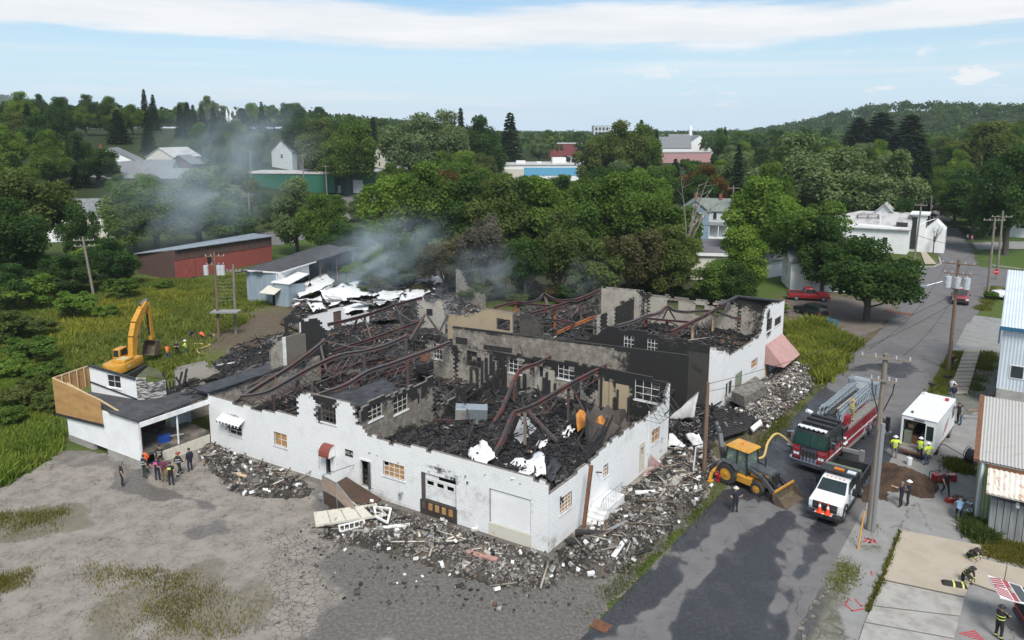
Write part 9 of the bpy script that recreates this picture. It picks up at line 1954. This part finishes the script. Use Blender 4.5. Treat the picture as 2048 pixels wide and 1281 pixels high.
def person(label,loc,face,pose='stand',top='black',legs='navy',hat=None,sleeve='long',bands=None,hair='brown',height=1.78,skin=None,group=None):
 J=dict(BASE); J.update(POSE[pose]); keys=list(J); K={k:Vector(J[k])for k in keys}
 me=bpy.data.meshes.new('body'); me.from_pydata([J[k]for k in keys],[(keys.index(a),keys.index(c))for a,c in BON],[])
 o=bpy.data.objects.new('body',me); S.collection.objects.link(o); sk=o.modifiers.new('skin','SKIN'); fat=1.14 if top in('turnout','tan')else 1.0
 for i,k in enumerate(keys):
  r_=RADI[k]*(fat if k not in('hd','ht','hb','nec')else 1); me.skin_vertices[0].data[i].radius=(r_,r_); me.skin_vertices[0].data[i].use_root=(k=='pel')
 o.modifiers.new('round','SUBSURF').levels=1
 m2=bpy.data.meshes.new_from_object(o.evaluated_get(bpy.context.evaluated_depsgraph_get())); bpy.data.objects.remove(o)
 b=MB(); b.v=[tuple(v.co)for v in m2.vertices]; arm=('el wl','er wr')
 for p in m2.polygons:
  c=p.center; best=None
  for a,e in BON:
   A,B=K[a],K[e]; t=max(0,min(1,(c-A).dot(B-A)/max(1e-6,(B-A).length_squared))); d_=(c-A.lerp(B,t)).length-RADI[a]*(1-t)-RADI[e]*t
   if best is None or d_<best[0]:best=(d_,a,e,t)
  _,a,e,t=best
  m=2 if e in('hb','hd','ht')or(a=='hb')else 3 if e in('tl','tr')else 1 if(e in('hl','hr','kl','kr','al','ar')and a!='che')else 0
  if sleeve=='short' and(a in('el','er')or(a in('sl','sr')and t>.75)):m=2
  if a in('el','er')and t>.93:m=2
  b.f.append(list(p.vertices)); b.m.append(m); b.c.append(b.col)
 bpy.data.meshes.remove(m2)
 for s,w_,e_ in((1,'wl','el'),(-1,'wr','er')):
  W_,E_=K[w_],K[e_]; d=(W_-E_).normalized(); side=d.cross(Vector((0,s*1.0,.2))).normalized(); n_=d.cross(side)
  b.bar(W_-d*.01,W_+d*.09,.075,.03,2,up=n_)
  for i,L_ in enumerate((.065,.078,.072,.055)):
   q=W_+d*.085+side*(.028-.019*i); b.tube([q,q+d*L_*.6+n_*s*.006,q+d*L_*.95+n_*s*.025],[.010,.009,.006],5,2)
  q=W_+d*.02+side*.036; b.tube([q,q+d*.03+side*.025,q+d*.06+side*.03],[.012,.010,.007],5,2)
 H_=K['hd']; b.tube([H_+Vector((.09,0,.0)),H_+Vector((.125,0,-.025)),H_+Vector((.09,0,-.035))],[.008,.016,.01],5,2)
 for s in(-1,1):b.box(H_+Vector((.098,s*.036,.012)),(.012,.026,.012),3); b.tube([H_+Vector((.0,s*.098,.01)),H_+Vector((-.01,s*.112,-.005))],[.03,.02],6,2)
 b.box(H_+Vector((.098,0,-.062)),(.01,.05,.01),4)
 r=thing('person',label,'person',loc,face,group); sc=height/1.78; r.scale=(sc,)*3
 b.build('body',[CL[top],CL[legs],skin or SKIN,M['rubber'],M['red_lens']],r,smooth=True)
 if hat:
  m_={'white':M['white_paint'],'red':M['red_paint'],'cream':M['cream'],'black':M['black_paint'],'yellow':M['yellow_paint'],'cap':CL['navy']}[hat]; b=MB(); n=12; V=[]
  for k_,(z,q)in enumerate(((.035,.122),(.09,.112),(.125,.075),(.14,.0))):V+=[H_+Vector((-.01+q*math.cos(6.283*i/n),q*.92*math.sin(6.283*i/n),z))for i in range(n)]
  b.add(V,[(k_*n+i,k_*n+(i+1)%n,(k_+1)*n+(i+1)%n,(k_+1)*n+i)for k_ in range(3)for i in range(n)]); fl=.175 if hat not in('cap',)else.13
  V=[H_+Vector((-.01+q*math.cos(6.283*i/n)*(1.15 if math.cos(6.283*i/n)<0 and hat!='cap' else 1),q*math.sin(6.283*i/n),z))for q,z in((.118,.04),(fl,.025),(fl,.018),(.118,.03))for i in range(n)]
  b.add(V,[(k_*n+i,k_*n+(i+1)%n,(k_+1)*n+(i+1)%n,(k_+1)*n+i)for k_ in range(3)for i in range(n)]); b.build('helmet' if hat!='cap' else 'cap',m_,r,smooth=True)
 else:
  b=MB(); n=10; V=[]
  for z,q in((-.03,.104),(.03,.112),(.085,.085),(.105,.0)):V+=[H_+Vector((-.022+q*math.cos(6.283*i/n)*(.9),q*math.sin(6.283*i/n),z+.012*math.cos(6.283*i/n)))for i in range(n)]
  b.add(V,[(k_*n+i,k_*n+(i+1)%n,(k_+1)*n+(i+1)%n,(k_+1)*n+i)for k_ in range(3)for i in range(n)]); b.build('hair',CL[hair]if hair in CL else CL['brown'],r,smooth=True)
 if bands:
  bm_=BAND if bands=='yellow' else BANDW
  def ring(P,ax,R_,hgt=.05):
   ax=ax.normalized(); u=ax.orthogonal().normalized(); v=ax.cross(u); b=MB(); n=14; V=[P+ax*z+(u*math.cos(6.283*i/n)+v*math.sin(6.283*i/n))*R_ for z in(-hgt/2,hgt/2)for i in range(n)]; b.add(V,[(i,(i+1)%n,(i+1)%n+n,i+n)for i in range(n)]); b.build('reflective_band',bm_,r)
  ax=K['che']-K['bel']; ring(K['bel'].lerp(K['che'],.0),ax,.172*fat); ring(K['bel'].lerp(K['che'],.95),ax,.185*fat)
  if top=='turnout' or top=='tan':
   for a,e in(('kl','al'),('kr','ar')):ring(K[a].lerp(K[e],.75),K[e]-K[a],.075*fat)
   for a,e in(('el','wl'),('er','wr')):ring(K[a].lerp(K[e],.7),K[e]-K[a],.056*fat)
 return r
DG=math.radians; CAMF,AWAY=DG(-90),DG(90)
person('man in black t-shirt standing alone on the yard, hand at his side',g(245,973),DG(35),'stand','black','navy',None,'short',hair='grey')
person('person in orange vest standing tight against the annex corner',g(293,946),DG(70),'fold','orange','navy',None,'long')
person('firefighter in striped dark coat standing at the porch wall, facing out',g(322,936),CAMF,'reach','turnout','turnout',None,'long','silver',hair='black')
person('person in navy shirt and dark trousers at the left of the porch group',g(290,957),DG(60),'stand','navy','green',None,'short','silver')
person('person in purple backed navy shirt seen from behind at the porch',g(316,962),AWAY,'hips','navy','navy',None,'short',hair='brown')
person('person in maroon shirt and khaki trousers in the porch group',g(329,964),AWAY,'hips','maroon','khaki',None,'short')
person('person in black shirt with yellow print, front of the porch group',g(343,972),AWAY,'stand','black','black',None,'short')
b=MB(); b.box((0,0,0),(.02,.24,.16)); o=b.build('shirt_print',BAND,S.objects['person.006']); o.location=(-.166,0,1.33)
b=MB(); b.box((0,0,0),(.02,.26,.16)); o=b.build('shirt_print',CL['pink'],S.objects['person.004']); o.location=(-.166,0,1.36)
person('firefighter with red helmet and striped dark gear walking at the porch',g(359,952),DG(60),'walk','turnout','turnout','red','long','silver')
person('person in dark navy uniform at the right end of the porch group',g(381,943),DG(150),'stand','navy','navy',None,'long')
person('man in orange high visibility jacket behind the excavator bucket',g(336,721),AWAY,'fold','orange','jeans',None,'long','yellow')
person('man in dark shirt and black trousers in the field, hands on hips',g(355,714),CAMF,'fold','navy','black',None,'short',hair='grey')
person('man with white helmet and pale vest in the field',g(372,712),DG(200),'fold','hivis','jeans','white','long','silver')
person('person crouching by the hose in the field, leftmost of three',g(380,675),DG(-30),'crouch','navy','black',None,'long','silver')
person('person in red vest bending by the hose in the field',g(408,678),DG(160),'crouch','orange','black',None,'long')
person('person crouching by the transformer platform pole',g(430,680),DG(190),'crouch','navy','turnout',None,'long','yellow')
person('firefighter with cream helmet and dark trousers seen from behind near the loader',g(1470,1026),AWAY+.2,'hips','navy','turnout','cream','short')
person('worker in yellow vest and white helmet left of the van rear',g(1788,917),DG(70),'hips','hivis','grey','white','short','silver')
person('worker in yellow vest with grey helmet at the van rear step',g(1838,920),DG(40),'fold','hivis','navy','white','short','silver')
person('worker in yellow vest and jeans with white helmet at the van corner',g(1853,931),AWAY+.3,'hips','hivis','jeans','white','short','silver')
person('man in dark uniform pointing across the dirt heap',g(1801,1015),DG(130),'point','navy','turnout',None,'short',hair='grey')
person('firefighter with white helmet standing beside the pointing man',g(1815,1012),DG(140),'fold','navy','turnout','white','short')
person('man in black t-shirt walking with red gear past the dirt heap',g(1890,992),DG(-95),'walk','black','turnout',None,'short')
person('firefighter in black coat with yellow bands crouching at the slab edge',g(1938,1118),DG(-80),'crouch','turnout','turnout','black','long','yellow')
person('firefighter in black coat kneeling over gear on the slab joint',g(1927,1164),DG(-70),'kneel','turnout','turnout','black','long','yellow')
person('man in light blue shirt bending over tools by the green shed',g(1916,1040),DG(55),'bend','blue','navy',None,'short',hair='grey')
person('firefighter in tan coat and white helmet beside the van side',g(1902,838),DG(-20),'stand','tan','turnout','cream','long','yellow')
person('person in plum shirt talking to the tan coated firefighter',g(1915,846),DG(160),'reach','maroon','navy',None,'short')
person('man in grey shirt and jeans nearest of the talkers by the van',g(1921,851),DG(140),'stand','grey','jeans',None,'short')
person('man in white t-shirt by the slab walk',g(1902,793),DG(200),'hips','white','jeans',None,'short')
person('person in navy jacket with pale trousers by the slab walk',g(1905,806),AWAY,'stand','navy','grey',None,'long',hair='black')
person('man in black shirt standing beside the transformer pole',g(1903,741),DG(-120),'hips','black','green',None,'short')
person('person in bright pink top walking on the far street',gt(1943,486),CAMF,'walk','pink','grey',None,'short'); person('person in grey walking beside the pink top on the far street',gt(1934,484),CAMF,'walk','grey','navy',None,'short')
person('firefighter with gear bending at the open tailgate of the red car',g(1996,1278),DG(20),'reach','turnout','turnout','black','long','yellow')
mt=Matrix.Translation(TRUCK.location)@TRUCK.rotation_euler.to_matrix().to_4x4(); person('firefighter in tan coat and yellow helmet on the ladder truck turntable',mt@Vector((.3,.95,2.28)),TRUCK.rotation_euler.z+math.pi,'reach','tan','tan','yellow','long','yellow')
mt=Matrix.Translation(BACK.location)@BACK.rotation_euler.to_matrix().to_4x4(); person('operator in yellow vest seated in the backhoe cab',mt@Vector((-.62,0,.86)),BACK.rotation_euler.z,'sit','hivis','navy',None,'short')
# small things about the street
soil=pm('dug_soil',(.075,.043,.024),.95,c2=(.035,.022,.014),ns=1.4,bump=1.0,gs=9)
def mound(name,label,pxp,hmax,mat,seed,hole=None):
 poly=pxpoly(pxp); P2=np.array(poly); lo,hi=P2.min(0),P2.max(0); st=.16; X,Y=np.meshgrid(np.arange(lo[0],hi[0]+st,st),np.arange(lo[1],hi[1]+st,st)); ny,nx=X.shape
 sd=sdist(X,Y,poly)+(fbm(X,Y,1.2,4,seed)-.5)*.7; Z=.02+hmax*sm(0,1.5,sd)*(.5+fbm(X,Y,1.0,4,seed+1))+(fbm(X,Y,4,3,seed+2)-.5)*.3*sm(0,.4,sd)
 if hole:Z=np.maximum(.025,Z-hmax*1.6*sm(-.2,.7,sdist(X,Y,pxpoly(hole))))
 i=np.arange(nx*ny).reshape(ny,nx); Fq=np.stack([i[:-1,:-1],i[:-1,1:],i[1:,1:],i[1:,:-1]],-1).reshape(-1,4); Fq=Fq[(sd.ravel()[Fq]>0).all(1)]
 return tag(npmesh(name,np.stack([X,Y,Z],-1).reshape(-1,3),Fq,mat),label,'dirt heap')
sheet('pit','dark wet pit between the heaps of dug earth',[g(1768,938,.14),g(1822,946,.14),g(1832,962,.14),g(1782,958,.14)],pm('wet_soil',(.022,.016,.012),.5,c2=(.045,.03,.02)),.05,10,6,.03,'pit')
mound('dirt_heap','brown dug earth heaped round a pit in the forecourt',[(1740,930),(1775,922),(1800,935),(1850,948),(1880,975),(1870,998),(1838,1000),(1800,985),(1760,990),(1748,960)],.75,soil,3,[(1772,938),(1820,944),(1830,958),(1785,956)])
mound('dirt_heap','smaller earth heap behind the foreground pole',[(1716,972),(1750,966),(1780,980),(1775,1002),(1735,1008),(1714,998)],.4,soil,7)
r=thing('bucket','white plastic bucket standing behind the pit','bucket',g(1818,930)); b=MB(); b.cyl((0,0,0),(0,0,.55),.17,14,0,.2); b.build('pail',M['white_paint'],r); b=MB(); b.tube([(-.2,0,.5),(0,0,.75),(.2,0,.5)],.012,5); b.build('handle',M['alu'],r)
r=thing('cable_reel','black cable reel on wheels beside the green shed','reel',g(1942,932),.6); b=MB(); b.cyl((0,-.3,.75),(0,.3,.75),.5,16); b.build('reel_drum',M['black_paint'],r)
for s in(-.34,.34):b=MB(); b.tube([(.6*math.cos(k*.4),s,.75+.6*math.sin(k*.4))for k in range(17)],.03,5); b.build('reel_rim',M['dark_grey'],r)
b=MB(); b.bb(-.6,.7,-.4,.4,.1,.2); b.bar((-.5,-.4,.2),(0,-.4,.75),.06); b.bar((-.5,.4,.2),(0,.4,.75),.06); b.bar((.5,0,.2),(1.0,0,1.1),.06); b.build('reel_frame',M['rust'],r)
b=MB(); b.tube([g(1866,885,1.3),g(1890,890,.4),g(1915,905,.25),g(1942,920,.9)],.03,6); tag(b.build('cable',M['wire']),'black cable running from the van side to the reel','cable')
r=thing('pump','small red portable pump behind the walking man','pump',g(1875,965),.3); b=MB(); b.bb(-.35,.35,-.25,.25,.15,.6); b.build('engine',M['red_paint'],r,bevel=.04); b=MB(); b.path([(-.45,-.3,.1),(-.45,-.3,.7),(.45,-.3,.7),(.45,-.3,.1)],.04); b.path([(-.45,.3,.1),(-.45,.3,.7),(.45,.3,.7),(.45,.3,.1)],.04); b.cyl((.3,-.32,.15),(.3,.32,.15),.15,12); b.build('frame',M['black_paint'],r)
b=MB(); b.bb(-.3,.3,-.2,.2,0,.5); o=b.build('red_case',M['red_paint'],bevel=.04); o.location=g(1902,962); tag(o,'dark red case standing behind the walking man','case')
for i,(px,py,m_,lab,sz)in enumerate(((1900,1005,'red_paint','red tool bag lying by the bending man',(.6,.3,.3)),(1913,1003,'brick_red','brown tool box in the pile by the green shed',(.5,.4,.35)),(1924,1004,'olive','olive tool box in the pile by the green shed',(.5,.3,.3)),(1934,1010,'alu','pale metal case in the pile by the green shed',(.6,.3,.2)),(1918,1014,'lumber','wooden crate in the pile by the green shed',(.5,.35,.25)),(1940,1030,'alu','pale blue box beside the shed corner',(.7,.4,.3)))):
 r=thing('tool_box',lab,'tool box',g(px,py),i*.7); x,y,z=sz; XB(r,'box_body',m_,-x/2,x/2,-y/2,y/2,0,z); b=MB(); b.path([(-x*.25,0,z),(-x*.25,0,z+.1),(x*.25,0,z+.1),(x*.25,0,z)],.025); b.build('handle',M['black_paint'],r)
r=thing('tripod_camera','black video camera on a tripod at the street edge','camera',g(1861,800),2.4)
for k in range(3):a=k*2.094; b=MB(); b.tube([(0,0,1.3),(.4*math.cos(a),.4*math.sin(a),0)],.025,5); b.build('leg',M['black_paint'],r)
b=MB(); b.bb(-.22,.18,-.09,.09,1.36,1.58); b.cyl((.18,0,1.47),(.34,0,1.47),.07,10); b.bb(-.1,.1,-.03,.03,1.3,1.36); b.build('camera_body',M['black_paint'],r)
b=MB(); b.bb(-.4,.4,-.2,.2,0,.3); o=b.build('black_bag',CL['black'],bevel=.09); o.location=g(1895,757); o.rotation_euler=(0,0,.4); tag(o,'black camera bag lying on the verge near the slab walk','bag')
r=thing('hydrant','red fire hydrant in the weeds by the rubble pole','hydrant',g(1437,962)); b=MB(); b.cyl((0,0,0),(0,0,.7),.15,14); b.cyl((0,0,.7),(0,0,.9),.17,14,0,.05); b.cyl((0,0,.05),(0,0,.1),.22,14); b.build('barrel',M['hydrant'],r); b=MB(); b.cyl((-.25,0,.5),(.25,0,.5),.09,10); b.cyl((0,-.28,.45),(0,0,.45),.1,10); b.build('outlet',M['hydrant'],r)
hp=g(1437,962)+Vector((.15,-.2,.5)); mt=Matrix.Translation(TRUCK.location)@TRUCK.rotation_euler.to_matrix().to_4x4()
def smooth_path(P,k=6):
 Q=[]
 for i in range(len(P)-1):
  p0,p1,p2,p3=P[max(i-1,0)],P[i],P[i+1],P[min(i+2,len(P)-1)]
  for j in range(k):t=j/k; Q.append(.5*((2*p1)+(p2-p0)*t+(2*p0-5*p1+4*p2-p3)*t*t+(3*p1-p0-3*p2+p3)*t**3))
 return Q+[P[-1]]
b=MB(); b.tube(smooth_path([hp,g(1448,930,.5),g(1460,912,.15),g(1490,915,.12),g(1525,915,.3),g(1536,885,.9),g(1556,868,1.2),mt@Vector((5.2,-1.25,1.1))]),.085,8); tag(b.build('supply_hose',M['hose'],smooth=True),'thick yellow supply hose looping from the hydrant to the ladder truck','hose')
b=MB(); b.tube(smooth_path([g(318,718,.1),g(340,690,.1),g(385,688,.1),g(420,690,.1),g(395,700,.1),g(400,708,.1)]),.07,6); tag(b.build('fire_hose',M['hose'],smooth=True),'yellow hose lying across the field behind the three men','hose')
r=thing('turnout_coat','black firefighter coat with yellow bands lying on the tan slab','coat',g(1908,1172,.05),-.3); b=MB(); b.taper((-.65,.65,-.3,.3,0),(-.5,.5,-.15,.15,.22)); b.build('coat_body',CL['turnout'],r,bevel=.08); b=MB(); b.taper((-.1,.0,-.31,.31,-.0),(-.09,-.01,-.16,.16,.235)); b.build('yellow_band',BAND,r); b=MB(); b.taper((.35,.43,-.3,.3,0),(.34,.42,-.15,.15,.232)); b.build('yellow_band',BAND,r)
XB(thing('tarp','dark blue tarpaulin bundle in the weeds by the big tree','tarpaulin',g(1655,652),.6),'bundle','blue_trim',-1.2,1.2,-.7,.7,0,.7)
# smoke drifting off the ruin
def smoke(label,c,rx,ry,rz_,dens,rot,seed):
 bm=bmesh.new(); bmesh.ops.create_icosphere(bm,subdivisions=3,radius=1); me=bpy.data.meshes.new('smoke'); bm.to_mesh(me); bm.free(); o=bpy.data.objects.new('smoke',me); S.collection.objects.link(o)
 o.location=c; o.scale=(rx,ry,rz_); o.rotation_euler=rot; m=bpy.data.materials.new('smoke'); m.use_nodes=True; nt=m.node_tree; N=nt.nodes; N.remove(N['Principled BSDF'])
 tc=N.new('ShaderNodeTexCoord'); ln=N.new('ShaderNodeVectorMath'); ln.operation='LENGTH'; nt.links.new(tc.outputs['Object'],ln.inputs[0]); ns=N.new('ShaderNodeTexNoise'); ns.inputs['Scale'].default_value=2.6; ns.inputs['Detail'].default_value=6; ns.inputs['Distortion'].default_value=.8; mp=N.new('ShaderNodeMapping'); mp.inputs['Location'].default_value=(seed,seed*.7,0); nt.links.new(tc.outputs['Object'],mp.inputs[0]); nt.links.new(mp.outputs[0],ns.inputs['Vector'])
 f=N.new('ShaderNodeMapRange'); f.interpolation_type='SMOOTHSTEP'; nt.links.new(ln.outputs['Value'],f.inputs['Value']); f.inputs['From Min'].default_value=1; f.inputs['From Max'].default_value=.1
 h=N.new('ShaderNodeMapRange'); h.interpolation_type='SMOOTHSTEP'; nt.links.new(ns.outputs['Fac'],h.inputs['Value']); h.inputs['From Min'].default_value=.38; h.inputs['From Max'].default_value=.68; h.inputs['To Max'].default_value=dens
 k=N.new('ShaderNodeMath'); k.operation='MULTIPLY'; nt.links.new(f.outputs[0],k.inputs[0]); nt.links.new(h.outputs[0],k.inputs[1]); v=N.new('ShaderNodeVolumePrincipled'); v.inputs['Color'].default_value=(.78,.90,1,1); v.inputs['Anisotropy'].default_value=.1; nt.links.new(k.outputs[0],v.inputs['Density']); nt.links.new(v.outputs[0],N['Material Output'].inputs['Volume'])
 me.materials.append(m); tag(o,label,kind='stuff')
a,c=at(850,560,98),at(560,430,112); d=c-a
smoke('blue grey smoke rising from the rear of the ruin',a.lerp(c,.30),16,7,7,.15,(0,.42,math.atan2(d.y,d.x)),1.3)
a2,c2=at(640,440,115),at(220,300,150); d=c2-a2
smoke('thin blue smoke drifting over the trees to the left',a2.lerp(c2,.5),38,14,14,.06,(0,.35,math.atan2(d.y,d.x)),4.1)
smoke('wisp of smoke over the twisted beams of the left hall',at(862,640,80),5,4,5,.15,(0,0,.3),2.2)
smoke('dark smoke among the scorched trunks',at(985,555,97),10,4,6,.16,(0,0,.1),6.0)
smoke('wisp of smoke behind the grey back wall',at(1175,560,96),4.5,3,4.5,.16,(0,.3,0),7.7)
bm=bmesh.new(); bmesh.ops.create_cube(bm,size=1); me=bpy.data.meshes.new('haze'); bm.to_mesh(me); bm.free(); o=bpy.data.objects.new('haze',me); S.collection.objects.link(o)
o.scale=(7600,6400,172); o.location=(0,2200,80); m=bpy.data.materials.new('haze'); m.use_nodes=True; nt=m.node_tree; nt.nodes.remove(nt.nodes['Principled BSDF']); v=nt.nodes.new('ShaderNodeVolumePrincipled'); v.inputs['Color'].default_value=(.80,.89,1,1); v.inputs['Density'].default_value=.00010; nt.links.new(v.outputs[0],nt.nodes['Material Output'].inputs['Volume']); me.materials.append(m); tag(o,'thin pale haze over the town',kind='stuff')
